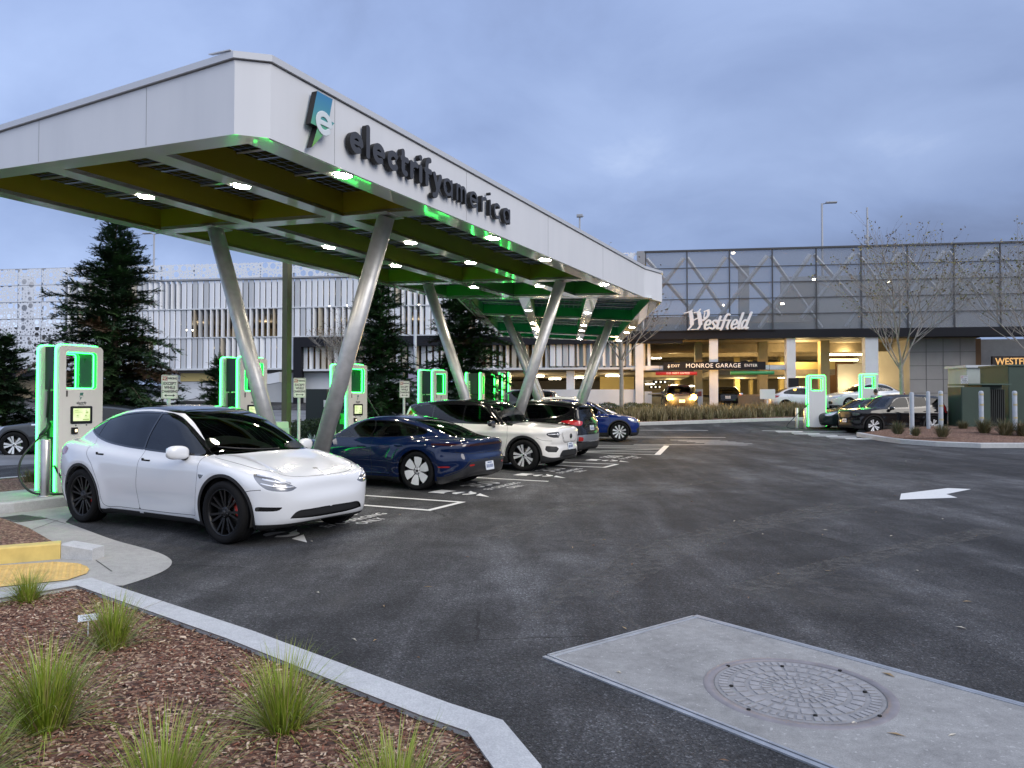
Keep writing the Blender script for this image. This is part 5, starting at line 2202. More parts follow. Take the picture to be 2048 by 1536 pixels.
def make_car(name, label, S, loc, heading, group=None, lod=0.03, roll=0.0):
 """S: shape sheet of one kind of car. heading: direction (radians) the nose points to in the ground plane."""
 root = empty(name, loc, heading, label, 'car', group)
 if roll:
  root.rotation_euler = (0, roll, heading)
 wb = S['wb']
 ax = wb / 2
 R = S['R']
 side = catmull(S['side'], 7, True)
 plan_h = catmull(S['plan'], 7)
 plan = np.concatenate([plan_h, (plan_h[1:-1] * [1, -1])[::-1]])
 cab = catmull(S['cabin'], 7, True)
 inset = lerp_tab(S['inset'])
 cabw = lerp_tab(S['cabw'])
 zb, tum, tum2 = S['tumble']
 ws, rs = S['bow']
 crown = S['crown']
 k1, k2, k3 = S.get('blend', (0.10, 0.07, 0.03))
 hood_crown = S.get('hood_crown', 0.05)
 extra = S.get('extra')
 xf, xr = S['plan'][0][0], S['plan'][-1][0]
 zmax = max(p[1] for p in S['cabin']) + 0.05
 exact = [False]
 T_side, T_plan, T_cab = SdfTable(side), SdfTable(plan), SdfTable(cab)
 def fB(x, y, z):
  w = np.abs(y)
  sb = T_side(x, z + hood_crown * w * w, exact[0])
  pb = T_plan(x, w + inset(z), exact[0])
  return smax(sb, pb, k1)
 def fC(x, y, z):
  w = np.abs(y)
  xs_ = x + np.where(x > 0, ws, -rs) * w * w * np.clip(np.abs(x) / 0.5, 0, 1)
  sc = T_cab(xs_, z + crown * w * w, exact[0])
  dz = np.maximum(z - zb, 0)
  pc = (w + tum * dz + tum2 * dz * dz - cabw(x)) * 0.9
  return smax(sc, pc, k2)
 def f(x, y, z):
  v = smin(fB(x, y, z), fC(x, y, z), k3)
  if extra is not None:
   v = v + extra(x, np.abs(y), z)
  return v
 h = lod
 W = max(p[1] for p in S['plan'])
 xs = np.arange(xr - 2.5 * h, xf + 3 * h, h)
 ys = np.arange(-2.5 * h, W + 3 * h, h)
 zs = np.arange(min(p[1] for p in S['side']) - 2.5 * h, zmax + 2 * h, h)
 X, Y, Z = np.meshgrid(xs, ys, zs, indexing='ij')
 G = f(X.ravel(), Y.ravel(), Z.ravel()).reshape(X.shape)
 Vv, Fq = surface_nets(G, xs, ys, zs)
 def grad(Pv, e):
  g = np.zeros_like(Pv)
  for a in range(3):
   d = np.zeros(3)
   d[a] = e
   q1, q0 = Pv + d, Pv - d
   g[:, a] = (f(*q1.T) - f(*q0.T)) / (2 * e)
  return g
 for it in range(3):
  g = grad(Vv, 0.012)
  exact[0] = it == 2
  v0 = f(*Vv.T)
  exact[0] = False
  L2 = np.maximum((g * g).sum(1), 0.05)
  step = np.clip(v0 / L2, -h * .7, h * .7)
  Vv = Vv - g * step[:, None]
 Nn = grad(Vv, 0.015)
 Nn /= np.maximum(np.linalg.norm(Nn, axis=1), 1e-9)[:, None]
 # smooth the normals a little over the mesh
 for it in range(2):
  acc = Nn.copy()
  for a in range(4):
   np.add.at(acc, Fq[:, a], Nn[Fq[:, (a + 1) % 4]] * 0.5)
   np.add.at(acc, Fq[:, a], Nn[Fq[:, (a - 1) % 4]] * 0.5)
  Nn = acc / np.maximum(np.linalg.norm(acc, axis=1), 1e-9)[:, None]
 s = Soup(Vv, Nn, Fq)
 s.carve(lambda V_, N_: V_[:, 1], 'cutaway')
 s.drop(('cutaway',))
 used = sorted({i for f_ in s.F for i in f_})
 rm = {o: n for n, o in enumerate(used)}
 s.V = [s.V[i] for i in used]
 s.N = [s.N[i] for i in used]
 s.F = [tuple(rm[i] for i in f_) for f_ in s.F]
 for i, p in enumerate(s.V):
  if abs(p[1]) < 1e-5:
   n = s.N[i]
   L = math.hypot(n[0], n[2]) or 1
   s.N[i] = (n[0] / L, 0.0, n[2] / L)
 def proj(kind):
  if kind == 'side':
   return lambda V_: (V_[:, 0], V_[:, 2])
  if kind in ('front', 'rear'):
   return lambda V_: (V_[:, 1], V_[:, 2])
  if kind == 'top':
   return lambda V_: (V_[:, 0], V_[:, 1])
  _, ph, xr_ = kind
  c_, s_ = math.cos(ph), math.sin(ph)
  return lambda V_: (V_[:, 1] * c_ - (V_[:, 0] - xr_) * s_, V_[:, 2])
 def carve_poly(tag_, kind, pts, tags=('body',), mask=None, grow=0.0, line=0.0, smooth=True, sym=False):
  poly = catmull(pts, 6, True) if smooth else np.array([p[:2] for p in pts], float)
  if sym:
   poly = np.concatenate([poly, (poly * [-1, 1])[::-1]])
  pr = proj(kind)
  def fld(V_, N_):
   a, b = pr(V_)
   d = poly_sdf(a, b, poly) - grow
   return np.abs(d) - line if line else d
  s.carve(fld, tag_, tags, mask)
 def signed_line(px, py, poly):
  best = np.full(px.shape, 1e9)
  sg = np.ones(px.shape)
  endf = np.zeros(px.shape, bool)
  n = len(poly)
  for i in range(n - 1):
   ax_, ay_ = poly[i]
   dx, dy = poly[i + 1] - poly[i]
   L = dx * dx + dy * dy
   if L < 1e-14:
    continue
   tr = ((px - ax_) * dx + (py - ay_) * dy) / L
   t = np.clip(tr, 0, 1)
   d = np.hypot(px - ax_ - t * dx, py - ay_ - t * dy)
   cr = (px - ax_) * dy - (py - ay_) * dx
   m = d < best
   best = np.where(m, d, best)
   sg = np.where(m, np.where(cr >= 0, 1.0, -1.0), sg)
   en = (tr < 0) if i == 0 else ((tr > 1) if i == n - 2 else np.zeros(px.shape, bool))
   endf = np.where(m, en, endf)
  return best * sg, endf
 def carve_line(tag_, kind, pts, w=0.004, tags=('body',), mask=None):
  poly = catmull(pts, 6)
  pr = proj(kind)
  back = {t: '_%s' % t for t in tags}
  for t in tags:
   tmp = '_tmp_'
   def near(V_, N_):
    d, e = signed_line(*pr(V_), poly)
    ok_ = (np.abs(d) < 4 * h) & ~e
    return ok_ & mask(V_, N_) if mask is not None else ok_
   s.carve(lambda V_, N_: signed_line(*pr(V_), poly)[0] - w, tmp, (t,), near)
   s.carve(lambda V_, N_: signed_line(*pr(V_), poly)[0] + w, t, (tmp,))
   s.T = [tag_ if q == tmp else q for q in s.T]
 side_mask = lambda V_, N_: (N_[:, 1] > 0.25) & (V_[:, 1] > 0.4)
 # wheel arches
 ar = S.get('arch_r', R + 0.045)
 trim = S.get('arch_trim', 0.0)
 for sx in (1, -1):
  cxx = sx * ax
  am = lambda V_, N_: V_[:, 1] > 0.5
  ext = S.get('arch_ext', 0.0)
  fa = lambda V_, N_, r: np.where(V_[:, 2] > R, np.hypot(V_[:, 0] - cxx, V_[:, 2] - R), np.hypot((V_[:, 0] - cxx), 0.55 * (V_[:, 2] - R))) - r
  if trim:
   s.carve(lambda V_, N_: fa(V_, N_, ar + trim), 'arch_trim', ('body',), am)
  s.carve(lambda V_, N_: fa(V_, N_, ar), 'hole', ('body', 'arch_trim'), am)
 s.drop(('hole',))
 for c in S.get('carves', ()):
  carve_poly(c['tag'], c['proj'], c['pts'], c.get('tags', ('body',)), c.get('mask', side_mask if c['proj'] == 'side' else None),
    c.get('grow', 0.0), 0.0, c.get('smooth', True), c.get('sym', False))
 if 'cladding' in S:
  cl = lerp_tab(S['cladding'])
  s.carve(lambda V_, N_: V_[:, 2] - cl(V_[:, 0]), 'cladding', ('body',), lambda V_, N_: V_[:, 2] < 0.8)
 s.carve(lambda V_, N_: V_[:, 2] - S.get('under_z', 0.26), 'underbody', ('body', 'cladding'), lambda V_, N_: N_[:, 2] < -0.3)
 glz = []
 if 'windshield' in S:
  q = S['windshield']
  poly_w = catmull(q['pts'], 6, True)
  poly_w = np.concatenate([poly_w, (poly_w * [-1, 1])[::-1]])
  xm = q.get('xmax', 9.0)
  s.carve(lambda V_, N_: np.maximum(poly_sdf(V_[:, 1], V_[:, 2], poly_w), V_[:, 0] - xm + q.get('xbow', ws) * V_[:, 1] ** 2),
    'windshield', ('body', 'roof_black'), lambda V_, N_: (V_[:, 0] > q['x0']) & (N_[:, 0] > 0.1) & (V_[:, 2] > q.get('z0', 0.8)))
 if 'rear_window' in S:
  q2 = S['rear_window']
  carve_poly('rear_window', 'front', q2['pts'], ('body', 'roof_black'), lambda V_, N_: (V_[:, 0] < q2['x0']) & (N_[:, 0] < -0.12) & (V_[:, 2] > q2.get('z0', 0.8)), sym=True)
 wm = lambda V_, N_: (N_[:, 1] > 0.25) & (V_[:, 2] > zb - 0.25)
 for i, wpts in enumerate(S['windows']):
  if S.get('win_frame', 0.012):
   carve_poly('win_frame', 'side', wpts, ('body', 'roof_black'), wm, S.get('win_frame', 0.012))
 for i, wpts in enumerate(S['windows']):
  carve_poly('window%d' % i, 'side', wpts, ('win_frame', 'body'), wm)
 for i in range(len(S.get('pillars', ()))):
  carve_line('win_frame', 'side', S['pillars'][i][1], S['pillars'][i][0], tuple('window%d' % k for k in range(len(S['windows']))), wm)
 dm = lambda V_, N_: (N_[:, 1] > 0.2) & (V_[:, 1] > 0.45)
 for i, dpts in enumerate(S.get('doors', ())):
  gp = S.get('gap', 0.003)
  carve_poly('_d', 'side', dpts, ('body',), dm, gp)
  carve_poly('_e', 'side', dpts, ('cladding',), dm, gp)
  carve_poly('door%d' % i, 'side', dpts, ('_d',), None, -gp)
  carve_poly('doorclad%d' % i, 'side', dpts, ('_e',), None, -gp)
  s.T = ['seam' if t in ('_d', '_e') else t for t in s.T]
 for ln in S.get('lines', ()):
  carve_line(ln.get('tag', 'seam'), ln['proj'], ln['pts'], ln.get('w', 0.0035), ln.get('tags', ('body', 'cladding', 'bumper')), ln.get('mask'))
 # mirror the half
 nV = len(s.V)
 s.V += [(p[0], -p[1], p[2]) for p in s.V]
 s.N += [(n[0], -n[1], n[2]) for n in s.N[:nV]]
 s.F += [tuple(nV + i for i in reversed(f_)) for f_ in s.F]
 s.T += list(s.T)
 paint = S['paint']
 mm = dict(S.get('mats', {}))
 tags_here = set(s.T)
 own = S.get('parts', {})          # tag -> (object name, material, offset, sided)
 body_tags = [('body', paint), ('seam', M_SEAM), ('arch_trim', M_BLACK), ('underbody', M_UNDER)] + [(t, m_) for t, m_ in mm.items()]
 s.emit('body', body_tags, root, offs={'arch_trim': 0.008, 'seam': -0.003})
 if 'cladding' in tags_here:
  s.emit('lower_cladding', [('cladding', M_BLACK)], root, offs={})
 GW = S.get('glass', G_DARK)
 for t, nm in (('windshield', 'windshield'), ('rear_window', 'rear_window')):
  if t in tags_here:
   s.emit(nm, [(t, S.get(t + '_glass', GW))], root, offs={t: -0.004})
 doors = {}
 for sd in (1, -1):
  for i in range(len(S.get('doors', ()))):
   if 'door%d' % i in tags_here:
    dr = s.emit('door', [('door%d' % i, paint), ('doorclad%d' % i, M_BLACK)], root, side=sd)
    doors[(sd, i)] = dr
  s.emit('window_trim', [('win_frame', S.get('frame_mat', M_GBLACK))], root, side=sd, offs={'win_frame': 0.001})
  for i in range(len(S['windows'])):
   s.emit('side_window', [('window%d' % i, S.get('side_glass', GW))], root, side=sd, offs={'window%d' % i: -0.004})
  for t, (nm, m_, of, sided) in own.items():
   if sided and t in tags_here:
    s.emit(nm, [(t, m_)], root, side=sd, offs={t: of})
 for t, (nm, m_, of, sided) in own.items():
  if not sided and t in tags_here:
   s.emit(nm, [(t, m_)], root, offs={t: of})
 def surf_y(x, z):
  lo, hi = 0.0, W + 0.2
  for _ in range(40):
   mid = (lo + hi) / 2
   if f(np.array([x]), np.array([mid]), np.array([z]))[0] < 0:
    lo = mid
   else:
    hi = mid
  return lo
 def surf_x(y, z, sg):
  lo, hi = 0.0, sg * 3.2
  for _ in range(40):
   mid = (lo + hi) / 2
   if f(np.array([mid]), np.array([y]), np.array([z]))[0] < 0:
    lo = mid
   else:
    hi = mid
  return lo
 def surf_z(x, y):
  lo, hi = 0.5, 2.2
  for _ in range(40):
   mid = (lo + hi) / 2
   if f(np.array([x]), np.array([y]), np.array([mid]))[0] < 0:
    lo = mid
   else:
    hi = mid
  return lo
 # handles
 for (i, hx, hz, hl) in S.get('handles', ()):
  for sd in (1, -1):
   yy = surf_y(hx, hz)
   mb = MB()
   hk = S.get('handle_mat', paint)
   flush = S.get('flush_handle', False)
   if flush:
    mb.rbox((hx, sd * (yy + 0.001), hz), (hl, 0.008, 0.022), 0.008, 3, 'y')
    mb.rbox((hx - hl * .38, sd * (yy + 0.001), hz + 0.012), (hl * .24, 0.008, 0.03), 0.008, 3, 'y')
   else:
    mb.rbox((hx, sd * (yy + 0.012), hz), (hl, 0.022, 0.026), 0.01, 3, 'y', bev=0.006)
   mb.build('handle', hk, doors.get((sd, i), root))
 # mirrors
 if 'mirror' in S:
  mx, mz, msz = S['mirror']
  for sd in (1, -1):
   yy = surf_y(mx, mz)
   my = yy + 0.13
   prof = []
   mb = MB()
   n_a, n_b = 14, 9
   vs, fs = [], []
   for a in range(n_a + 1):
    u_ = -1 + 2 * a / n_a
    for b in range(n_b * 2):
     t = 2 * math.pi * b / (n_b * 2)
     rr_ = (1 - abs(u_) ** 3.2) ** 0.5 if abs(u_) < 1 else 0.0
     cx_, cz_ = math.cos(t), math.sin(t)
     sx_ = math.copysign(abs(cx_) ** 0.75, cx_)
     sz_ = math.copysign(abs(cz_) ** 0.7, cz_)
     vs.append((mx + sx_ * rr_ * 0.075 * msz * (0.75 if sx_ > 0 else 0.6) - u_ * 0.02, sd * (my + u_ * 0.125 * msz), mz + 0.055 + sz_ * rr_ * 0.075 * msz + (0.0 if u_ > 0 else 0.006 * u_)))
   m_ = n_b * 2
   for a in range(n_a):
    for b in range(m_):
     q = (a * m_ + b, a * m_ + (b + 1) % m_, (a + 1) * m_ + (b + 1) % m_, (a + 1) * m_ + b)
     fs.append(q if sd > 0 else tuple(reversed(q)))
   mb.m(0, True).add(vs, fs)
   mo = mb.build('side_mirror', S.get('mirror_mat', paint), root)
   ml = MB()
   ml.rbox((mx - 0.05 * msz, sd * (my), mz + 0.055), (0.012, 0.2 * msz, 0.11 * msz), 0.03, 3, 'x')
   ml.build('mirror_glass', M_CHROME, mo)
   st = MB()
   st.tube([(mx + 0.02, sd * (yy - 0.05), mz - 0.025), (mx + .01, sd * (yy + 0.06), mz - 0.02), (mx, sd * (yy + 0.11), mz + 0.005)], [0.03, 0.022, 0.02], 8)
   st.build('mirror_stalk', M_BLACK, mo)
 # wheels
 yt = S['track']
 ty = tyre_mesh(R, S['rim_r'], S['tyre_w']).mesh('tyre', M_TYRE)
 rm_ = rim_mesh(S['rim'], S['rim_r'], S['tyre_w']).mesh('rim', [S.get('rim_side', M_DARKRIM), S.get('rim_face', M_ALU), M_BLACK, M_DISC])
 steer = S.get('steer', 0.0)
 for sx in (1, -1):
  for sd in (1, -1):
   wn_ = bpy.data.objects.new('wheel', None)
   col.objects.link(wn_)
   wn_.parent = root
   _children.setdefault(root.name, []).append(wn_)
   wn_.empty_display_size = 0.1
   wn_.location = (sx * ax, sd * yt, R)
   wn_.rotation_euler = (0, 0.35 * sx, (0 if sd > 0 else math.pi) + (steer if sx > 0 else 0))
   link_obj('tyre', ty, wn_)
   link_obj('rim', rm_, wn_)
   if S.get('caliper'):
    cb = MB()
    cb.lathe([(S['rim_r'] * .5, 0.04), (S['rim_r'] * .84, 0.04), (S['rim_r'] * .84, 0.0)], 8, 'y', a0=150, a1=215)
    cb.build('brake_caliper', M_RED, wn_)
 # wheel wells and cabin
 for sx in (1, -1):
  for sd in (1, -1):
   wl_ = MB()
   y0, y1 = sd * 0.42, sd * (W - 0.075)
   a_r = ar + 0.012
   pts = [(sx * ax + a_r * math.cos(rad(a)), R + a_r * math.sin(rad(a))) for a in range(-20, 201, 10)]
   n = len(pts)
   vs = [(p[0], y0, p[1]) for p in pts] + [(p[0], y1, p[1]) for p in pts]
   wl_.m(0, True).add(vs, [(i, i + 1, n + i + 1, n + i) for i in range(n - 1)])
   wl_.m(0, False).add([(p[0], y0, p[1]) for p in pts], [tuple(range(n))])
   wl_.build('wheel_well', M_UNDER, root)
 if S.get('interior', True):
  it = MB()
  zf = 0.42
  it.box((-0.15, 0, zf), (2.5, 1.35, 0.08))
  it.box((ax * 0.62, 0, 0.72), (0.35, 1.35, 0.34))        # dashboard
  it.box((-ax * .98, 0, 0.66), (0.1, 1.3, 0.5))
  it.build('cabin_floor', M_CABIN, root)
  sz = S.get('seat_dz', 0.0)
  for sx_, zz_ in ((0.02, 0.5 + sz), (-0.88, 0.55 + sz)):
   for sd in (1, -1):
    sb_ = MB()
    sb_.rbox((sx_ + 0.15, sd * 0.38, zz_ + .04), (0.5, 0.5, 0.16), 0.06, 3, 'z')
    Rr = Matrix.Rotation(rad(-18), 3, 'Y')
    sb_.box((sx_ - 0.14, sd * 0.38, zz_ + 0.36), (0.12, 0.46, 0.6), R=Rr, taper=0.85)
    sb_.box((sx_ - 0.25, sd * 0.38, zz_ + 0.73), (0.09, 0.24, 0.16), R=Rr, taper=0.85)
    sb_.build('seat', S.get('seat_mat', M_SEAT), root, bevel=0.03)
  wsd = 1
  stw = MB()
  c0 = Vector((0.52, 0.38, 0.86))
  ring = []
  for k in range(25):
   t = 2 * math.pi * k / 24
   ring.append(c0 + Vector((0.07 * math.sin(t) * 1.0, 0.18 * math.cos(t), 0.165 * math.sin(t))))
  stw.tube(ring, 0.014, 6, caps=False)
  stw.box(tuple(c0), (0.04, 0.3, 0.05))
  stw.build('steering_wheel', M_CABIN, root)
 # plates
 for which in S.get('plates', ()):
  sg, pz, py_, tilt = which
  px_ = surf_x(py_, pz, sg)
  pb = MB()
  pb.rbox((0, 0, 0), (0.012, 0.31, 0.16), 0.012, 2, 'x')
  po = pb.build('licence_plate', M_PLATE, root)
  po.location = (px_ + sg * 0.014, py_, pz)
  po.rotation_euler = (0, tilt, 0)
  ik = MB()
  for k in range(6):
   ik.box((sg * 0.0072, -0.105 + 0.042 * k + (0.01 if k > 2 else 0), -0.008), (0.002, 0.024, 0.06))
  ik.box((sg * 0.0072, 0, 0.055), (0.002, 0.16, 0.018))
  ik.build('plate_marks', M_PLATEINK, po)
 root['_f'] = 0
 del root['_f']
 return root, dict(surf_x=surf_x, surf_y=surf_y, surf_z=surf_z, soup=s)
# ---------------------------------------------------------------- the white crossover in the first stall
PAINT_WHITE = mat('white_paint', (0.66, 0.67, 0.685), 0.32, coat=1.0)
def tesla_extra(x, w, z):
 # arches swell slightly; front bumper has a shallow scoop above the lower lip
 v = 0.0 * x
 for cx_ in (1.445, -1.445):
  r = np.hypot(x - cx_, z - 0.36)
  v = v - 0.016 * np.exp(-((r - 0.47) / 0.09) ** 2) * (w > 0.6)
 # fender ridge above the lamp, with the bonnet a little lower between the two ridges
 v = v - 0.028 * np.exp(-((w - (0.66 - 0.05 * (x - 1.5))) / 0.10) ** 2) * np.clip((x - 1.0) / 0.3, 0, 1) * (z > 0.7) * np.clip((2.3 - x) / 0.4, 0, 1)
 # scoop in the nose
 v = v + 0.030 * np.exp(-((z - 0.60) / 0.09) ** 2) * np.exp(-(w / 0.52) ** 4) * (x > 1.9)
 # hollow along the doors
 v = v + 0.014 * np.exp(-((z - 0.42) / 0.10) ** 2) * np.exp(-(x / 0.95) ** 4) * (w > 0.7)
 return v
def _zf(z):
 return z if z < .35 else .35 + (z - .35) * .925
def _xf(x):
 return x if x < 1.45 else 1.45 + (x - 1.45) * .905
def remap(pts, fx=True, fz=True):
 return [((_xf(p[0]) if fx else p[0]), (_zf(p[1]) if fz else p[1])) + tuple(p[2:]) for p in pts]
TESLA = dict(
 seat_dz=-.08,
 wb=2.89, R=0.356, rim_r=0.265, tyre_w=0.255, track=0.825, rim='twin_black', rim_face=M_DARKRIM, rim_side=M_DARKRIM, caliper=True,
 side=[(1.95, .21), (2.16, .215), (2.27, .27), (2.31, .40), (2.325, .52), (2.30, .64), (2.24, .735), (2.12, .80), (1.9, .875), (1.6, .955), (1.3, 1.02), (1.05, 1.06),
  (.4, 1.05), (-.4, 1.08), (-1.2, 1.13), (-1.8, 1.165), (-2.15, 1.165), (-2.33, 1.15), (-2.36, 1.06), (-2.38, .95), (-2.41, .82), (-2.425, .6), (-2.40, .42), (-2.28, .28), (-2.0, .23), (-1.0, .2), (0, .195), (1.0, .2)],
 plan=[(2.325, 0), (2.315, .25), (2.27, .50), (2.19, .68), (2.05, .82), (1.85, .895), (1.55, .935), (1.2, .945), (.6, .945), (0, .945), (-.7, .952), (-1.3, .955), (-1.75, .93), (-2.1, .855), (-2.3, .72), (-2.39, .5), (-2.425, .25), (-2.43, 0)],
 inset=[(.15, .07), (.25, .05), (.4, .02), (.55, .008), (.72, 0), (.85, .006), (.95, .022), (1.05, .05), (1.15, .085), (1.3, .14)],
 cabin=[(1.46, .92), (1.27, 1.03), (.98, 1.215), (.69, 1.385), (.42, 1.51), (.12, 1.602), (-.25, 1.655), (-.7, 1.662), (-1.1, 1.622), (-1.5, 1.525), (-1.9, 1.365), (-2.2, 1.225), (-2.34, 1.155), (-2.2, 1.0), (-1.0, .8), (.6, .8)],
 cabw=[(1.4, .80), (1.0, .845), (.5, .865), (0, .872), (-.6, .87), (-1.2, .84), (-1.7, .77), (-2.1, .66), (-2.4, .55)],
 tumble=(1.0, 0.40, 0.22), bow=(0.30, 0.22), crown=0.10, blend=(0.13, 0.10, 0.035), hood_crown=0.07, extra=tesla_extra,
 arch_r=0.402, arch_trim=0.035, under_z=0.24,
 windows=[[(1.0, 1.042, 1), (.5, 1.05), (.0, 1.07), (-.17, 1.08, 1), (-.19, 1.25), (-.17, 1.545, 1), (.05, 1.522), (.25, 1.465), (.52, 1.33), (.83, 1.145)],
   [(-.20, 1.082, 1), (-.6, 1.105), (-1.1, 1.155), (-1.45, 1.225), (-1.68, 1.305), (-1.73, 1.34), (-1.6, 1.385), (-1.3, 1.465), (-1.0, 1.52), (-.6, 1.552), (-.20, 1.547, 1), (-.22, 1.3)]],
 pillars=[(.004, [(-1.43, 1.1), (-1.40, 1.3), (-1.32, 1.55)])],
 win_frame=0.022, frame_mat=M_GBLACK,
 windshield=dict(x0=0.0, z0=.8, xmax=1.24, pts=[(0, .93, 1), (.3, .93), (.63, .95), (.73, 1.03), (.685, 1.18), (.605, 1.37), (.51, 1.565), (.3, 1.60), (0, 1.61, 1)]),
 rear_window=dict(x0=-1.2, z0=1.1, pts=[(0, 1.2, 1), (.3, 1.2), (.55, 1.22), (.56, 1.3), (.5, 1.45), (.3, 1.5), (0, 1.5, 1)]),
 doors=[[(.98, 1.06, 1), (1.0, .8), (.97, .5), (.93, .28, 1), (.4, .27), (-.17, .27, 1), (-.21, .5), (-.18, .8), (-.14, 1.12, 1), (.4, 1.09)],
  [(-.14, 1.12, 1), (-.18, .8), (-.21, .5), (-.17, .27, 1), (-.6, .27), (-.93, .28), (-1.0, .55), (-1.15, .82), (-1.32, .98), (-1.42, 1.22, 1), (-.8, 1.15)]],
 handles=[(0, -.03, .885, .17), (1, -1.02, .925, .17)], flush_handle=True, handle_mat=M_GBLACK,
 mirror=(.70, .955, 1.1),
 carves=[
  dict(tag='roof_black', proj='top', smooth=True, pts=[(.32, 0, 1), (.29, .35), (.16, .535), (-.4, .545), (-.9, .53), (-1.35, .48), (-1.55, .36), (-1.6, 0, 1)], sym=False, mask=lambda V_, N_: (V_[:, 2] > 1.35) & (N_[:, 2] > .5)),
  dict(tag='lamp', proj=('o', 0.75, 2.3), pts=[(.93, .845, 1), (.80, .815), (.64, .755), (.52, .70), (.455, .658, 1), (.52, .628), (.66, .632), (.78, .66), (.86, .72), (.92, .80)], mask=lambda V_, N_: (V_[:, 0] > 1.5) & (V_[:, 1] > .3)),
  dict(tag='intake', proj='front', pts=[(0, .275, 1), (.3, .28), (.58, .298, 1), (.50, .372), (.3, .385), (0, .39, 1)], sym=True, mask=lambda V_, N_: V_[:, 0] > 1.8),
  dict(tag='fog', proj=('o', 0.62, 2.3), pts=[(.94, .40, 1), (.93, .455, 1), (.80, .448), (.64, .44, 1), (.68, .405)], mask=lambda V_, N_: (V_[:, 0] > 1.5) & (V_[:, 1] > .3)),
  dict(tag='badge', proj='side', pts=[(1.15, .80, 1), (1.01, .805, 1), (1.06, .745, 1)], smooth=False),
  dict(tag='tail', proj=('o', -0.8, -2.35), pts=[(.98, 1.02, 1), (.80, 1.06), (.55, 1.07, 1), (.56, .98), (.72, .96), (.86, .92, 1), (.95, .95)], mask=lambda V_, N_: (V_[:, 0] < -1.7) & (V_[:, 1] > .3)),
  dict(tag='diffuser', proj='front', pts=[(0, .2, 1), (.9, .2, 1), (.85, .4), (.6, .47), (0, .48, 1)], sym=True, mask=lambda V_, N_: V_[:, 0] < -2.0),
 ],
 parts={'lamp': ('headlight', mat('lamp_silver', (.22, .225, .24), .2, metal=.5, coat=1.0), -0.002, True), 'intake': ('lower_grille', M_BLACK, -0.025, False), 'fog': ('fog_light', M_GBLACK, -0.008, True),
  'tail': ('tail_light', M_TAIL, 0.002, True), 'roof_black': ('glass_roof', M_GBLACK, 0.001, False), 'diffuser': ('rear_diffuser', M_BLACK, 0.0, False), 'badge': ('side_repeater', M_GBLACK, 0.002, True)},
 lines=[dict(proj='top', pts=[(1.12, .80), (1.5, .78), (1.85, .70), (2.06, .55), (2.15, .3), (2.175, 0)], mask=lambda V_, N_: (N_[:, 2] > .4) & (V_[:, 2] > .6)),
  dict(proj='side', pts=[(1.79, .62), (1.9, .645), (2.03, .655)], mask=lambda V_, N_: (V_[:, 1] > .5)),
  dict(proj='side', pts=[(-1.83, .62), (-2.0, .66), (-2.2, .80), (-2.3, .92)], mask=lambda V_, N_: (V_[:, 1] > .5))],
 paint=PAINT_WHITE, glass=G_DARK, plates=[], interior=True)
TESLA['side'] = remap(TESLA['side'])
TESLA['cabin'] = remap(TESLA['cabin'])
TESLA['plan'] = remap(TESLA['plan'], True, False)
TESLA['windows'] = [remap(w_) for w_ in TESLA['windows']]
TESLA['doors'] = [remap(w_) for w_ in TESLA['doors']]
TESLA['pillars'] = [(w_, remap(p_)) for w_, p_ in TESLA['pillars']]
for k_ in ('windshield', 'rear_window'):
 TESLA[k_]['pts'] = remap(TESLA[k_]['pts'], False)
for c_ in TESLA['carves']:
 if c_['proj'] != 'top':
  c_['pts'] = remap(c_['pts'], c_['proj'] == 'side')
for l_ in TESLA['lines']:
 l_['pts'] = remap(l_['pts'], True, l_['proj'] == 'side')
TESLA['tumble'] = (.95, .40, .25)
def lamp_detail(root, fn, pts, y0=None):
 """bright strips inside a headlamp: points (y, z) placed on the nose"""
 for sd in (1, -1):
  mb = MB()
  for strip, r_ in pts:
   line = []
   for y, z in strip:
    line.append((fn['surf_x'](y, z, 1) - 0.002, sd * y, z))
   mb.tube(line, r_, 6)
  mb.build('lamp_strip', M_LED, root)
def white_crossover():
 hd = math.atan2(V.y, V.x)
 root, fn = make_car('parked_car', 'white crossover with black roof glass and black wheels, nearest car, in the first stall', TESLA, (-4.02, 10.06, 0), rad(-31.4), 'cars charging under the canopy', lod=0.026)
 lamp_detail(root, fn, [([(.80, .79), (.72, .765), (.62, .72), (.55, .69)], .010), ([(.83, .70), (.74, .665), (.62, .648), (.53, .648)], .012), ([(.80, .745), (.70, .71), (.62, .69)], .016)])
 # nose emblem: a slim T
 mb = MB()
 zt = .775
 for (ya, yb, za, zb_) in ((-.035, .035, .808, .818), (-.007, .007, .768, .808)):
  x0 = fn['surf_x'](0, (za + zb_) / 2, 1)
  pts = [(fn['surf_x'](0, z_, 1) + .004, y_, z_) for y_, z_ in ((ya, za), (yb, za), (yb, zb_), (ya, zb_))]
  mb.quad(*pts)
 mb.build('nose_emblem', M_CHROME, root)
 # wiper
 mb = MB()
 pts = []
 for y in np.linspace(-.62, .1, 8):
  z = 1.02 + 0.045 * (y / .6) ** 2
  pts.append((fn['surf_x'](abs(y), z + .01, 1) + .012, y, z))
 mb.tube(pts, .009, 6)
 mb.build('wiper', M_BLACK, root)
 return root
white_crossover()
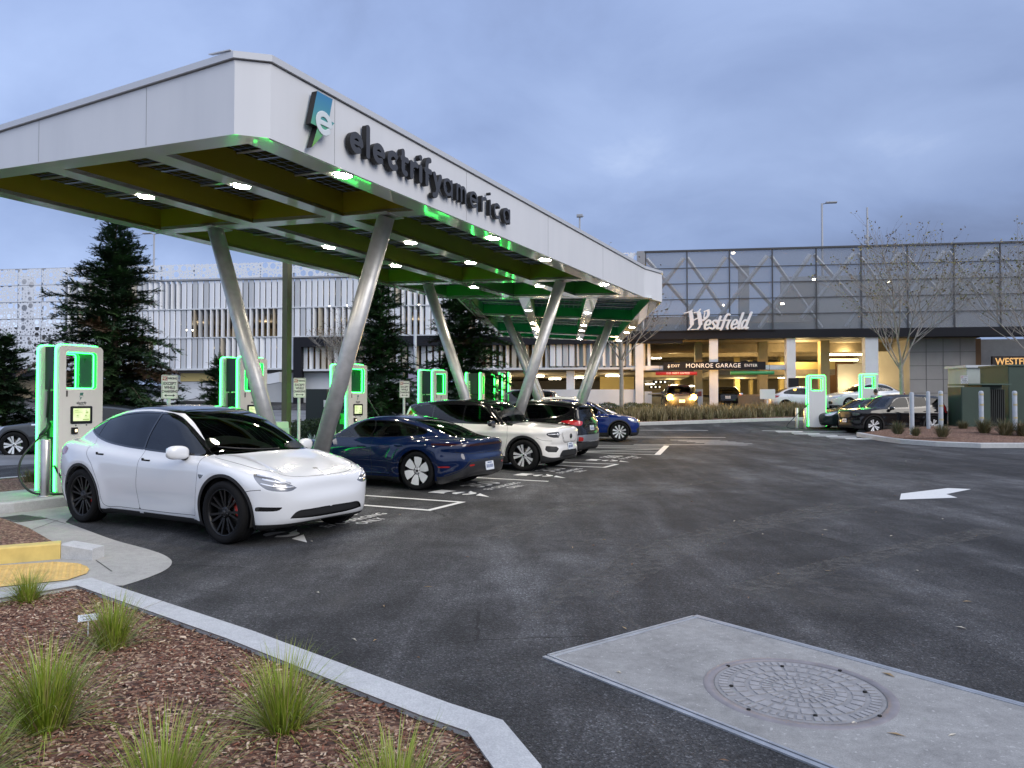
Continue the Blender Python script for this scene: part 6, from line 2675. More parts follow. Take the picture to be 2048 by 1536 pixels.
# ---------------------------------------------------------------- the other kinds of car
def flake_paint(name, color, metal=0.0, rough=0.3, coat=1.0):
 return mat(name, color, rough, metal=metal, coat=coat, spec=.5 if max(color) > .3 else .05)
PAINT_BLUE = flake_paint('deep_blue_paint', (0.001, 0.009, 0.045), 0.0, coat=1.0)
PAINT_ROYAL = flake_paint('royal_blue_paint', (0.004, 0.02, 0.13), 0.0)
PAINT_CREAM = flake_paint('warm_white_paint', (0.74, 0.72, 0.68))
PAINT_BLACK = flake_paint('black_paint', (0.004, 0.004, 0.005), coat=.9)
PAINT_GREY = flake_paint('dark_grey_paint', (0.045, 0.05, 0.055), 0.5)
PAINT_SILVER = flake_paint('silver_white_paint', (0.62, 0.64, 0.67), 0.1)
PAINT_GREEN = flake_paint('dark_teal_paint', (0.015, 0.025, 0.026), 0.3)
FRONT_M = lambda V_, N_: (V_[:, 0] > 1.4) & (V_[:, 1] > .2)
REAR_M = lambda V_, N_: (V_[:, 0] < -1.4) & (V_[:, 1] > .2)
def taycan_extra(x, w, z):
 v = 0.0 * x
 for cx_, a in ((1.45, .022), (-1.45, .035)):
  r = np.hypot(x - cx_, z - 0.36)
  v = v - a * np.exp(-((r - 0.5) / 0.14) ** 2) * (w > 0.6)
 v = v - 0.04 * np.exp(-((w - .74) / 0.12) ** 2) * np.clip((x - 1.0) / 0.3, 0, 1) * (z > 0.6) * np.clip((2.2 - x) / 0.3, 0, 1)
 # tail: an overhanging light ledge, hollow beneath
 v = v + 0.03 * np.exp(-((z - 0.68) / 0.07) ** 2) * (x < -1.9)
 v = v + 0.016 * np.exp(-((z - 0.40) / 0.1) ** 2) * np.exp(-(x / 0.9) ** 4) * (w > 0.7)
 return v
TAYCAN = dict(
 seat_dz=-.27,
 wb=2.9, R=0.352, rim_r=0.265, tyre_w=0.28, track=0.835, rim='aero_six', rim_face=M_WHITERIM, rim_side=M_DARKRIM,
 side=[(2.0, .17), (2.3, .19), (2.42, .27), (2.44, .42), (2.42, .54), (2.33, .63), (2.1, .71), (1.8, .76), (1.4, .81), (1.0, .86), (.5, .88), (-.3, .90), (-1.2, .935), (-1.8, .945),
  (-2.2, .93), (-2.38, .905), (-2.41, .865), (-2.39, .80), (-2.41, .66), (-2.46, .55), (-2.45, .4), (-2.35, .29), (-2.1, .21), (-1.2, .17), (0, .16), (1.2, .16)],
 plan=[(2.44, 0), (2.42, .3), (2.36, .55), (2.24, .74), (2.02, .88), (1.7, .945), (1.3, .955), (.7, .945), (0, .945), (-.7, .96), (-1.3, .978), (-1.75, .965), (-2.1, .90), (-2.33, .77), (-2.42, .55), (-2.455, .28), (-2.46, 0)],
 inset=[(.1, .08), (.2, .05), (.4, .02), (.55, .0), (.68, .005), (.8, .03), (.9, .075), (1.0, .14)],
 cabin=[(1.2, .80), (.95, .90), (.7, 1.03), (.4, 1.165), (.1, 1.27), (-.2, 1.325), (-.5, 1.345), (-.85, 1.325), (-1.25, 1.245), (-1.65, 1.12), (-2.0, .985), (-2.28, .90), (-2.2, .7), (0, .65)],
 cabw=[(1.3, .78), (.9, .83), (.4, .86), (-.2, .865), (-.8, .85), (-1.3, .79), (-1.8, .66), (-2.3, .5)],
 tumble=(.85, .50, .25), bow=(.28, .22), crown=.10, blend=(.12, .09, .05), hood_crown=.05, extra=taycan_extra,
 arch_r=.385, arch_trim=0.0, under_z=.22,
 windows=[[(.66, .93, 1), (.3, .93), (-.32, .945, 1), (-.36, 1.1), (-.30, 1.235, 1), (-.1, 1.225), (.2, 1.155), (.45, 1.06)],
   [(-.345, .946, 1), (-.9, .965), (-1.22, .985), (-1.48, 1.03), (-1.44, 1.065), (-1.2, 1.145), (-.8, 1.215), (-.34, 1.235, 1), (-.39, 1.1)]],
 win_frame=.015, frame_mat=M_GBLACK, side_glass=glass_mat('side_glass_blue_car', clear=.5), glass=G_PRIV, windshield_glass=G_MID,
 windshield=dict(x0=0., z0=.75, xmax=1.02, pts=[(0, .8, 1), (.4, .8), (.68, .88), (.66, 1.0), (.56, 1.18), (.46, 1.28), (.3, 1.3), (0, 1.31, 1)]),
 rear_window=dict(x0=-.75, z0=.8, pts=[(0, .925, 1), (.3, .93), (.47, .95), (.52, 1.03), (.50, 1.16), (.44, 1.25), (.3, 1.275), (0, 1.28, 1)]),
 doors=[[(1.0, .86, 1), (1.02, .6), (.95, .3), (.85, .22, 1), (0, .215), (-.42, .22, 1), (-.44, .5), (-.40, .94, 1), (.3, .925)],
  [(-.40, .94, 1), (-.44, .5), (-.42, .22, 1), (-.8, .23), (-.98, .35), (-1.1, .6), (-1.25, .8), (-1.3, .98, 1), (-.9, .96)]],
 handles=[(0, -.2, .765, .2), (1, -1.08, .80, .2)], flush_handle=False,
 mirror=(.62, .87, .95), mirror_mat=PAINT_BLUE,
 carves=[
  dict(tag='lamp', proj=('o', .7, 2.4), pts=[(.95, .66, 1), (.75, .66), (.62, .64, 1), (.62, .50, 1), (.8, .52), (.93, .56)], mask=FRONT_M),
  dict(tag='lightbar', proj='rear', smooth=False, pts=[(0, .80), (.7, .80), (.98, .825), (.98, .85), (.7, .845), (0, .84)], sym=True, mask=lambda V_, N_: V_[:, 0] < -1.75),
  dict(tag='spoiler', proj='rear', smooth=False, pts=[(0, .885), (.8, .885), (.8, .915), (0, .915)], sym=True, mask=lambda V_, N_: V_[:, 0] < -2.2),
  dict(tag='diffuser', proj='rear', smooth=True, pts=[(0, .1, 1), (.99, .1, 1), (.99, .24), (.9, .28), (.76, .40), (.62, .52, 1), (.3, .535), (0, .535, 1)], sym=True, mask=lambda V_, N_: V_[:, 0] < -1.85),
  dict(tag='reflector', proj='side', smooth=False, pts=[(-1.9, .42), (-2.12, .43), (-2.12, .455), (-1.9, .45)]),
  dict(tag='rear_reflector', proj='rear', smooth=False, pts=[(.50, .445), (.68, .44), (.66, .475), (.52, .48)], tags=('diffuser',), mask=REAR_M),
  dict(tag='sill', proj='side', smooth=False, pts=[(-1.1, .1), (1.1, .1), (1.1, .225), (-1.1, .225)]),
 ],
 parts={'lamp': ('headlight', M_LENSDARK, 0, True), 'lightbar': ('tail_light_bar', mat('light_bar', (.03, .004, .005), .1, coat=1.0), .004, False), 'spoiler': ('rear_spoiler', PAINT_BLUE, .008, False),
  'diffuser': ('rear_diffuser', mat('satin_black', (.02, .02, .022), .4), .003, False), 'reflector': ('side_marker', M_AMBER, .002, True), 'rear_reflector': ('rear_reflector', M_AMBER, .003, True), 'sill': ('sill', M_BLACK, .004, True)},
 lines=[dict(proj='rear', pts=[(0, .665), (.5, .668), (.85, .70)], w=.004, mask=lambda V_, N_: V_[:, 0] < -1.9),
  dict(tag='chrome_line', proj='rear', pts=[(0, .548), (.4, .548), (.64, .535), (.78, .40), (.93, .28)], w=.008, mask=lambda V_, N_: V_[:, 0] < -1.85)],
 mats={'chrome_line': M_BLACK}, plates=[(-1, .42, 0, 0.15)], paint=PAINT_BLUE)
def xc_extra(x, w, z):
 v = 0.0 * x
 for cx_ in (1.35, -1.35):
  r = np.hypot(x - cx_, z - 0.36)
  v = v - 0.018 * np.exp(-((r - 0.5) / 0.10) ** 2) * (w > 0.6)
 v = v + 0.02 * np.exp(-((z - 0.47) / 0.10) ** 2) * np.exp(-(x / 0.9) ** 4) * (w > 0.7)
 v = v - 0.02 * np.exp(-((z - 0.88) / 0.05) ** 2) * (w > 0.7) * (x < 1.9)
 v = v + 0.02 * np.exp(-((z - 0.60) / 0.05) ** 2) * (x > 1.9) * (w < .75)
 return v
XC = dict(
 wb=2.70, R=0.362, rim_r=0.262, tyre_w=0.24, track=0.805, rim='five_twin', rim_face=M_ALU, rim_side=M_DARKRIM,
 side=[(1.85, .23), (2.05, .25), (2.13, .34), (2.155, .46), (2.16, .62), (2.165, .78), (2.15, .90), (2.08, .955), (1.85, .995), (1.5, 1.03), (1.15, 1.055), (.85, 1.075), (.3, 1.05), (-.5, 1.07), (-1.3, 1.1),
  (-1.9, 1.12), (-2.12, 1.10), (-2.18, .98), (-2.20, .75), (-2.215, .6), (-2.21, .45), (-2.12, .3), (-1.9, .24), (-1.0, .21), (0, .205), (1.0, .21)],
 plan=[(2.165, 0), (2.15, .32), (2.11, .55), (2.02, .72), (1.85, .84), (1.6, .895), (1.3, .915), (.7, .912), (0, .912), (-.8, .918), (-1.35, .922), (-1.75, .905), (-2.02, .83), (-2.15, .66), (-2.205, .4), (-2.215, 0)],
 inset=[(.15, .06), (.25, .04), (.4, .015), (.55, .012), (.72, .005), (.9, .005), (1.0, .03), (1.08, .06), (1.2, .12)],
 cabin=[(1.12, .96), (.92, 1.10), (.68, 1.29), (.45, 1.455), (.25, 1.535), (0, 1.575), (-.5, 1.60), (-1.0, 1.59), (-1.5, 1.555), (-1.85, 1.515), (-1.98, 1.46), (-2.06, 1.25), (-2.14, 1.05), (-1.9, .8), (.6, .8)],
 cabw=[(1.3, .80), (.9, .835), (.4, .86), (-.2, .865), (-.9, .865), (-1.5, .845), (-2.1, .79)],
 tumble=(1.03, .28, .28), bow=(.22, .1), crown=.09, blend=(.075, .075, .022), hood_crown=.05, extra=xc_extra,
 arch_r=.405, arch_trim=.055, under_z=.26,
 cladding=[(-2.3, .45), (-1.9, .42), (-.9, .34), (0, .33), (.9, .34), (1.8, .38), (1.95, .33), (2.2, .33)],
 windows=[[(.70, 1.06, 1), (.3, 1.06), (-.25, 1.075, 1), (-.27, 1.3), (-.25, 1.455, 1), (.0, 1.445), (.17, 1.405), (.42, 1.255)],
   [(-.29, 1.077, 1), (-.8, 1.095), (-1.12, 1.125, 1), (-1.14, 1.3), (-1.12, 1.46, 1), (-.7, 1.468), (-.29, 1.458, 1), (-.31, 1.3)],
   [(-1.16, 1.13, 1), (-1.45, 1.2), (-1.72, 1.33), (-1.74, 1.38), (-1.66, 1.42), (-1.4, 1.448), (-1.16, 1.46, 1), (-1.18, 1.3)]],
 win_frame=.018, side_glass=G_PRIV, glass=G_PRIV, windshield_glass=G_MID,
 windshield=dict(x0=0., z0=.85, xmax=1.02, pts=[(0, .95, 1), (.4, .95), (.72, 1.04), (.70, 1.2), (.62, 1.4), (.55, 1.50), (.3, 1.53), (0, 1.535, 1)]),
 rear_window=dict(x0=-1.6, z0=1.05, pts=[(0, 1.12, 1), (.5, 1.12), (.63, 1.15), (.60, 1.35), (.52, 1.45), (.3, 1.475), (0, 1.48, 1)]),
 doors=[[(.93, 1.06, 1), (.95, .75), (.88, .45), (.80, .30, 1), (.1, .29), (-.25, .30, 1), (-.30, .6), (-.27, 1.07, 1), (.3, 1.05)],
  [(-.27, 1.07, 1), (-.30, .6), (-.25, .30, 1), (-.7, .3), (-.86, .42), (-1.0, .66), (-1.12, .85), (-1.15, 1.12, 1), (-.8, 1.09)]],
 handles=[(0, -.1, .93, .2), (1, -.98, .95, .2)],
 mirror=(.58, 1.03, .95), mirror_mat=M_GBLACK,
 carves=[
  dict(tag='roof_black', proj='side', pts=[(1.05, 1.03, 1), (.72, 1.055, 1), (-.3, 1.07), (-1.2, 1.125), (-1.55, 1.22), (-1.82, 1.36), (-1.9, 1.47, 1), (-2.3, 1.5, 1), (-2.3, 1.8, 1), (1.0, 1.8, 1)], mask=None),
  dict(tag='lamp', proj=('o', .55, 2.15), pts=[(.86, .87, 1), (.70, .90), (.52, .905, 1), (.50, .83), (.53, .77, 1), (.68, .775), (.80, .81)], mask=FRONT_M),
  dict(tag='grille', proj='front', pts=[(0, .90, 1), (.36, .90), (.43, .88), (.41, .78), (.36, .70), (.3, .68), (0, .675, 1)], sym=True, mask=lambda V_, N_: V_[:, 0] > 1.9),
  dict(tag='fogbox', smooth=False, proj=('o', .45, 2.15), pts=[(.86, .59), (.60, .57), (.54, .52), (.62, .44), (.82, .45), (.88, .50)], mask=FRONT_M),
  dict(tag='intake', proj='front', smooth=False, pts=[(0, .32), (.55, .33), (.50, .42), (.42, .475), (0, .48)], sym=True, mask=lambda V_, N_: V_[:, 0] > 1.8),
  dict(tag='tail', proj=('o', -.6, -2.15), smooth=False, pts=[(.90, .88), (.76, .88), (.72, 1.4), (.80, 1.4), (.86, 1.05)], mask=REAR_M),
 ],
 parts={'lamp': ('headlight', M_LENSDARK, 0, True), 'grille': ('grille_panel', None, .006, False), 'fogbox': ('bumper_vent', M_BLACK, -.01, True), 'intake': ('lower_grille', M_BLACK, -.015, False),
  'tail': ('tail_light', M_TAIL, .002, True)},
 mats={'roof_black': M_GBLACK},
 lines=[dict(proj='front', pts=[(.0, .66), (.35, .665), (.45, .78), (.47, .895)], w=.006, tags=('body',), mask=lambda V_, N_: V_[:, 0] > 1.9),
  dict(proj='side', pts=[(1.66, .78), (1.8, .72), (2.0, .70)], mask=lambda V_, N_: V_[:, 1] > .5)],
 plates=[(1, .56, 0, -0.05), (-1, .8, 0, 0.1)], paint=PAINT_CREAM)
BOLT = dict(
 wb=2.64, R=0.335, rim_r=0.235, tyre_w=0.22, track=0.76, rim='ten', rim_face=M_ALU, rim_side=M_DARKRIM,
 side=[(1.75, .2), (1.98, .24), (2.06, .4), (2.05, .6), (1.98, .78), (1.8, .9), (1.5, .98), (1.2, 1.03), (.6, 1.05), (-.4, 1.05), (-1.2, 1.07), (-1.75, 1.09), (-1.95, 1.06), (-1.99, .95), (-2.0, .84), (-2.06, .74), (-2.09, .6), (-2.07, .42), (-1.98, .28), (-1.7, .22), (0, .19)],
 plan=[(2.06, 0), (2.03, .35), (1.92, .62), (1.7, .79), (1.4, .855), (.7, .87), (0, .87), (-.8, .875), (-1.35, .872), (-1.7, .84), (-1.95, .74), (-2.06, .5), (-2.09, .25), (-2.09, 0)],
 inset=[(.1, .06), (.25, .04), (.4, .015), (.55, 0), (.75, .01), (.92, .02), (1.05, .05), (1.2, .10)],
 cabin=[(1.25, .93), (1.0, 1.1), (.7, 1.28), (.4, 1.43), (.1, 1.52), (-.3, 1.56), (-.8, 1.555), (-1.3, 1.52), (-1.75, 1.46), (-1.86, 1.40), (-1.93, 1.22), (-1.98, 1.02), (-1.7, .8), (.6, .8)],
 cabw=[(1.3, .74), (.8, .79), (.2, .82), (-.6, .82), (-1.2, .80), (-1.7, .76), (-2.0, .72)],
 tumble=(1.0, .26, .26), bow=(.28, .14), crown=.1, blend=(.10, .09, .03), hood_crown=.06,
 arch_r=.37, arch_trim=0, under_z=.25,
 windows=[[(.75, 1.04, 1), (.3, 1.04), (-.25, 1.05, 1), (-.27, 1.3), (-.25, 1.43, 1), (0, 1.415), (.3, 1.31)],
   [(-.29, 1.052, 1), (-.8, 1.075), (-1.1, 1.11), (-1.5, 1.2), (-1.62, 1.3), (-1.55, 1.36), (-1.2, 1.41), (-.7, 1.435), (-.29, 1.432, 1)]],
 win_frame=.02, side_glass=G_PRIV, glass=G_PRIV, windshield_glass=G_MID,
 windshield=dict(x0=0, z0=.8, xmax=1.1, pts=[(0, .9, 1), (.4, .9), (.66, 1.02), (.62, 1.25), (.52, 1.43), (.3, 1.47), (0, 1.48, 1)]),
 rear_window=dict(x0=-1.55, z0=.9, pts=[(0, 1.05, 1), (.4, 1.05), (.6, 1.09), (.61, 1.2), (.55, 1.36), (.4, 1.415), (0, 1.42, 1)]),
 doors=[[(.95, 1.04, 1), (.95, .6), (.85, .3, 1), (-.25, .28, 1), (-.28, .6), (-.27, 1.05, 1)], [(-.27, 1.05, 1), (-.28, .6), (-.25, .28, 1), (-.8, .3, 1), (-.98, .6), (-1.2, .85), (-1.25, 1.1, 1)]],
 handles=[(0, -.1, .9, .18), (1, -1.0, .92, .18)], mirror=(.55, 1.0, .9),
 carves=[
  dict(tag='lamp', proj=('o', .7, 2.0), pts=[(.85, .86, 1), (.6, .8), (.5, .72, 1), (.62, .66), (.8, .72)], mask=FRONT_M),
  dict(tag='tail', proj=('o', -.65, -1.95), pts=[(1.0, 1.035, 1), (.80, 1.07), (.62, 1.06), (.46, 1.035, 1), (.48, .96), (.62, .92), (.8, .96)], mask=REAR_M),
  dict(tag='bump_black', proj='rear', smooth=False, pts=[(0, .15), (.95, .15), (.95, .44), (.75, .46), (0, .46)], sym=True, mask=lambda V_, N_: V_[:, 0] < -1.6),
  dict(tag='bump_lamp', proj=('o', -.5, -2.0), smooth=False, pts=[(.72, .50), (.56, .50), (.56, .60), (.70, .62)], mask=REAR_M),
  dict(tag='bump_chrome', proj='rear', smooth=False, pts=[(0, .47), (.70, .47), (.70, .495), (0, .495)], sym=True, mask=lambda V_, N_: V_[:, 0] < -1.6),
  dict(tag='bump_silver', proj='rear', smooth=False, pts=[(0, .495), (.95, .495), (.95, .64), (.6, .67), (0, .67)], sym=True, mask=lambda V_, N_: V_[:, 0] < -1.85),
 ],
 parts={'lamp': ('headlight', M_LENSDARK, 0, True), 'tail': ('tail_light', mat('tail_lamp_bright', (.42, .012, .018), .12, coat=1.0), .004, True), 'bump_black': ('rear_valance', M_BLACK, .002, False), 'bump_lamp': ('rear_reflector', M_AMBER, .006, True),
  'bump_chrome': ('bumper_trim', M_CHROME, .004, False), 'bump_silver': ('rear_bumper', mat('bumper_silver', (.22, .23, .25), .3, metal=.4, coat=.8), .003, False)},
 plates=[(-1, .84, 0, 0.12)], paint=PAINT_BLACK, lines=[dict(proj='rear', pts=[(0, .765), (.4, .77), (.62, .85), (.68, .97)], w=.006, mask=lambda V_, N_: V_[:, 0] < -1.6)])
ID4 = dict(
 wb=2.73, R=0.362, rim_r=0.262, tyre_w=0.24, track=0.80, rim='swirl', rim_face=M_ALU, rim_side=M_DARKRIM,
 side=[(1.8, .22), (2.05, .25), (2.15, .38), (2.17, .55), (2.13, .72), (2.02, .84), (1.75, .93), (1.4, .99), (1.05, 1.03), (.5, 1.03), (-.4, 1.05), (-1.2, 1.08), (-1.8, 1.1), (-2.1, 1.07), (-2.2, .9), (-2.25, .7), (-2.24, .5), (-2.15, .32), (-1.9, .25), (0, .2)],
 plan=[(2.17, 0), (2.15, .32), (2.07, .58), (1.9, .77), (1.6, .875), (1.2, .905), (.6, .905), (0, .905), (-.8, .91), (-1.4, .915), (-1.8, .88), (-2.1, .75), (-2.22, .45), (-2.25, 0)],
 inset=[(.1, .06), (.25, .045), (.4, .015), (.55, 0), (.75, .01), (.92, .02), (1.05, .06), (1.2, .12)],
 cabin=[(1.3, .92), (1.05, 1.06), (.75, 1.24), (.45, 1.40), (.15, 1.50), (-.3, 1.555), (-.8, 1.55), (-1.3, 1.5), (-1.8, 1.40), (-2.0, 1.33), (-2.1, 1.1), (-1.7, .8), (.6, .8)],
 cabw=[(1.4, .77), (.9, .82), (.3, .85), (-.6, .85), (-1.2, .83), (-1.8, .76), (-2.1, .68)],
 tumble=(1.0, .3, .26), bow=(.28, .16), crown=.1, blend=(.10, .09, .03), hood_crown=.06,
 arch_r=.405, arch_trim=.04, under_z=.26,
 windows=[[(.85, 1.04, 1), (.4, 1.04), (-.2, 1.055, 1), (-.22, 1.3), (-.2, 1.425, 1), (.1, 1.40), (.4, 1.275)],
   [(-.24, 1.056, 1), (-.8, 1.08), (-1.3, 1.13), (-1.6, 1.23), (-1.5, 1.32), (-1.1, 1.4), (-.6, 1.43), (-.24, 1.426, 1)]],
 win_frame=.018, side_glass=G_PRIV, glass=G_PRIV, windshield_glass=G_MID,
 windshield=dict(x0=0, z0=.8, xmax=1.12, pts=[(0, .9, 1), (.4, .9), (.68, 1.02), (.64, 1.25), (.52, 1.43), (.3, 1.46), (0, 1.47, 1)]),
 rear_window=dict(x0=-1.6, z0=1.0, pts=[(0, 1.1, 1), (.4, 1.1), (.55, 1.14), (.5, 1.28), (.3, 1.32), (0, 1.33, 1)]),
 doors=[[(1.0, 1.03, 1), (1.0, .6), (.9, .3, 1), (-.2, .28, 1), (-.25, .6), (-.22, 1.05, 1)], [(-.22, 1.05, 1), (-.25, .6), (-.2, .28, 1), (-.8, .3, 1), (-1.0, .6), (-1.25, .9), (-1.3, 1.12, 1)]],
 handles=[(0, -.05, .88, .2), (1, -.95, .9, .2)], mirror=(.62, 1.0, .95),
 carves=[dict(tag='lamp', proj=('o', .7, 2.15), pts=[(.95, .88, 1), (.75, .85), (.58, .80), (.47, .73, 1), (.58, .70), (.78, .72), (.9, .78)], mask=FRONT_M),
   dict(tag='intake', proj='front', smooth=False, pts=[(0, .32), (.62, .33), (.7, .46), (.58, .52), (0, .52)], sym=True, mask=lambda V_, N_: V_[:, 0] > 1.7),
   dict(tag='tail', proj=('o', -.65, -2.1), pts=[(.95, .95, 1), (.7, .98), (.4, .96, 1), (.45, .88), (.7, .86), (.9, .88)], mask=REAR_M)],
 parts={'lamp': ('headlight', M_LENS, 0, True), 'intake': ('lower_grille', M_BLACK, -.01, False), 'tail': ('tail_light', M_TAIL, .002, True)},
 cladding=[(-2.3, .36), (-.9, .33), (.9, .33), (2.2, .34)],
 lines=[dict(tag='trim_line', proj='side', pts=[(.98, .93), (.7, .93), (.42, .935)], w=.016, tags=('body', 'door0'), mask=lambda V_, N_: V_[:, 1] > .5)], mats={'trim_line': M_CHROME},
 plates=[], paint=PAINT_ROYAL)
SEDAN = dict(
 seat_dz=-.2,
 wb=2.70, R=0.33, rim_r=0.235, tyre_w=0.22, track=0.77, rim='ten', rim_face=M_ALU, rim_side=M_DARKRIM,
 side=[(1.95, .19), (2.2, .22), (2.29, .35), (2.30, .5), (2.26, .63), (2.12, .73), (1.8, .82), (1.4, .90), (1.1, .94), (.5, .92), (-.5, .94), (-1.3, .98), (-1.8, .99), (-2.15, .97), (-2.26, .92), (-2.28, .8), (-2.31, .62), (-2.30, .42), (-2.2, .28), (-1.9, .22), (0, .17)],
 plan=[(2.30, 0), (2.27, .35), (2.17, .62), (1.95, .81), (1.6, .88), (1.2, .895), (.5, .9), (-.6, .9), (-1.3, .9), (-1.8, .865), (-2.15, .74), (-2.27, .5), (-2.31, 0)],
 inset=[(.1, .07), (.25, .04), (.4, .015), (.55, 0), (.72, .008), (.85, .025), (.95, .06), (1.1, .12)],
 cabin=[(1.25, .84), (1.0, .95), (.7, 1.10), (.4, 1.25), (.1, 1.36), (-.25, 1.415), (-.6, 1.42), (-1.0, 1.375), (-1.35, 1.27), (-1.65, 1.12), (-1.9, .98), (-1.6, .7), (.6, .7)],
 cabw=[(1.3, .76), (.8, .81), (.2, .83), (-.6, .83), (-1.2, .79), (-1.8, .70), (-2.0, .66)],
 tumble=(.92, .42, .26), bow=(.28, .2), crown=.1, blend=(.11, .09, .03), hood_crown=.06,
 arch_r=.365, arch_trim=0, under_z=.24,
 windows=[[(.75, .96, 1), (.3, .96), (-.22, .97, 1), (-.25, 1.15), (-.22, 1.30, 1), (.05, 1.28), (.35, 1.17)],
   [(-.26, .97, 1), (-.7, .98), (-1.15, 1.0), (-1.42, 1.04), (-1.3, 1.14), (-1.0, 1.245), (-.6, 1.30), (-.26, 1.30, 1)]],
 win_frame=.018, side_glass=G_MID, glass=G_MID,
 windshield=dict(x0=0, z0=.7, xmax=1.08, pts=[(0, .8, 1), (.4, .8), (.68, .93), (.64, 1.1), (.52, 1.28), (.3, 1.34), (0, 1.35, 1)]),
 rear_window=dict(x0=-.9, z0=.85, pts=[(0, 1.0, 1), (.4, 1.0), (.56, 1.03), (.54, 1.15), (.48, 1.28), (.3, 1.325), (0, 1.33, 1)]),
 doors=[[(.95, .94, 1), (.95, .55), (.85, .26, 1), (-.22, .25, 1), (-.26, .55), (-.24, .96, 1)], [(-.24, .96, 1), (-.26, .55), (-.22, .25, 1), (-.8, .26, 1), (-.98, .55), (-1.2, .8), (-1.25, 1.0, 1)]],
 handles=[(0, -.1, .82, .18), (1, -1.0, .84, .18)], mirror=(.6, .92, .9),
 carves=[dict(tag='lamp', proj=('o', .7, 2.25), pts=[(1.0, .80, 1), (.75, .76), (.5, .68, 1), (.55, .62), (.78, .62), (.92, .7)], mask=FRONT_M),
   dict(tag='intake', proj='front', smooth=False, pts=[(0, .28), (.55, .29), (.6, .4), (.5, .46), (0, .46)], sym=True, mask=lambda V_, N_: V_[:, 0] > 1.8),
   dict(tag='tail', proj=('o', -.7, -2.2), pts=[(1.0, .90, 1), (.75, .93), (.5, .90, 1), (.52, .80), (.75, .78), (.93, .8)], mask=REAR_M)],
 parts={'lamp': ('headlight', M_LENS, 0, True), 'intake': ('lower_grille', M_BLACK, -.01, False), 'tail': ('tail_light', M_TAIL, .002, True)},
 plates=[(-1, .74, 0, .05), (1, .42, 0, 0)], paint=PAINT_SILVER)
def variant(base, **kw):
 d = dict(base)
 d.update(kw)
 return d
def stretch(S, fz=1.0, fx=1.0):
 """the same kind of car, taller or longer (bodies only)"""
 g = lambda pts: [(p[0] * fx, p[1] * fz) + tuple(p[2:]) for p in pts]
 d = dict(S)
 for k in ('side', 'cabin'):
  d[k] = g(S[k])
 d['plan'] = [(p[0] * fx, p[1]) for p in S['plan']]
 d['windows'] = [g(w) for w in S['windows']]
 d['doors'] = [g(w) for w in S['doors']]
 d['wb'] = S['wb'] * fx
 return d
HEAD = math.atan2(V.y, V.x)
XC_W = variant(XC)
XC_W['parts'] = dict(XC['parts'])
XC_W['parts']['grille'] = ('grille_panel', PAINT_CREAM, .008, False)
XC_B = variant(XC, paint=PAINT_BLACK, rim='five_twin', side_glass=G_DIMMED, glass=G_DIMMED)
XC_B['parts'] = dict(XC['parts'])
XC_B['parts']['grille'] = ('grille_panel', M_BLACK, -.008, False)
def four_cars():
 r, fn = make_car('parked_car', 'dark blue low coupe-like car with pale six-blade wheels, nose towards its charger', TAYCAN, P(12.36, -8.97), HEAD + math.pi, 'cars charging under the canopy', lod=.028)
 # tail lettering strip and wiper-less glass; bright sill blade along the door
 for sd in (1, -1):
  mb = MB()
  pts = [(x_, sd * (fn['surf_y'](x_, .285) + .004), .285) for x_ in np.linspace(-.85, .75, 9)]
  mb.tube(pts, .012, 6)
  mb.build('sill_blade', PAINT_BLUE, r)
 r, fn = make_car('parked_car', 'cream white compact SUV with black roof, between blue coupe and black hatchback', stretch(XC_W, 1.035), P(16.42, -8.68), HEAD, 'cars charging under the canopy', lod=.028)
 lamp_detail(r, fn, [([(.80, .845), (.72, .85), (.60, .85), (.53, .85)], .010), ([(.62, .87), (.60, .80)], .012)])
 mb = MB()
 x0 = fn['surf_x'](0, .79, 1)
 mb.m(0, True).lathe([(.055, 0.0), (.055, .02), (.04, .03), (0, .03)], 20, 'x', (x0 + .004, 0, .79))
 mb.build('nose_emblem', M_BLACK, r)
 r, fn = make_car('parked_car', 'black small hatchback with red tail lights and silver bumper, tail towards the drive aisle', stretch(BOLT, 1.04), P(20.05, -9.35), HEAD + math.pi, 'cars charging under the canopy', lod=.032)
 mb = MB()
 mb.box((-1.86, 0, 1.43), (.22, 1.0, .03))
 mb.build('rear_spoiler', PAINT_BLACK, r)
 r, fn = make_car('parked_car', 'royal blue crossover with silver swirl wheels, farthest of the row by the dry grass', ID4, (2.75, 28.9, ground_z(2.75, 28.9)), rad(-8), 'cars charging under the canopy', lod=.032)
four_cars()
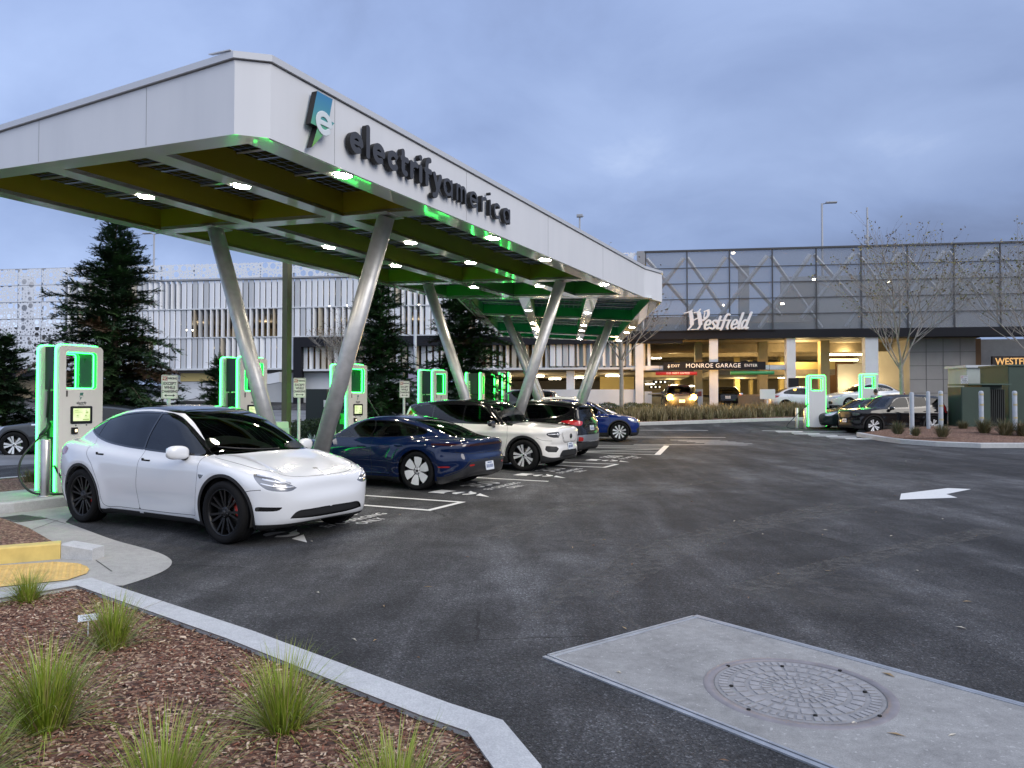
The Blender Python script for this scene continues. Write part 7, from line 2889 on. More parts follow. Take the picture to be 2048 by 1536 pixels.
# ---------------------------------------------------------------- cars farther off
def more_cars():
 def at(px, z):
  X = (px - 1024) / 1500 * z
  return (X, z, ground_z(X, z))
 suv = variant(stretch(ID4, .97, 1.02), paint=PAINT_GREY, rim='five_twin', rim_face=M_ALU, glass=G_MID, side_glass=G_PRIV)
 suv['windows'] = stretch(ID4, .97, 1.02)['windows']
 suv['win_frame'] = .02
 # grey one in the street at the left edge: its nose is cut by the frame
 make_car('parked_car', 'dark grey SUV in the street at the left edge, cut by the frame', suv, (-12.85, 22.3, 0), rad(180 + 12), lod=.035)
 make_car('parked_car', 'black compact SUV with five twin-spoke wheels behind the grey bollards', stretch(XC_B, 1.05, .98), (16.3, 32.3, ground_z(16.3, 32.3)), rad(180 + 6), 'cars at the right-hand chargers', lod=.04)
 m3 = variant(SEDAN, paint=PAINT_GREEN, glass=G_MID, rim_face=M_DARKRIM)
 make_car('parked_car', 'dark teal low sedan with green light on its windscreen, behind the black SUV', m3, (16.2, 34.7, ground_z(16.2, 34.7)), rad(180 + 6), 'cars at the right-hand chargers', lod=.045)
 # white saloons on the entry road
 make_car('parked_car', 'white saloon with lit tail lights driving right behind the dry grass', variant(SEDAN, paint=PAINT_SILVER), (16.9, 43.0, .98), rad(-8), 'white cars on the entry road', lod=.05)
 make_car('parked_car', 'white saloon showing its nose between the two right-hand posts', variant(stretch(SEDAN, 1.06), paint=PAINT_SILVER), (19.9, 42.6, 1.1), rad(180 + 8), 'white cars on the entry road', lod=.05)
 # black saloon entering, seen from behind
 s_, y_ = fs_(1453, 3), 3
 p = FP(s_, 1.06, 3)
 make_car('parked_car', 'black saloon with lit tail light entering the garage, seen from behind', variant(SEDAN, paint=PAINT_BLACK, parts=dict(SEDAN['parts'], tail=('tail_light', mat('tail_lit', (.4, .02, .01), .3, emit=(1, .12, .05), estr=1.6), .002, True))), p, FANG + rad(84), lod=.05)
 # the car leaving with its headlights on
 p = FP(fs_(1357, -1.0), 1.02, -1.0)
 M_HEAD = mat('headlight_lit', (1, .8, .4), .3, emit=(1, .46, .05), estr=18)
 leave = variant(stretch(ID4, 1.0, .95), paint=PAINT_GREY, glass=G_MID)
 leave['parts'] = dict(ID4['parts'])
 leave['plates'] = [(1, .55, 0, 0)]
 r, fn = make_car('parked_car', 'dark car facing us in the exit lane with dazzling amber headlights', leave, p, rad(-97), lod=.05)
 for sd in (1, -1):
  mb = MB()
  x0 = fn['surf_x'](.66, .76, 1)
  mb.m(0, True).lathe([(.19, .0), (.175, .06), (.11, .11), (0, .12)], 18, 'x', (x0 - .05, sd * .66, .76))
  mb.build('headlight', M_HEAD, r)
  ld = bpy.data.lights.new('headlight_beam', 'SPOT')
  ld.energy = 700
  ld.color = (1, .66, .25)
  ld.spot_size = rad(75)
  ld.shadow_soft_size = .1
  lo = bpy.data.objects.new('headlight_beam', ld)
  col.objects.link(lo)
  lo.parent = r
  lo.location = (x0 + .15, sd * .66, .76)
  lo.rotation_euler = (0, rad(-84), 0)
  ld = bpy.data.lights.new('headlight_fill', 'POINT')  # extra light before the lens, added to wash the surroundings amber
  ld.energy = 320
  ld.color = (1, .50, .09)
  ld.shadow_soft_size = .12
  lo = bpy.data.objects.new('headlight_fill', ld)
  col.objects.link(lo)
  lo.parent = r
  lo.location = (x0 + .35, sd * .66, .80)
 # a white car and a blue-grey van glimpsed beyond the royal blue crossover
 make_car('parked_car', 'white hatchback whose roof shows just above the royal blue crossover', variant(BOLT, paint=PAINT_SILVER), (2.7, 33.4, ground_z(2.7, 33.4) - .02), rad(-7), 'cars charging under the canopy', lod=.05)
 make_car('parked_car', 'dark blue-grey van roof glimpsed between the leaning columns', variant(stretch(XC, 1.06), paint=PAINT_GREY, parts=XC_B['parts']), (.2, 37.5, ground_z(.2, 37.5)), rad(170), lod=.06)
more_cars()
# ================================================================ charging posts
M_CWHITE = mat('charger_white', (.66, .65, .62), .35, coat=.3)
M_CDARK = mat('charger_dark_green', (.012, .035, .022), .4)
M_CGREEN = mat('charger_green_glow', (.03, .42, .07), .35, emit=(.02, .9, .06), estr=.18)  # faint emission put in as glow from the LED strips
M_LEDG = mat('green_led', (.3, 1, .45), .4, emit=(.02, 1.0, .085), estr=10)
M_BEZEL = mat('screen_bezel', (.01, .01, .011), .2, coat=.5)
M_CABLE = mat('cable_black', (.014, .015, .015), .5)
M_STEEL = mat('brushed_steel', (.50, .48, .45), .28, metal=.95, vary=.12, vscale=6)
M_INK = mat('ink_dark', (.06, .065, .07), .6)
CH_W, CH_H = .74, 2.36
def m_screen():
 t = NT('charger_display')
 v = t.coord('Object')
 n = t.noise(v, 9, 2, .5)
 c = t.ramp(n, [(.35, (.62, .78, .30)), (.65, (.80, .88, .52))])
 t.set(Base_Color=(.1, .1, .1), Roughness=.3)
 t.put(t.bsdf.inputs['Emission Color'], c)
 t.bsdf.inputs['Emission Strength'].default_value = .85
 return t.m
M_SCREEN = m_screen()
def rrect(w, h, r, seg=5, cx=0.0, cz=0.0):
 pts = []
 for qx, qy, a0 in ((1, 1, 0), (-1, 1, 90), (-1, -1, 180), (1, -1, 270)):
  for k in range(seg + 1):
   a = rad(a0 + 90 * k / seg)
   pts.append((cx + qx * (w / 2 - r) + r * math.cos(a), cz + qy * (h / 2 - r) + r * math.sin(a)))
 return pts
def slab(mb, outer, inner, x0, x1):
 """plate with an opening; both rings have the same number of points; faces at x0 and x1"""
 n = len(outer)
 for x, flip in ((x0, True), (x1, False)):
  vs = [(x, a, b) for a, b in outer] + [(x, a, b) for a, b in inner]
  fs = [(i, (i + 1) % n, n + (i + 1) % n, n + i) for i in range(n)]
  mb.add(vs, [tuple(reversed(f)) for f in fs] if flip else fs, False)
 mb.add([(x0, a, b) for a, b in outer] + [(x1, a, b) for a, b in outer], [(i, (i + 1) % n, n + (i + 1) % n, n + i) for i in range(n)], False)
def ring_inner(mb, inner, x0, x1):
 n = len(inner)
 mb.add([(x0, a, b) for a, b in inner] + [(x1, a, b) for a, b in inner], [((i + 1) % n, i, n + i, n + (i + 1) % n) for i in range(n)], False)
def make_charger(loc, rz, label, cable=True, screen=True, rear=True):
 root = empty('charging_post', loc, rz, label, 'charging post', 'charging posts along the rows of stalls')
 W, H = CH_W, CH_H
 out = rrect(W, H, .075, 5, 0, H / 2)
 ow, oh, oc = .52, .60, H - .10 - .30
 inn = rrect(ow, oh, .05, 5, .0, oc)
 for nm, x0, x1 in (('front_panel', .17, .29), ('rear_panel', -.29, -.17)):
  mb = MB()
  slab(mb, out, inn, x0, x1)
  p = mb.build(nm, M_CWHITE, root, fix=True)
  g = MB()
  inn2 = rrect(ow - .004, oh - .004, .05, 5, 0, oc)
  ring_inner(g, inn2, x0 + .012, x1 - .012)
  g.build('opening_lining', M_CGREEN, p)
  led = MB()
  # lit line round the edge of the plate, and round its opening
  xe = x0 + .028 if x0 < 0 else x0 + .028
  edge = [(a * (1 + .006), b) for a, b in out]
  pts = [Vector((xe, a, b)) for a, b in edge]
  bottom = [i for i, q in enumerate(edge) if q[1] < .06]
  k0 = (bottom[0] + len(edge) // 2) % len(edge)
  # start at the bottom left, run up and over, down to the bottom right
  lo_r = min(range(len(edge)), key=lambda i: (edge[i][1] + (0 if edge[i][0] > 0 else 9)))
  seq = [(lo_r + j) % len(edge) for j in range(len(edge))]
  line = [pts[i] for i in seq if edge[i][1] > .04]
  line = [Vector((xe, W / 2 * 1.006, .03))] + [q for q in line] + [Vector((xe, -W / 2 * 1.006, .03))]
  led.tube(line, .021, 6, caps=True)
  led.build('led_strip', M_LEDG, p)
  led = MB()
  xo = x0 + .05
  pts = [Vector((xo, a, b)) for a, b in rrect(ow - .02, oh - .02, .045, 5, 0, oc)]
  led.tube(pts + [pts[0]], .011, 6, caps=False)
  led.build('led_strip', M_LEDG, p)
 core = MB()
 zc = oc - oh / 2 - .03
 core.box((0, 0, zc / 2), (.335, W - .20, zc))
 core.box((0, 0, H - .05), (.335, W - .14, .07))
 for sd in (-1, 1):
  core.box((0, sd * (W / 2 - .085), (zc + H) / 2), (.335, .05, H - zc - .05))
 core.build('core', M_CDARK, root)
 # face details
 fx = .29
 if screen:
  zs = 1.24
  mb = MB()
  mb.rbox((fx + .004, 0, zs), (.012, .37, .285), .02, 3, 'x')
  b = mb.build('screen_frame', M_BEZEL, root)
  mb = MB()
  mb.rbox((fx + .0112, 0, zs + .005), (.002, .285, .205), .004, 2, 'x')
  d = mb.build('display', M_SCREEN, b)
  mb = MB()
  Mi = mat('display_ink', (.2, .3, .1), .5, emit=(.30, .42, .14), estr=.6)
  for yy, zz, w_, h_ in ((-.09, .075, .06, .008), (.08, .075, .03, .008), (-.05, .045, .12, .008), (-.07, -.01, .03, .022), (.07, -.01, .03, .022), (-.07, -.035, .05, .006), (.07, -.035, .05, .006), (.09, .04, .04, .03), (.075, -.075, .11, .02)):
   mb.box((fx + .0126, yy, zs + zz), (.001, w_, h_))
  mb.build('display_marks', Mi, b)
  # small emblem and name
  mb = MB()
  zb = 1.55
  mb.prism([(-.025, .05), (.035, .05), (.02, .01), (-.03, .01)], fx + .001, fx + .003, lambda a, c, h: (h, -a * -1, zb + c))
  mb.prism([(-.02, -.03), (.01, -.02), (-.03, -.075)], fx + .001, fx + .003, lambda a, c, h: (h, a, zb + c))
  mb.tube([(fx + .002, .03 * math.cos(rad(t_)), zb - .01 + .02 * math.sin(rad(t_))) for t_ in range(0, 300, 20)], .003, 4)
  mb.build('small_emblem', mat('emblem_teal', (.04, .16, .13), .5), root)
  t = text_mesh('electrify', .052, .002, 'name_lettering', M_INK, root, offset=.0012)
  orient(t, (fx + .002, 0, 1.437), (0, 1, 0), (0, 0, 1))
  t = text_mesh('america', .03, .002, 'name_lettering', M_INK, root)
  orient(t, (fx + .002, 0, 1.408), (0, 1, 0), (0, 0, 1))
  mb = MB()
  mb.rbox((fx + .002, -.245, 1.585), (.006, .026, .10), .008, 2, 'x')
  mb.build('key_slot', mat('slot_metal', (.12, .11, .1), .4, metal=.6), root)
  mb = MB()
  mb.rbox((fx + .012, -.12, .99), (.03, .10, .105), .012, 2, 'x')
  cr = mb.build('card_reader', M_BEZEL, root)
  mb = MB()
  mb.rbox((fx + .028, -.10, .99), (.003, .04, .045), .006, 2, 'x')
  mb.build('reader_light', mat('reader_lamp', (.8, .6, .4), .4, emit=(1, .8, .5), estr=1.2), cr)
  mb = MB()
  for yy in (-.09, .09):
   mb.m(0, True).lathe([(.012, fx), (.012, fx + .004), (0, fx + .004)], 10, 'x', (0, yy, 1.075))
  mb.build('button', M_INK, root)
 # holsters on both sides with hanging cables
 for sd in (-1, 1):
  mb = MB()
  mb.rbox((.06, sd * (W / 2 - .08), 1.02), (.16, .07, .26), .02, 2, 'z')
  h = mb.build('holster', M_CGREEN, root)
  if cable:
   mb = MB()
   y0 = sd * (W / 2 - .03)
   mb.tube([(.0, y0, 1.12), (.02, y0 + sd * .03, 1.04), (-.05, y0 + sd * .09, .93), (-.10, y0 + sd * .10, .87)], [.028, .036, .032, .024], 8)
   mb.build('plug', M_CABLE, root)
   mb = MB()
   pts = catmull([(0, 0), (1, 1)], 2)
   ctrl = [(-.02, sd * (W / 2 - .10), 2.18), (-.05, sd * (W / 2 - .06), 1.7), (-.07, sd * (W / 2 - .04), 1.2)]
   mb.tube(ctrl, .018, 8)
   mb.build('cable', M_CABLE, root)
 return root
def cable_thing(ctrl, label, r=.017):
 pts = [Vector(p) for p in ctrl]
 # smooth through the control points
 out = []
 n = len(pts)
 for i in range(n - 1):
  p0, p1, p2, p3 = pts[max(0, i - 1)], pts[i], pts[i + 1], pts[min(n - 1, i + 2)]
  for k in range(8):
   t = k / 8
   out.append(.5 * ((2 * p1) + (p2 - p0) * t + (2 * p0 - 5 * p1 + 4 * p2 - p3) * t * t + (3 * p1 - p0 - 3 * p2 + p3) * t ** 3))
 out.append(pts[-1])
 mb = MB()
 mb.m(0, True).tube(out, r, 8)
 o = mb.build('charging_cable', M_CABLE)
 tag(o, label, 'charging cable', 'charging cables hanging from the posts')
 return o
def guard(loc, label, h=.88, r=.065):
 mb = MB()
 mb.m(0, True).lathe([(r, 0), (r, h - .02), (r * .85, h), (0, h)], 20)
 mb.lathe([(r * 1.5, .0), (r * 1.5, .012), (r, .014)], 20)
 o = mb.build('guard_bollard', M_STEEL)
 o.location = loc
 tag(o, label, 'bollard', 'steel guard bollards beside the charging posts')
 return o
ZI = .148
VC = -11.94
for u, lab in ((7.86, 'green-lit white charging post behind the white crossover, nearest of all posts'),
   (11.60, 'green-lit charging post half hidden by the nearest left-leaning column'),
   (15.05, 'green-lit charging post with lit screen above the blue coupe'),
   (18.98, 'green-lit charging post above the cream SUV roof, left of a leaning column')):
 make_charger(P(u, VC, ZI), ROW, lab)
for i, (u, lab) in enumerate(((24.9, 'dark-sided green-lit charging post right of the second leaning column'), (30.4, 'first of three thin green-lit posts seen edge-on beyond the bend'),
       (34.4, 'middle of three thin green-lit posts seen edge-on beyond the bend'), (38.4, 'last of three thin green-lit posts seen edge-on beyond the bend'))):
 p = P2(u, -2.85)
 make_charger((p.x, p.y, ground_z(p.x, p.y) + ZI), -A2 + 0, lab, screen=False)
guard(P(7.24, -11.57, ZI), 'steel guard bollard left of the nearest charging post, under the looping cable')
guard(P(8.50, -11.57, ZI), 'steel guard bollard hidden between nearest post and white crossover tail')
guard(P(15.7, -11.57, ZI), 'steel guard bollard right of the lit-screen post behind the blue coupe')
cable_thing([P(7.50, -11.95, 1.08), P(7.36, -11.95, 1.02), P(7.12, -11.98, .72), P(7.08, -11.95, .42), P(7.16, -11.75, .20), P(7.42, -11.5, .165), P(7.75, -11.42, .17), P(7.82, -11.52, .22), P(7.58, -11.62, .35), P(7.45, -11.7, .6)], 'black cable looping to the ground beside the nearest charging post')
cable_thing([P(11.95, -11.8, 1.35), P(12.0, -11.55, 1.15), P(11.85, -11.2, .92), P(11.62, -10.75, .76), P(11.50, -10.5, .74)], 'taut cable running down to the front wing of the blue coupe')
cable_thing([P(15.45, -11.8, 1.9), P(15.6, -11.6, 1.45), P(15.75, -11.45, 1.15), P(15.9, -11.2, .98)], 'thin cable hanging from the lit-screen post towards the cream SUV')
def no_parking(loc, rz, label, w=.305, h=.457, top=2.12):
 r = empty('parking_sign', loc, rz, label, 'sign', 'small no-parking signs on posts between the chargers')
 mb = MB()
 mb.box((0, 0, (top - h) / 2 + .1), (.05, .05, top - h + .2))
 mb.build('post', mat('sign_post', (.62, .63, .62), .45), r)
 mb = MB()
 mb.rbox((.031, 0, top - h / 2), (.006, w, h), .03, 4, 'x')
 b = mb.build('plate', mat('sign_face_white', (.82, .81, .79), .4), r)
 fx = .0352
 mb = MB()
 ring = rrect(w - .02, h - .02, .024, 4, 0, top - h / 2)
 rin = rrect(w - .034, h - .034, .018, 4, 0, top - h / 2)
 n = len(ring)
 mb.add([(fx, a, c) for a, c in ring] + [(fx, a, c) for a, c in rin], [(i, (i + 1) % n, n + (i + 1) % n, n + i) for i in range(n)], False)
 zz = top - .345 - .045
 mb.box((fx, 0, zz), (.001, .15, .014))
 for s in (-1, 1):
  mb.add([(fx, s * .10, zz), (fx, s * .06, zz + .026), (fx, s * .06, zz - .026)], [(0, 1, 2) if s < 0 else (0, 2, 1)], False)
 mb.build('sign_marks', M_INK, r)
 mb = MB()
 mb.box((fx, -.085, top - .067), (.001, .09, .072))
 mb.build('red_block', mat('sign_red', (.42, .03, .03), .5), r)
 Mw_ = mat('sign_white_ink', (.75, .75, .75), .5)
 for txt, yy, zc_, sz, m_, sx in (('NO', -.085, top - .067, .075, Mw_, .9), ('PARKING', .04, top - .067, .054, M_INK, .82), ('EXCEPT', 0, top - .165, .075, M_INK, .9), ('WHILE', 0, top - .24, .075, M_INK, .9), ('CHARGING', 0, top - .315, .066, M_INK, .86)):
  t = text_mesh(txt, sz, .001, 'sign_lettering', m_, r, offset=.002, sx=sx)
  orient(t, (fx + .0015, yy, zc_), (0, 1, 0), (0, 0, 1))
 return r
for (px, top_py, z_, lab) in ((338, 750, 14.3, 'no-parking sign in front of the big conifer behind the white crossover'), (598, 756, 17.5, 'no-parking sign beside the dark square post between two columns'),
       (808, 762, 20.6, 'no-parking sign against the second conifer, right of the lit-screen post'), (937, 762, 24.0, 'no-parking sign seen edge-on left of the dark-sided post')):
 X = (px - 1024) / 1500 * z_
 top = CAM_H + (800 - top_py) * z_ / 1500 - ZI
 no_parking((X, z_, ZI), math.atan2(-z_, -X) * .5 + ROW * .5 if px < 900 else rad(-5), lab, top=top)
# ================================================================ street furniture, right-hand island, utility boxes
def square_post():
 z = 19.3
 X = (573 - 1024) / 1500 * z
 r = empty('dark_post', (X, z, .0), ROW, 'tall square dark post rising past the canopy on a stubby concrete footing', 'post')
 mb = MB()
 mb.box((0, 0, 3.0), (.17, .17, 5.6))
 mb.build('pole', mat('post_brown', (.10, .095, .05), .6, vary=.15), r)
 mb = MB()
 mb.rbox((0, 0, .19), (.5, .5, .42), .03, 2, 'z')
 mb.build('footing', M_CONC, r)
square_post()
def cabinet_white():
 z = 18.3
 X = (550 - 1024) / 1500 * z
 r = empty('power_cabinet', (X, z, ZI), ROW, 'slanted pale power cabinet glowing green beside the dark square post', 'cabinet')
 mb = MB()
 mb.box((0, 0, .48), (.5, .62, .95), taper=.82)
 mb.build('body', M_CWHITE, r, bevel=.02)
 mb = MB()
 mb.box((.256, 0, .45), (.012, .44, .7))
 mb.build('door', M_COPING, r)
cabinet_white()
def green_box(px0, px1, py0, z, lab, D=1.4):
 x0, x1 = (px0 - 1024) / 1500 * z, (px1 - 1024) / 1500 * z
 zt = CAM_H + (800 - py0) * z / 1500
 g = ground_z((x0 + x1) / 2, z)
 r = empty('transformer_box', ((x0 + x1) / 2, z + D / 2, g), 0, lab, 'utility box')
 return r, x1 - x0, zt - g
M_TGREEN = mat('transformer_green', (.022, .045, .032), .55, vary=.15, vscale=1.0)
M_TLIGHT = mat('cabinet_pale_green', (.36, .40, .38), .55, vary=.05)
r, w, h = green_box(610, 652, 778, 30, 'dark utility cabinet with small white label among the shrubs behind the chargers')
mb = MB()
mb.rbox((0, 0, h / 2), (w, 1.2, h), .03, 2, 'z')
mb.build('body', mat('cabinet_black_green', (.02, .028, .03), .6), r)
mb = MB()
mb.box((w * .42, -.61, h * .7), (.10, .01, .28))
mb.build('notice', mat('notice_white', (.7, .7, .7), .5), r)
def right_island():
 # kerb drawn through the photo's own ground points
 def pg(px, py):
  z = 25.0
  for _ in range(30):
   X = (px - 1024) / 1500 * z
   z = (CAM_H - ground_z(X, z)) * 1500 / (py - 800)
  return ((px - 1024) / 1500 * z, z)
 edge = [pg(*q) for q in ((1712, 873), (1760, 882), (1800, 887.5), (1870, 892.5), (1960, 896), (2048, 896), (2250, 893))]
 far = [(30, 33), (27, 38), (20, 36.5)]
 line = [Vector(p) for p in edge]
 kerb_run('kerb', line, .18, .17, M_CONC, joints=4.2)
 poly = [tuple(p) for p in [Vector(e) + (Vector((22, 33)) - Vector(e)).normalized() * .15 for e in edge]] + far
 mb = MB()
 # gently mounded soil
 cen = Vector((22.5, 32.5))
 rings = [1.0, .86, .6, 0.0]
 hs = [.13, .26, .36, .40]
 n = len(poly)
 vs, fs = [], []
 for k, (q, h_) in enumerate(zip(rings, hs)):
  for p in poly:
   w_ = cen + (Vector(p) - cen) * q
   vs.append((w_.x, w_.y, ground_z(w_.x, w_.y) + h_))
 for k in range(3):
  for i in range(n):
   j = (i + 1) % n
   fs.append((k * n + i, k * n + j, (k + 1) * n + j, (k + 1) * n + i))
 mb.m(0, True).add(vs, fs)
 o = mb.build('planting_soil', M_MULCH)
 o['kind'] = 'structure'
right_island()
M_BOLL = mat('bollard_grey_paint', (.33, .36, .40), .5, vary=.1, vscale=5)
M_BOLY = mat('bollard_worn_yellow', (.42, .36, .20), .6, vary=.2, vscale=9)
for px, y0, y1, z, lab in ((1823, 785, 868, 28.5, 'grey bollard in front of the black SUV front door'), (1856, 783, 864, 30.5, 'slimmer grey bollard against the black SUV rear door'), (1881, 782, 868, 28.5, 'grey bollard with yellow worn bands at the black SUV tail'),
      (1962, 782, 862, 29.0, 'grey bollard in front of the finned green transformer'), (2029, 782, 862, 29.0, 'grey bollard at the right edge before the tall green cabinet')):
 X = (px - 1024) / 1500 * z
 zb = CAM_H + (800 - y1) * z / 1500
 zt = CAM_H + (800 - y0) * z / 1500
 g = ground_z(X, z)
 rr = .085 if px != 1856 else .075
 root = empty('bollard', (X, z, zb - .12), 0, lab, 'bollard', 'grey bollards guarding the green boxes')
 hh = zt - zb + .12
 mb = MB()
 mb.m(0, True).lathe([(rr, 0), (rr, hh - .04), (rr * .7, hh), (0, hh + .01)], 18)
 mb.build('post', M_BOLL, root)
 if px != 1856 and px != 1823:
  mb = MB()
  for f in (.36, .66, .9):
   mb.m(0, True).lathe([(rr + .003, hh * f), (rr + .003, hh * f + .07)], 18, a0=200, a1=340)
  mb.build('worn_band', M_BOLY, root)
def transformers():
 z = 31.0
 k = lambda px: (px - 1024) / 1500 * z
 hz = lambda py: CAM_H + (800 - py) * z / 1500
 g = .40
 # finned transformer
 x0, x1 = k(1924), k(2016)
 r = empty('transformer_box', ((x0 + x1) / 2, z + .8, g), 0, 'squat dark green transformer with cooling fins behind the bollards', 'utility box')
 c = k(1946)
 mb = MB()
 mb.rbox((k(1928) - c, -.3, (hz(775) - g) / 2 + .05), (k(1957) - k(1899), 1.0, hz(773) - g - .1), .04, 2, 'z')
 mb.build('cabinet', M_TGREEN, r)
 mb = MB()
 mb.box((k(1972) - c, .2, (hz(768) - g) / 2), (k(1992) - k(1950), 1.2, hz(770) - g))
 tk = mb.build('tank', M_TGREEN, r)
 mb = MB()
 mb.box((k(1955) - c, -.1, hz(770) - g + .03), (k(1992) - k(1905), 1.5, .06))
 mb.build('lid', mat('transformer_lid', (.04, .075, .055), .5), r)
 mb = MB()
 for i in range(8):
  xx = k(1962) - c + (k(1991) - k(1964)) * i / 7
  mb.box((xx, -.52, (hz(778) + hz(850)) / 2 - g), (.035, .26, hz(778) - hz(848)))
 mb.build('cooling_fins', mat('fin_dark', (.012, .016, .015), .6), tk)
 # tall cabinet
 x0, x1 = k(2076), k(2240)
 r = empty('transformer_box', ((x0 + x1) / 2, z + 2.6, g - .1), 0, 'tall dark green switch cabinet at the right edge of the view', 'utility box')
 hh = hz(738) - g + .3
 mb = MB()
 mb.rbox((0, 0, hh / 2), (x1 - x0 + .3, 2.0, hh), .03, 2, 'z')
 b = mb.build('cabinet', M_TGREEN, r)
 mb = MB()
 mb.rbox((0, 0, hh + .03), (x1 - x0 + .42, 2.12, .07), .03, 2, 'z')
 mb.build('lid', mat('cabinet_top', (.035, .06, .045), .5), r)
 mb = MB()
 for xx in (-.6, .9):
  mb.box((xx, -1.006, hh / 2), (.012, .008, hh - .2))
 mb.build('door_joint', M_GDARK, r)
 # pale cabinet behind
 x0, x1 = (1935 - 1024) / 1500 * 36, (2022 - 1024) / 1500 * 36
 r = empty('transformer_box', ((x0 + x1) / 2, 37, .4), 0, 'pale grey-green cabinet with flat overhanging lid behind the dark transformer', 'utility box')
 hh = CAM_H + (800 - 735) * 36 / 1500 - .4
 mb = MB()
 mb.rbox((0, 0, hh / 2), (x1 - x0 - .2, 1.6, hh), .03, 2, 'z')
 mb.build('cabinet', M_TLIGHT, r)
 mb = MB()
 mb.rbox((0, 0, hh + .06), (x1 - x0, 1.8, .12), .03, 2, 'z')
 mb.build('lid', mat('pale_lid', (.5, .52, .54), .5), r)
transformers()
# right-hand charging posts with their kerb strip, marks and cars
for px, z, lab, zz in ((1632, 34.5, 'green-lit charging post with hanging cable in front of the white sedans', .46), (1737, 37.5, 'green-lit charging post behind the dark teal car windscreen', .55)):
 X = (px - 1024) / 1500 * z
 make_charger((X, z, ground_z(X, z) + .1), rad(-90 - 12), lab, screen=False)
X = (1632 - 1024) / 1500 * 34.5
gz = ground_z(X, 34.5)
cable_thing([(X - .42, 34.3, gz + 1.15), (X - .7, 34.2, gz + .95), (X - 1.2, 34.1, gz + .5), (X - 1.5, 34.1, gz + .12), (X - 1.1, 34.0, gz + .05), (X - .6, 34.0, gz + .05)], 'cable sagging to the ground left of the right-hand charging post')
for dx in (-1.0, -.62):
 guard((X + dx, 34.2, gz + .02), 'green-lit steel bollard left of the right-hand charging post, %s of two' % ('outer' if dx < -.8 else 'inner'), h=.95)
def right_marks(mb):
 for i in range(5):
  z = 33.6 - i * .95
  a = (11.2 + i * .35, z)
  lot_line(mb, a, (a[0] + 3.4, z - .7), .12)
  lot_line(mb, (a[0] + .5, z - .3), (a[0] + 1.6, z - .55), .3)
mark('stall_marking', right_marks)
no_parking((21.6, 35.8, .5), rad(-115), 'small parking sign on a post beyond the black SUV', top=2.3)
def street_sign():
 z = 33.0
 X = (830 - 1024) / 1500 * z
 r = empty('street_sign', (X, z, 0), rad(-90), 'tall grey pole with a pale pink and blue board behind the charging posts', 'sign')
 mb = MB()
 mb.m(0, True).tube([(0, 0, 0), (0, 0, 5.6)], .07, 10)
 mb.build('pole', mat('pole_pale', (.42, .45, .48), .5), r)
 t_ = NT('board_gradient')
 v = t_.coord('Object')
 sp_ = t_.new('ShaderNodeSeparateXYZ')
 t_.l.new(v, sp_.inputs[0])
 t_.set(Base_Color=t_.ramp(sp_.outputs[2], [(.0, (.55, .42, .52)), (1, (.36, .40, .62))]), Roughness=.5)
 mb = MB()
 mb.box((.09, 0, .3), (.03, .56, .58))
 b = mb.build('board', t_.m, r)
 b.location = (0, 0, 2.25)
street_sign()
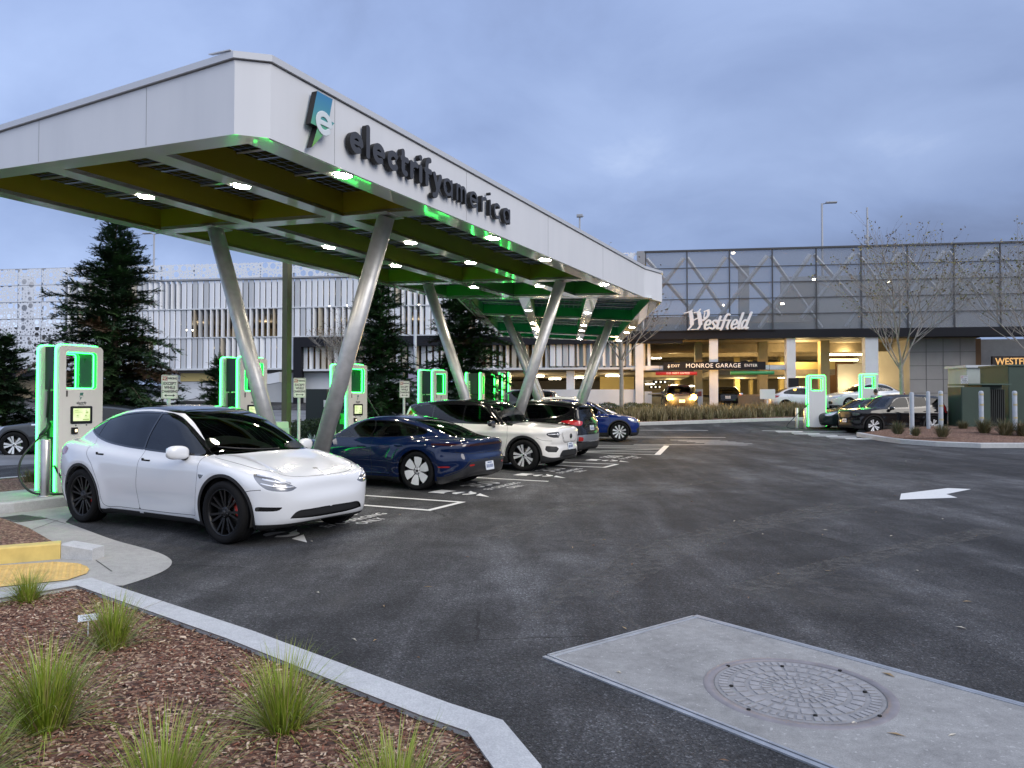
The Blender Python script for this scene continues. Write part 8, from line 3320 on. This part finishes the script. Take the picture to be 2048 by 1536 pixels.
def entry_things():
 # ticket machine, gate, signal panel, small notice and the railing by the ramp
 zf = 1.06
 def at(px, bk):
  return FP(fs_(px, bk), zf, bk)
 p = at(1398, 1.0)
 r = empty('ticket_machine', p, FANG, 'white ticket machine on the kerb by the white garage column', 'ticket machine')
 mb = MB()
 mb.rbox((0, 0, .62), (.42, .5, 1.24), .05, 2, 'z')
 mb.build('body', M_WCOL, r)
 mb = MB()
 mb.rbox((0, -.252, .95), (.26, .01, .3), .03, 2, 'y')
 mb.build('panel', mat('panel_red', (.25, .05, .04), .5), r)
 p = at(1296, .6)
 r = empty('gate_arm', p, FANG, 'pale barrier box with its arm across the exit lane', 'barrier gate')
 mb = MB()
 mb.rbox((0, 0, .55), (.45, .4, 1.1), .04, 2, 'z')
 mb.build('cabinet', M_WCOL, r)
 mb = MB()
 mb.tube([(0, -.22, .95), (1.6, -.22, 1.0)], .04, 6)
 mb.build('arm', mat('arm_pale', (.6, .55, .45), .5), r)
 p = at(1587, -1.0)
 r = empty('signal_panel', p + Vector((0, 0, .0)), FANG, 'black signal panel with one amber lamp before a white column', 'signal')
 mb = MB()
 mb.rbox((0, 0, 1.35), (.55, .2, 1.0), .04, 2, 'y')
 mb.tube([(0, 0, 0), (0, 0, .9)], .06, 8)
 mb.build('panel', M_GDARK, r)
 mb = MB()
 mb.m(0, True).lathe([(.1, -.11), (.09, -.13), (0, -.13)], 14, 'y', (.05, 0, 1.2))
 mb.build('lamp', mat('amber_lamp', (1, .5, .1), .4, emit=(1, .5, .08), estr=6), r)
 p = at(1535, -3.0)
 r = empty('notice_board', p - Vector((0, 0, .15)), FANG, 'blank white notice on a short post by the dry grass', 'sign')
 mb = MB()
 mb.rbox((0, 0, 1.05), (.82, .04, .55), .03, 2, 'y')
 mb.build('board', mat('notice_white', (.7, .7, .7), .5), r)
 mb = MB()
 mb.box((0, .05, .4), (.06, .05, 1.0))
 mb.build('post', M_STEELL, r)
 a, b = at(1468, 1.0), at(1532, -1.2)
 r = empty('railing', a, 0, 'tan slatted railing along the garage entry lane', 'railing')
 d = b - a
 mb = MB()
 n = 26
 for i in range(n + 1):
  q = d * (i / n)
  mb.box((q.x, q.y, .42), (.045, .06, .84), math.atan2(d.y, d.x))
 mb.build('slats', mat('railing_tan', (.20, .17, .13), .6), r)
 mb = MB()
 mb.box((d.x / 2, d.y / 2, .87), (d.length, .07, .05), math.atan2(d.y, d.x))
 mb.build('top_rail', mat('railing_rail', (.26, .22, .17), .6), r)
 # hanging lane signs in the exit bay
 for px, py, bk, lab in ((1320, 764, 12, 'small black lane sign with lit symbols hanging in the exit bay'), (1310, 774, 17, 'smaller black lane sign deeper in the exit bay')):
  q = FP(fs_(px, bk), fz_(px, py, bk), bk)
  r = empty('lane_sign', q, FANG, lab, 'sign')
  mb = MB()
  mb.box((0, 0, 0), (1.1 if bk == 12 else 1.0, .12, .26))
  mb.build('board', M_GDARK, r)
  mb = MB()
  for k, xx in enumerate((-.3, .05, .38)):
   mb.m(0, False).lathe([(.07, -.066), (0, -.066)], 10, 'y', (xx, 0, 0))
  mb.build('symbols', mat('symbol_lit', (.9, .9, .9), .5, emit=(1, .95, .8), estr=1.5), r)
entry_things()
# islands in front of the garage: grass strip kerb, red kerb by the exit lane
def far_islands():
 def pg(px, py):
  z = 35.0
  for _ in range(40):
   X = (px - 1024) / 1500 * z
   z = z * .5 + .5 * (CAM_H - ground_z(X, z)) * 1500 / (py - 800)
  return Vector(((px - 1024) / 1500 * z, z))
 e = [pg(1255, 851.5), pg(1330, 849.5), pg(1420, 846.5), pg(1500, 843.5), pg(1600, 841), pg(1640, 840)]
 kerb_run('kerb', e, .2, .16, M_CONC, joints=4)
 poly = [tuple(p + Vector((0, .15))) for p in e] + [(19, 43), (7, 43.4)]
 raised('planting_soil', poly, .15, M_MULCH)
 k2 = [pg(1262, 836), pg(1290, 832), pg(1311, 827)]
 line = [Vector((6.2, 41.2)), Vector((7.4, 42.6)), Vector((8.2, 44.6))]
 kerb_run('kerb', line, -.18, .16, M_REDK, joints=9)
 raised('planting_soil', [(6.2, 41.25), (7.25, 42.65), (8.0, 44.7), (2, 46.2), (-2, 45), (-1, 41)], .15, M_MULCH)
 return e
FAR_EDGE = far_islands()
# ================================================================ the person standing behind the teal sedan
def person():
 X, Y = 17.75, 36.6
 root = empty('person', (X, Y, ground_z(X, Y)), rad(70), 'person with short dark hair and pale grey top standing behind the teal sedan', 'person')
 J = {'pelvis': ((0, 0, .95), .135), 'waist': ((.01, 0, 1.1), .125), 'chest': ((.0, 0, 1.30), .145), 'neck': ((.01, 0, 1.47), .062), 'head0': ((.03, 0, 1.55), .082), 'head1': ((.025, 0, 1.66), .093)}
 E_ = [('pelvis', 'waist'), ('waist', 'chest'), ('chest', 'neck'), ('neck', 'head0'), ('head0', 'head1')]
 for s in (-1, 1):
  n = 'l' if s > 0 else 'r'
  J.update({n + 'sho': ((0, s * .17, 1.40), .068), n + 'elb': ((.02, s * .23, 1.12), .045), n + 'wri': ((.13, s * .22, .90), .028), n + 'palm': ((.17, s * .215, .83), .032),
    n + 'hip': ((0, s * .09, .86), .095), n + 'kne': ((.02, s * .10, .48), .062), n + 'ank': ((-.02, s * .105, .09), .042), n + 'toe': ((.14, s * .115, .035), .035)})
  E_ += [('chest', n + 'sho'), (n + 'sho', n + 'elb'), (n + 'elb', n + 'wri'), (n + 'wri', n + 'palm'), ('pelvis', n + 'hip'), (n + 'hip', n + 'kne'), (n + 'kne', n + 'ank'), (n + 'ank', n + 'toe')]
  for k, (dy, L) in enumerate(((-.03, .075), (-.01, .085), (.01, .08), (.03, .062))):
   J[n + 'f%d' % k] = ((.19 + L * .6, s * (.215 + dy), .83 - L * .75), .0095)
   E_.append((n + 'palm', n + 'f%d' % k))
  J[n + 'th'] = ((.20, s * .165, .825), .011)
  E_.append((n + 'palm', n + 'th'))
 names = list(J)
 me = bpy.data.meshes.new('body')
 me.from_pydata([J[k][0] for k in names], [(names.index(a), names.index(b)) for a, b in E_], [])
 o = bpy.data.objects.new('body', me)
 col.objects.link(o)
 o.modifiers.new('skin', 'SKIN')
 o.modifiers.new('sub', 'SUBSURF').levels = 2
 o.modifiers['sub'].render_levels = 2
 for i, k in enumerate(names):
  r_ = J[k][1]
  sv = me.skin_vertices[0].data[i]
  sv.radius = (r_, r_ * (1.25 if k in ('chest', 'waist', 'pelvis') else 1.0))
  sv.use_root = k == 'pelvis'
 dg = bpy.context.evaluated_depsgraph_get()
 m2 = bpy.data.meshes.new_from_object(o.evaluated_get(dg))
 col.objects.unlink(o)
 bpy.data.objects.remove(o)
 for m_ in (mat('skin', (.36, .22, .15), .55), mat('grey_top', (.36, .38, .40), .8), mat('dark_trousers', (.03, .033, .045), .8), mat('shoe', (.03, .03, .03), .6)):
  m2.materials.append(m_)
 for f in m2.polygons:
  z, y = f.center.z, abs(f.center.y)
  f.material_index = 3 if z < .10 else (0 if (z > 1.46 and y < .1) or (y > .14 and z < .90) else (2 if z < .98 and y < .19 else 1))
  f.use_smooth = True
 link_obj('body', m2, root)
 hb = MB()
 hb.m(0, True)
 vs, fs = [], []
 for i in range(9):
  for j in range(16):
   th, ph = math.pi * .58 * i / 8, 2 * math.pi * j / 16
   vs.append((.015 + .108 * math.sin(th) * math.cos(ph) * (1 if math.cos(ph) < .3 else .86), .100 * math.sin(th) * math.sin(ph), 1.655 + .112 * math.cos(th) + (.05 * math.cos(ph) * math.sin(th) if i > 5 else 0)))
 for i in range(8):
  for j in range(16):
   fs.append((i * 16 + j, (i + 1) * 16 + j, (i + 1) * 16 + (j + 1) % 16, i * 16 + (j + 1) % 16))
 hb.add(vs, fs)
 hb.build('hair', mat('dark_hair', (.012, .010, .009), .6), root)
 fc = MB()
 fc.m(0, True).tube([(.115, 0, 1.615), (.138, 0, 1.585)], [.010, .016], 8)
 for s in (-1, 1):
  fc.m(0, True).tube([(.03, s * .095, 1.62), (.02, s * .108, 1.60), (.03, s * .096, 1.575)], .012, 6)
  fc.m(1, True).lathe([(.012, .0), (.008, .006), (0, .008)], 8, 'x', (.108, s * .035, 1.622))
 fc.m(2, False).box((.116, 0, 1.55), (.006, .045, .008))
 fc.build('face', [mat('skin', (.36, .22, .15), .55), mat('eye_dark', (.02, .015, .012), .3), mat('lip', (.25, .10, .08), .5)], root)
person()
# ================================================================ trees, shrubs, grasses
def leaf_mat(name, c0, c1, rough=.6, trans=.25):
 if name in _mats:
  return _mats[name]
 t = NT(name)
 v = t.coord('Object')
 f = t.noise(v, 2.2, 3, .6)
 c = t.ramp(f, [(.35, c0), (.65, c1)])
 t.set(Base_Color=c, Roughness=rough)
 t.bsdf.inputs['Specular IOR Level'].default_value = .25
 _mats[name] = t.m
 return t.m
M_BARK = mat('bark', (.075, .055, .042), .9, vary=.3, vscale=6, bump=.5, bscale=20)
M_BARKG = mat('bark_grey', (.27, .25, .225), .9, vary=.25, vscale=6)
M_NEEDLE = [leaf_mat('needles_dark', (.018, .042, .020), (.036, .070, .030)), leaf_mat('needles_mid', (.036, .078, .028), (.070, .125, .044)), leaf_mat('needles_brown', (.060, .036, .020), (.10, .058, .030))]
def spray(mb, p, d, up, L, rn, mi, dens=7, w=.03):
 """a flat twig with needles on both sides"""
 side = d.cross(up).normalized()
 mb.m(mi)
 for i in range(dens):
  t = (i + .5) / dens
  c = p + d * (L * t)
  for s in (-1, 1):
   n = (d * .75 + side * s * .8 + up * rn.uniform(-.3, .45)).normalized()
   l = L * .5 * (1 - .55 * t) * rn.uniform(.7, 1.2)
   q = d * w
   mb.add([c - q * .5, c + q * .5, c + n * l], [(0, 1, 2)], False)
 e = p + d * (L * 1.15)
 q = side * w * .5
 mb.add([p + d * L * .7 - q, p + d * L * .7 + q, e], [(0, 1, 2)], False)
def conifer_mesh(seed, H, R, brown=.0, gap=0.0):
 """redwood-like: whorls of drooping boughs carrying flat sprays; returns trunk and crown builders"""
 rn = random.Random(seed)
 tr, cr = MB(), MB()
 tr.m(0, True).tube([(0, 0, 0), (.03, 0, H * .35), (-.02, .02, H * .7), (0, 0, H * .985)], [H * .022, H * .016, H * .009, .012], 10)
 z = H * .06
 while z < H * .975:
  f = z / H
  prof = min(1.0, (f / .16) ** .5 + .28) * (1 - f) ** .82 * 1.12 + .035
  n = 9 if f < .8 else 5
  a0 = rn.uniform(0, 6.28)
  for k in range(n):
   if rn.random() < gap:
    continue
   a = a0 + 6.283 * k / n + rn.uniform(-.3, .3)
   L = R * prof * rn.choice((.5, .68, .85, 1.0, 1.0, 1.15)) * rn.uniform(.85, 1.15) * (1 + .18 * math.sin(2 * a + seed) + .14 * math.sin(9 * f + a))
   zz = z + rn.uniform(-.12, .12)
   rise = .30 + .5 * f
   pts = []
   m = 6
   for i in range(m + 1):
    t = i / m
    pts.append(Vector((math.cos(a) * L * t, math.sin(a) * L * t, zz + L * (rise * t - (.62 + .1 * rn.random()) * t * t * (1 - f * .75)))))
   tr.m(0, True).tube(pts, [max(.006, .016 * L * (1 - i / m) + .005) for i in range(m + 1)], 4, caps=False)
   mi = 2 if (brown and rn.random() < brown and .25 < f < .62) else (0 if rn.random() < .55 else 1)
   ns = max(7, int(L * 15))
   for i in range(ns):
    t = .16 + .84 * (i + rn.random()) / ns
    seg = min(m - 1, int(t * m))
    p = pts[seg].lerp(pts[seg + 1], t * m - seg)
    d = (pts[seg + 1] - pts[seg]).normalized()
    sd = Vector((-d.y, d.x, 0)).normalized()
    for s in (-1, 1):
     dd = (d * rn.uniform(.35, .9) + sd * s * rn.uniform(.5, 1) + Vector((0, 0, rn.uniform(-.35, .4)))).normalized()
     ll = rn.uniform(.22, .46) * (1.1 - .4 * t) * (.7 + .3 * min(1, L))
     spray(cr, p, dd, Vector((0, 0, 1)), ll, rn, mi if rn.random() < .85 else rn.choice((0, 1)), 7, .05)
     if rn.random() < .5:
      p2 = p + dd * ll * .6
      d2 = (dd + Vector((rn.uniform(-.7, .7), rn.uniform(-.7, .7), rn.uniform(-.2, .5)))).normalized()
      spray(cr, p2, d2, Vector((0, 0, 1)), ll * .8, rn, mi, 6, .045)
   spray(cr, pts[-1], (pts[-1] - pts[-2]).normalized(), Vector((0, 0, 1)), .32, rn, mi, 6, .03)
  z += (.235 if f < .75 else .2) * (H / 8) ** .35
 for k in range(6):
  spray(cr, Vector((0, 0, H * (.93 + .012 * k))), Vector((rn.uniform(-.5, .5), rn.uniform(-.5, .5), .9)).normalized(), Vector((1, 0, 0)), .3, rn, 1, 6, .03)
 return tr.mesh('trunk', [M_BARK]), cr.mesh('crown', M_NEEDLE)
def plant(name, meshes, loc, rz, s, label, cat, group=None, parts=('trunk', 'crown')):
 r = empty(name, loc, rz, label, cat, group)
 r.scale = (s, s, s) if isinstance(s, (int, float)) else s
 for m, n in zip(meshes, parts):
  link_obj(n, m, r)
 return r
def gpx(px, z, dz=0.0):
 X = (px - 1024) / 1500 * z
 return (X, z, ground_z(X, z) + dz)
big = conifer_mesh(5, 8.0, 2.75, brown=.22, gap=.06)
big2 = conifer_mesh(8, 8.0, 1.9, brown=.12, gap=.08)
small = conifer_mesh(12, 4.0, 1.35, gap=.05)
plant('conifer_tree', big, gpx(228, 25.5, .1), .4, .97, 'large dark conifer with a brown patch between nearest post and no-parking sign', 'tree', 'dark conifers behind the charging posts')
plant('conifer_tree', big2, gpx(762, 26.5, .1), 1.0, .80, 'conifer between the first right-leaning column and the next left-leaning one', 'tree', 'dark conifers behind the charging posts')
plant('conifer_tree', big2, gpx(922, 29.0, .1), 2.6, (.98, .98, .84), 'broad conifer behind the second left-leaning column', 'tree', 'dark conifers behind the charging posts')
plant('conifer_tree', small, gpx(8, 27, 0), .3, (1.0, 1.0, .98), 'short bushy conifer at the left edge above the grey SUV', 'tree', 'dark conifers behind the charging posts')
plant('conifer_tree', small, gpx(440, 29, 0), 2.0, (.72, .72, .80), 'narrow young conifer left of the second charging post', 'tree', 'dark conifers behind the charging posts')
# ---- thin, almost bare street trees
def bare_tree(seed, H, spread, leaves, trunk_h, leafm):
 rn = random.Random(seed)
 br, lf = MB(), MB()
 def leafy(p, d):
  for _ in range(leaves):
   n = (d + Vector((rn.uniform(-1, 1), rn.uniform(-1, 1), rn.uniform(-1.1, .4)))).normalized()
   s = n.cross(Vector((rn.uniform(-1, 1), rn.uniform(-1, 1), rn.uniform(-1, 1)))).normalized()
   q = p + Vector((rn.uniform(-.07, .07), rn.uniform(-.07, .07), rn.uniform(-.07, .05)))
   L, w = rn.uniform(.07, .13), rn.uniform(.022, .04)
   lf.m(rn.randint(0, len(leafm) - 1)).add([q, q + n * L * .5 + s * w, q + n * L, q + n * L * .5 - s * w], [(0, 1, 2, 3)], False)
 def grow(p, d, L, r, lev):
  m = 4
  pts, cur = [p], p
  dd = d
  for i in range(m):
   dd = (dd + Vector((rn.uniform(-.16, .16), rn.uniform(-.16, .16), rn.uniform(-.03, .14)))).normalized()
   cur = cur + dd * (L / m)
   pts.append(cur)
  br.m(0, True).tube(pts, r, 7 if lev < 2 else 4, caps=False, r1=r * .5)
  if lev >= 4:
   if rn.random() < .75:
    leafy(pts[-1], dd)
   return
  n = (5 if lev == 1 else 4) if lev < 3 else 3
  for k in range(n):
   t = rn.uniform(.35, 1.0)
   i = min(m - 1, int(t * m))
   q = pts[i].lerp(pts[i + 1], t * m - i)
   a = rn.uniform(0, 6.283)
   side = Vector((math.cos(a), math.sin(a), rn.uniform(-.05, .4)))
   nd = (dd * rn.uniform(.6, 1.1) + side * spread).normalized()
   grow(q, nd, L * rn.uniform(.52, .74), r * .52, lev + 1)
  grow(pts[-1], dd, L * .62, r * .5, lev + 1)
 br.m(0, True).tube([(0, 0, 0), (.02, 0, trunk_h * .5), (0, .02, trunk_h)], .10, 10, caps=False, r1=.075)
 for k in range(6):
  a = 6.283 * k / 6 + rn.uniform(-.3, .3)
  z = trunk_h * rn.uniform(.82, 1.0)
  grow(Vector((0, 0, z)), Vector((math.cos(a) * .8 * spread, math.sin(a) * .8 * spread, 1)).normalized(), (H - trunk_h) * .44, .032, 1)
 grow(Vector((0, 0, trunk_h)), Vector((0, 0, 1)), (H - trunk_h) * .48, .045, 1)
 return br, lf
LEAF_Y = [leaf_mat('leaf_olive', (.12, .14, .05), (.20, .20, .08)), leaf_mat('leaf_yellow', (.24, .21, .09), (.32, .27, .12)), leaf_mat('leaf_brown', (.09, .055, .028), (.13, .08, .04))]
LEAF_B = [leaf_mat('leaf_brown', (.09, .055, .028), (.13, .08, .04)), leaf_mat('leaf_dry', (.10, .085, .04), (.15, .12, .06))]
b1, l1 = bare_tree(21, 9.0, .8, 2, 2.6, LEAF_Y)
bm1, lm1 = b1.mesh('trunk', [M_BARKG]), l1.mesh('crown', LEAF_Y)
b2, l2 = bare_tree(37, 7.0, 1.05, 1, 2.7, LEAF_B)
bm2, lm2 = b2.mesh('trunk', [M_BARKG]), l2.mesh('crown', LEAF_B)
def scale_for(px, top, z, H):
 g = gpx(px, z)
 return (CAM_H + (800 - top) * z / 1500 - g[2]) / H
plant('street_tree', (bm1, lm1), gpx(1803, 38.0), .5, scale_for(1803, 428, 38.0, 9.0), 'thin tree with sparse olive leaves in front of the mesh screen, right of its centre', 'tree', 'thin half-bare trees')
plant('street_tree', (bm1, lm1), gpx(2075, 36.5), 2.4, scale_for(2050, 405, 36.5, 9.0), 'sparse-leaved tree cut by the right edge above the green boxes', 'tree', 'thin half-bare trees')
plant('street_tree', (bm2, lm2), gpx(1243, 40.5), 1.1, scale_for(1243, 490, 40.5, 7.0), 'bare spreading tree with a few dry leaves beside the exit lane', 'tree', 'thin half-bare trees')
plant('street_tree', (bm2, lm2), gpx(690, 41), 3.3, scale_for(690, 610, 41, 7.0), 'bare tree before the black portal frame, seen between columns', 'tree', 'thin half-bare trees')
# ---- grasses
def tuft_mesh(seed, n, L, droop, mats_, w=.0045, spread=.07, leanv=.42):
 rn = random.Random(seed)
 mb = MB()
 for _ in range(n):
  a = rn.uniform(0, 6.283)
  lean = abs(rn.gauss(.0, leanv)) + .04
  r0 = spread * math.sqrt(rn.random())
  p = Vector((r0 * math.cos(a + rn.uniform(-.6, .6)), r0 * math.sin(a + rn.uniform(-.6, .6)), 0))
  d = Vector((math.cos(a) * math.sin(lean), math.sin(a) * math.sin(lean), math.cos(lean)))
  l = L * rn.uniform(.55, 1.1)
  side = Vector((-math.sin(a), math.cos(a), 0))
  m = 6
  ring = []
  out = Vector((math.cos(a), math.sin(a), 0))
  cur, dd = p, d
  dr = droop * rn.uniform(.3, 1.6)
  for i in range(m + 1):
   t = i / m
   ww = w * (1 - t ** 2.2) * rn.uniform(.9, 1.1)
   ring += [cur - side * ww, cur + side * ww]
   cur = cur + dd * (l / m)
   dd = (dd + (out * .5 + Vector((0, 0, -1))) * dr * t * .5).normalized()
  r_ = rn.random()
  mi = 0 if r_ < .48 else (1 if r_ < .82 else (2 if r_ < .95 else 3))
  mb.m(min(mi, len(mats_) - 1), True).add(ring, [(2 * i, 2 * i + 1, 2 * i + 3, 2 * i + 2) for i in range(m)])
 return mb.mesh('blades', mats_)
GR = [leaf_mat('blade_green', (.15, .225, .015), (.23, .31, .035), .45), leaf_mat('blade_olive', (.26, .31, .045), (.36, .39, .09), .45), leaf_mat('blade_straw', (.27, .23, .09), (.36, .30, .13), .5), leaf_mat('blade_pale', (.30, .33, .15), (.40, .40, .22), .5)]
tufts = [tuft_mesh(s, n_, L, dr, GR, .003, .075, lv) for s, L, dr, n_, lv in ((1, .46, .65, 520, .55), (2, .43, .65, 420, .70), (3, .50, .8, 560, .62))]
zt = .088
TUFTS = [(62, 1200, 1, .62, 'green grass tuft by the yellow ramp at the left edge'), (232, 1292, 0, .72, 'green grass tuft with the little white plant label stuck in it'), (100, 1452, 2, .86, 'largest green grass tuft at the left of the near bed'),
  (570, 1452, 1, .86, 'green grass tuft near the kerb in the middle of the near bed'), (330, 1630, 0, .80, 'grass tuft cut by the bottom edge, left of the middle'), (790, 1640, 1, .80, 'grass tuft cut by the bottom edge beside the kerb corner'), (-60, 1560, 1, .8, 'grass tuft mostly outside the bottom left corner')]
for i, (px, py, k, s, lab) in enumerate(TUFTS):
 x, y = px_ground(px, py, zt)
 o = link_obj('grass_tuft', tufts[k])
 o.location = (x, y, zt - .01)
 o.rotation_euler = (0, 0, 1.3 * i)
 o.scale = (s * 1.1, s * 1.1, s * 1.12)
 tag(o, lab, 'grass tuft', 'grass tufts in the near bed')
def plant_label():
 x, y = px_ground(182, 1268, zt)
 r = empty('plant_label', (x, y, zt), rad(28), 'small white plant label with printed name in front of a grass tuft', 'plant label')
 mb = MB()
 mb.box((0, 0, .05), (.008, .003, .12))
 mb.build('stake', M_STEELL, r)
 mb = MB()
 R = Matrix.Rotation(rad(-32), 3, 'X')
 mb.box((0, 0, .118), (.118, .002, .044), R=R)
 mb.build('card', mat('label_card', (.60, .64, .70), .45), r)
 for txt, dz in (('Lomandra l.', .009), ("'Breeze'", -.010)):
  t = text_mesh(txt, .016, .0005, 'label_lettering', M_INK, r)
  nrm = R @ Vector((0, -1, 0))
  upv = R @ Vector((0, 0, 1))
  orient(t, Vector((-.008, 0, .118)) + upv * dz + nrm * .0016, (1, 0, 0), upv)
plant_label()
DRY = [leaf_mat('dry_blade', (.16, .13, .065), (.24, .195, .10), .6), leaf_mat('dry_blade_dark', (.085, .08, .035), (.13, .115, .05), .6), leaf_mat('dry_blade_pale', (.30, .25, .15), (.36, .31, .19), .6)]
def dry_strip():
 """the ornamental grass that fills the island before the garage"""
 rn = random.Random(9)
 mb = MB()
 e = [Vector(p) for p in FAR_EDGE]
 for _ in range(430):
  t = rn.random() * (len(e) - 1.001)
  i = int(t)
  p = e[i].lerp(e[i + 1], t - i)
  d = rn.uniform(.45, 3.4)
  x, y = p.x + rn.uniform(-.2, .2), p.y + d
  if x > 17.5 and rn.random() < .5:
   continue
  g = ground_z(x, y) + .14
  k = rn.uniform(.75, 1.25) * (.85 if d < .8 else 1)
  for _b in range(46):
   a = rn.uniform(0, 6.283)
   ln = abs(rn.gauss(0, .45))
   l = rn.uniform(.35, .75) * k
   tip = Vector((math.cos(a) * math.sin(ln) * l, math.sin(a) * math.sin(ln) * l, math.cos(ln) * l))
   b = Vector((x + rn.uniform(-.12, .12), y + rn.uniform(-.12, .12), g))
   s = Vector((-math.sin(a), math.cos(a), 0)) * .016
   mid = b + tip * .55 + Vector((0, 0, .06 * l))
   r_ = rn.random()
   mb.m(0 if r_ < .5 else (1 if r_ < .75 else 2)).add([b - s, b + s, mid + s * .8, mid - s * .8, b + tip - Vector((0, 0, .12 * l))], [(0, 1, 2, 3), (3, 2, 4)], False)
 o = mb.build('dry_grass', DRY)
 o['kind'] = 'stuff'
dry_strip()
dt = tuft_mesh(31, 420, .75, .5, [DRY[1], leaf_mat('sage_blade', (.09, .10, .055), (.15, .15, .09), .6), DRY[0], DRY[2]], .011, .16)
for i, (px, py, z, s, lab) in enumerate(((1795, 868, 27.6, .72, 'dry grass shrub left of the first grey bollard'), (1830, 872, 27.2, .55, 'low dry grass shrub under the black SUV front wheel'), (1884, 874, 26.8, .72, 'dry grass shrub at the foot of the banded bollard'),
          (1968, 866, 28, .85, 'dry grass shrub before the finned transformer'), (2010, 872, 27.2, .95, 'wide dry grass shrub at the right end of the mulch island'), (2046, 874, 27, .9, 'dry grass shrub cut by the right edge'), (1925, 860, 30, .6, 'small dry grass shrub between two bollards'))):
 X = (px - 1024) / 1500 * z
 zz = CAM_H - (py - 800) * z / 1500
 o = link_obj('grass_shrub', dt)
 o.location = (X, z, max(zz, ground_z(X, z) + .15))
 o.rotation_euler = (0, 0, 1.1 * i)
 o.scale = (s, s, s * .95)
 tag(o, lab, 'shrub', 'dry grass shrubs on the right island')
def shrub_mesh(seed, n, rx, rz, mats_, leaf=.09):
 rn = random.Random(seed)
 mb = MB()
 for _ in range(n):
  u, t = rn.uniform(-1, 1), rn.uniform(0, 6.283)
  k = rn.uniform(.45, 1.0) ** .5
  s = math.sqrt(1 - u * u)
  p = Vector((rx * k * s * math.cos(t) * (1 + .25 * math.sin(3 * t + seed)), rx * k * s * math.sin(t), rz * (.55 + .5 * k * u)))
  d = Vector((rn.uniform(-1, 1), rn.uniform(-1, 1), rn.uniform(-.2, 1))).normalized()
  q = d.cross(Vector((rn.uniform(-1, 1), rn.uniform(-1, 1), .2))).normalized() * leaf * .25
  l = leaf * rn.uniform(.6, 1.3)
  mb.m(rn.randint(0, len(mats_) - 1)).add([p, p + d * l * .5 + q, p + d * l, p + d * l * .5 - q], [(0, 1, 2, 3)], False)
 return mb.mesh('foliage', mats_)
SH = [leaf_mat('shrub_dark', (.02, .034, .016), (.035, .055, .024)), leaf_mat('shrub_mid', (.035, .055, .025), (.06, .085, .04))]
shm = shrub_mesh(4, 2600, .9, .85, SH)
for i, (px, z, s, lab) in enumerate(((602, 27, .9, 'dark round shrub left of the black utility cabinet'), (640, 26, 1.0, 'dark round shrub under the black utility cabinet'), (700, 26.5, .8, 'dark low shrub between two charging posts'), (400, 27, .8, 'dark shrub under the ramp wall behind the white crossover'), (1170, 42, .8, 'clipped shrub at the left of the exit lane bed'), (1215, 42.2, .75, 'clipped shrub beside the bare tree trunk'), (1262, 42.6, .7, 'clipped shrub by the red kerb'), (1290, 43.4, .6, 'last clipped shrub at the red kerb tip'))):
 o = link_obj('shrub', shm)
 o.location = gpx(px, z, .05)
 o.rotation_euler = (0, 0, 2.1 * i)
 o.scale = (s * 1.1, s, s)
 tag(o, lab, 'shrub', 'dark shrubs along the planted beds')
def agave():
 rn = random.Random(3)
 M = leaf_mat('agave_leaf', (.20, .25, .24), (.30, .36, .34), .5)
 mb = MB()
 for k in range(34):
  a = 2.4 * k
  el = rad(12 + 62 * (k / 34))
  L = rn.uniform(.5, .65)
  d = Vector((math.cos(a) * math.cos(el), math.sin(a) * math.cos(el), math.sin(el)))
  s = Vector((-math.sin(a), math.cos(a), 0))
  n = s.cross(d)
  pts = [(0, .05), (.4, .07), (.75, .04), (1, .002)]
  vs = []
  for t, w in pts:
   c = d * (L * t) + Vector((0, 0, -.06 * t * t))
   vs += [c - s * w, c - n * .018 * (1 - t), c + s * w]
  mb.m(0, False).add(vs, [(3 * i + j, 3 * i + j + 1, 3 * i + j + 4, 3 * i + j + 3) for i in range(3) for j in range(2)])
 return mb.mesh('leaves', [M])
ag = agave()
for i, (px, z, s, lab) in enumerate(((632, 22.5, 1.0, 'pale spiky agave left of the first right-leaning column'), (668, 23.5, .8, 'smaller pale agave hidden beside the first right-leaning column'))):
 o = link_obj('agave', ag)
 o.location = gpx(px, z, .15)
 o.rotation_euler = (0, 0, i)
 o.scale = (s, s, s)
 tag(o, lab, 'agave')
# low dry turf patches in the bed behind the nearest post
low = tuft_mesh(41, 260, .30, .9, [leaf_mat('turf_blade', (.07, .09, .03), (.11, .12, .045), .6), DRY[1], DRY[0]], .006, .22)
for i, (u, v, s) in enumerate(((6.3, -13.9, 1.2), (5.7, -14.1, 1.3), (6.9, -14.3, 1.1), (5.1, -13.8, 1.3), (8.6, -14.0, 1.0), (10.2, -13.9, 1.1), (13.5, -14.1, 1.1), (16.5, -14.0, 1.2))):
 o = link_obj('low_grass', low)
 o.location = P(u, v, .13)
 o.rotation_euler = (0, 0, i)
 o.scale = (s, s, s)
 tag(o, 'low drooping grass clump in the mulch strip behind the charging posts', 'grass tuft', 'low grass clumps behind the chargers')
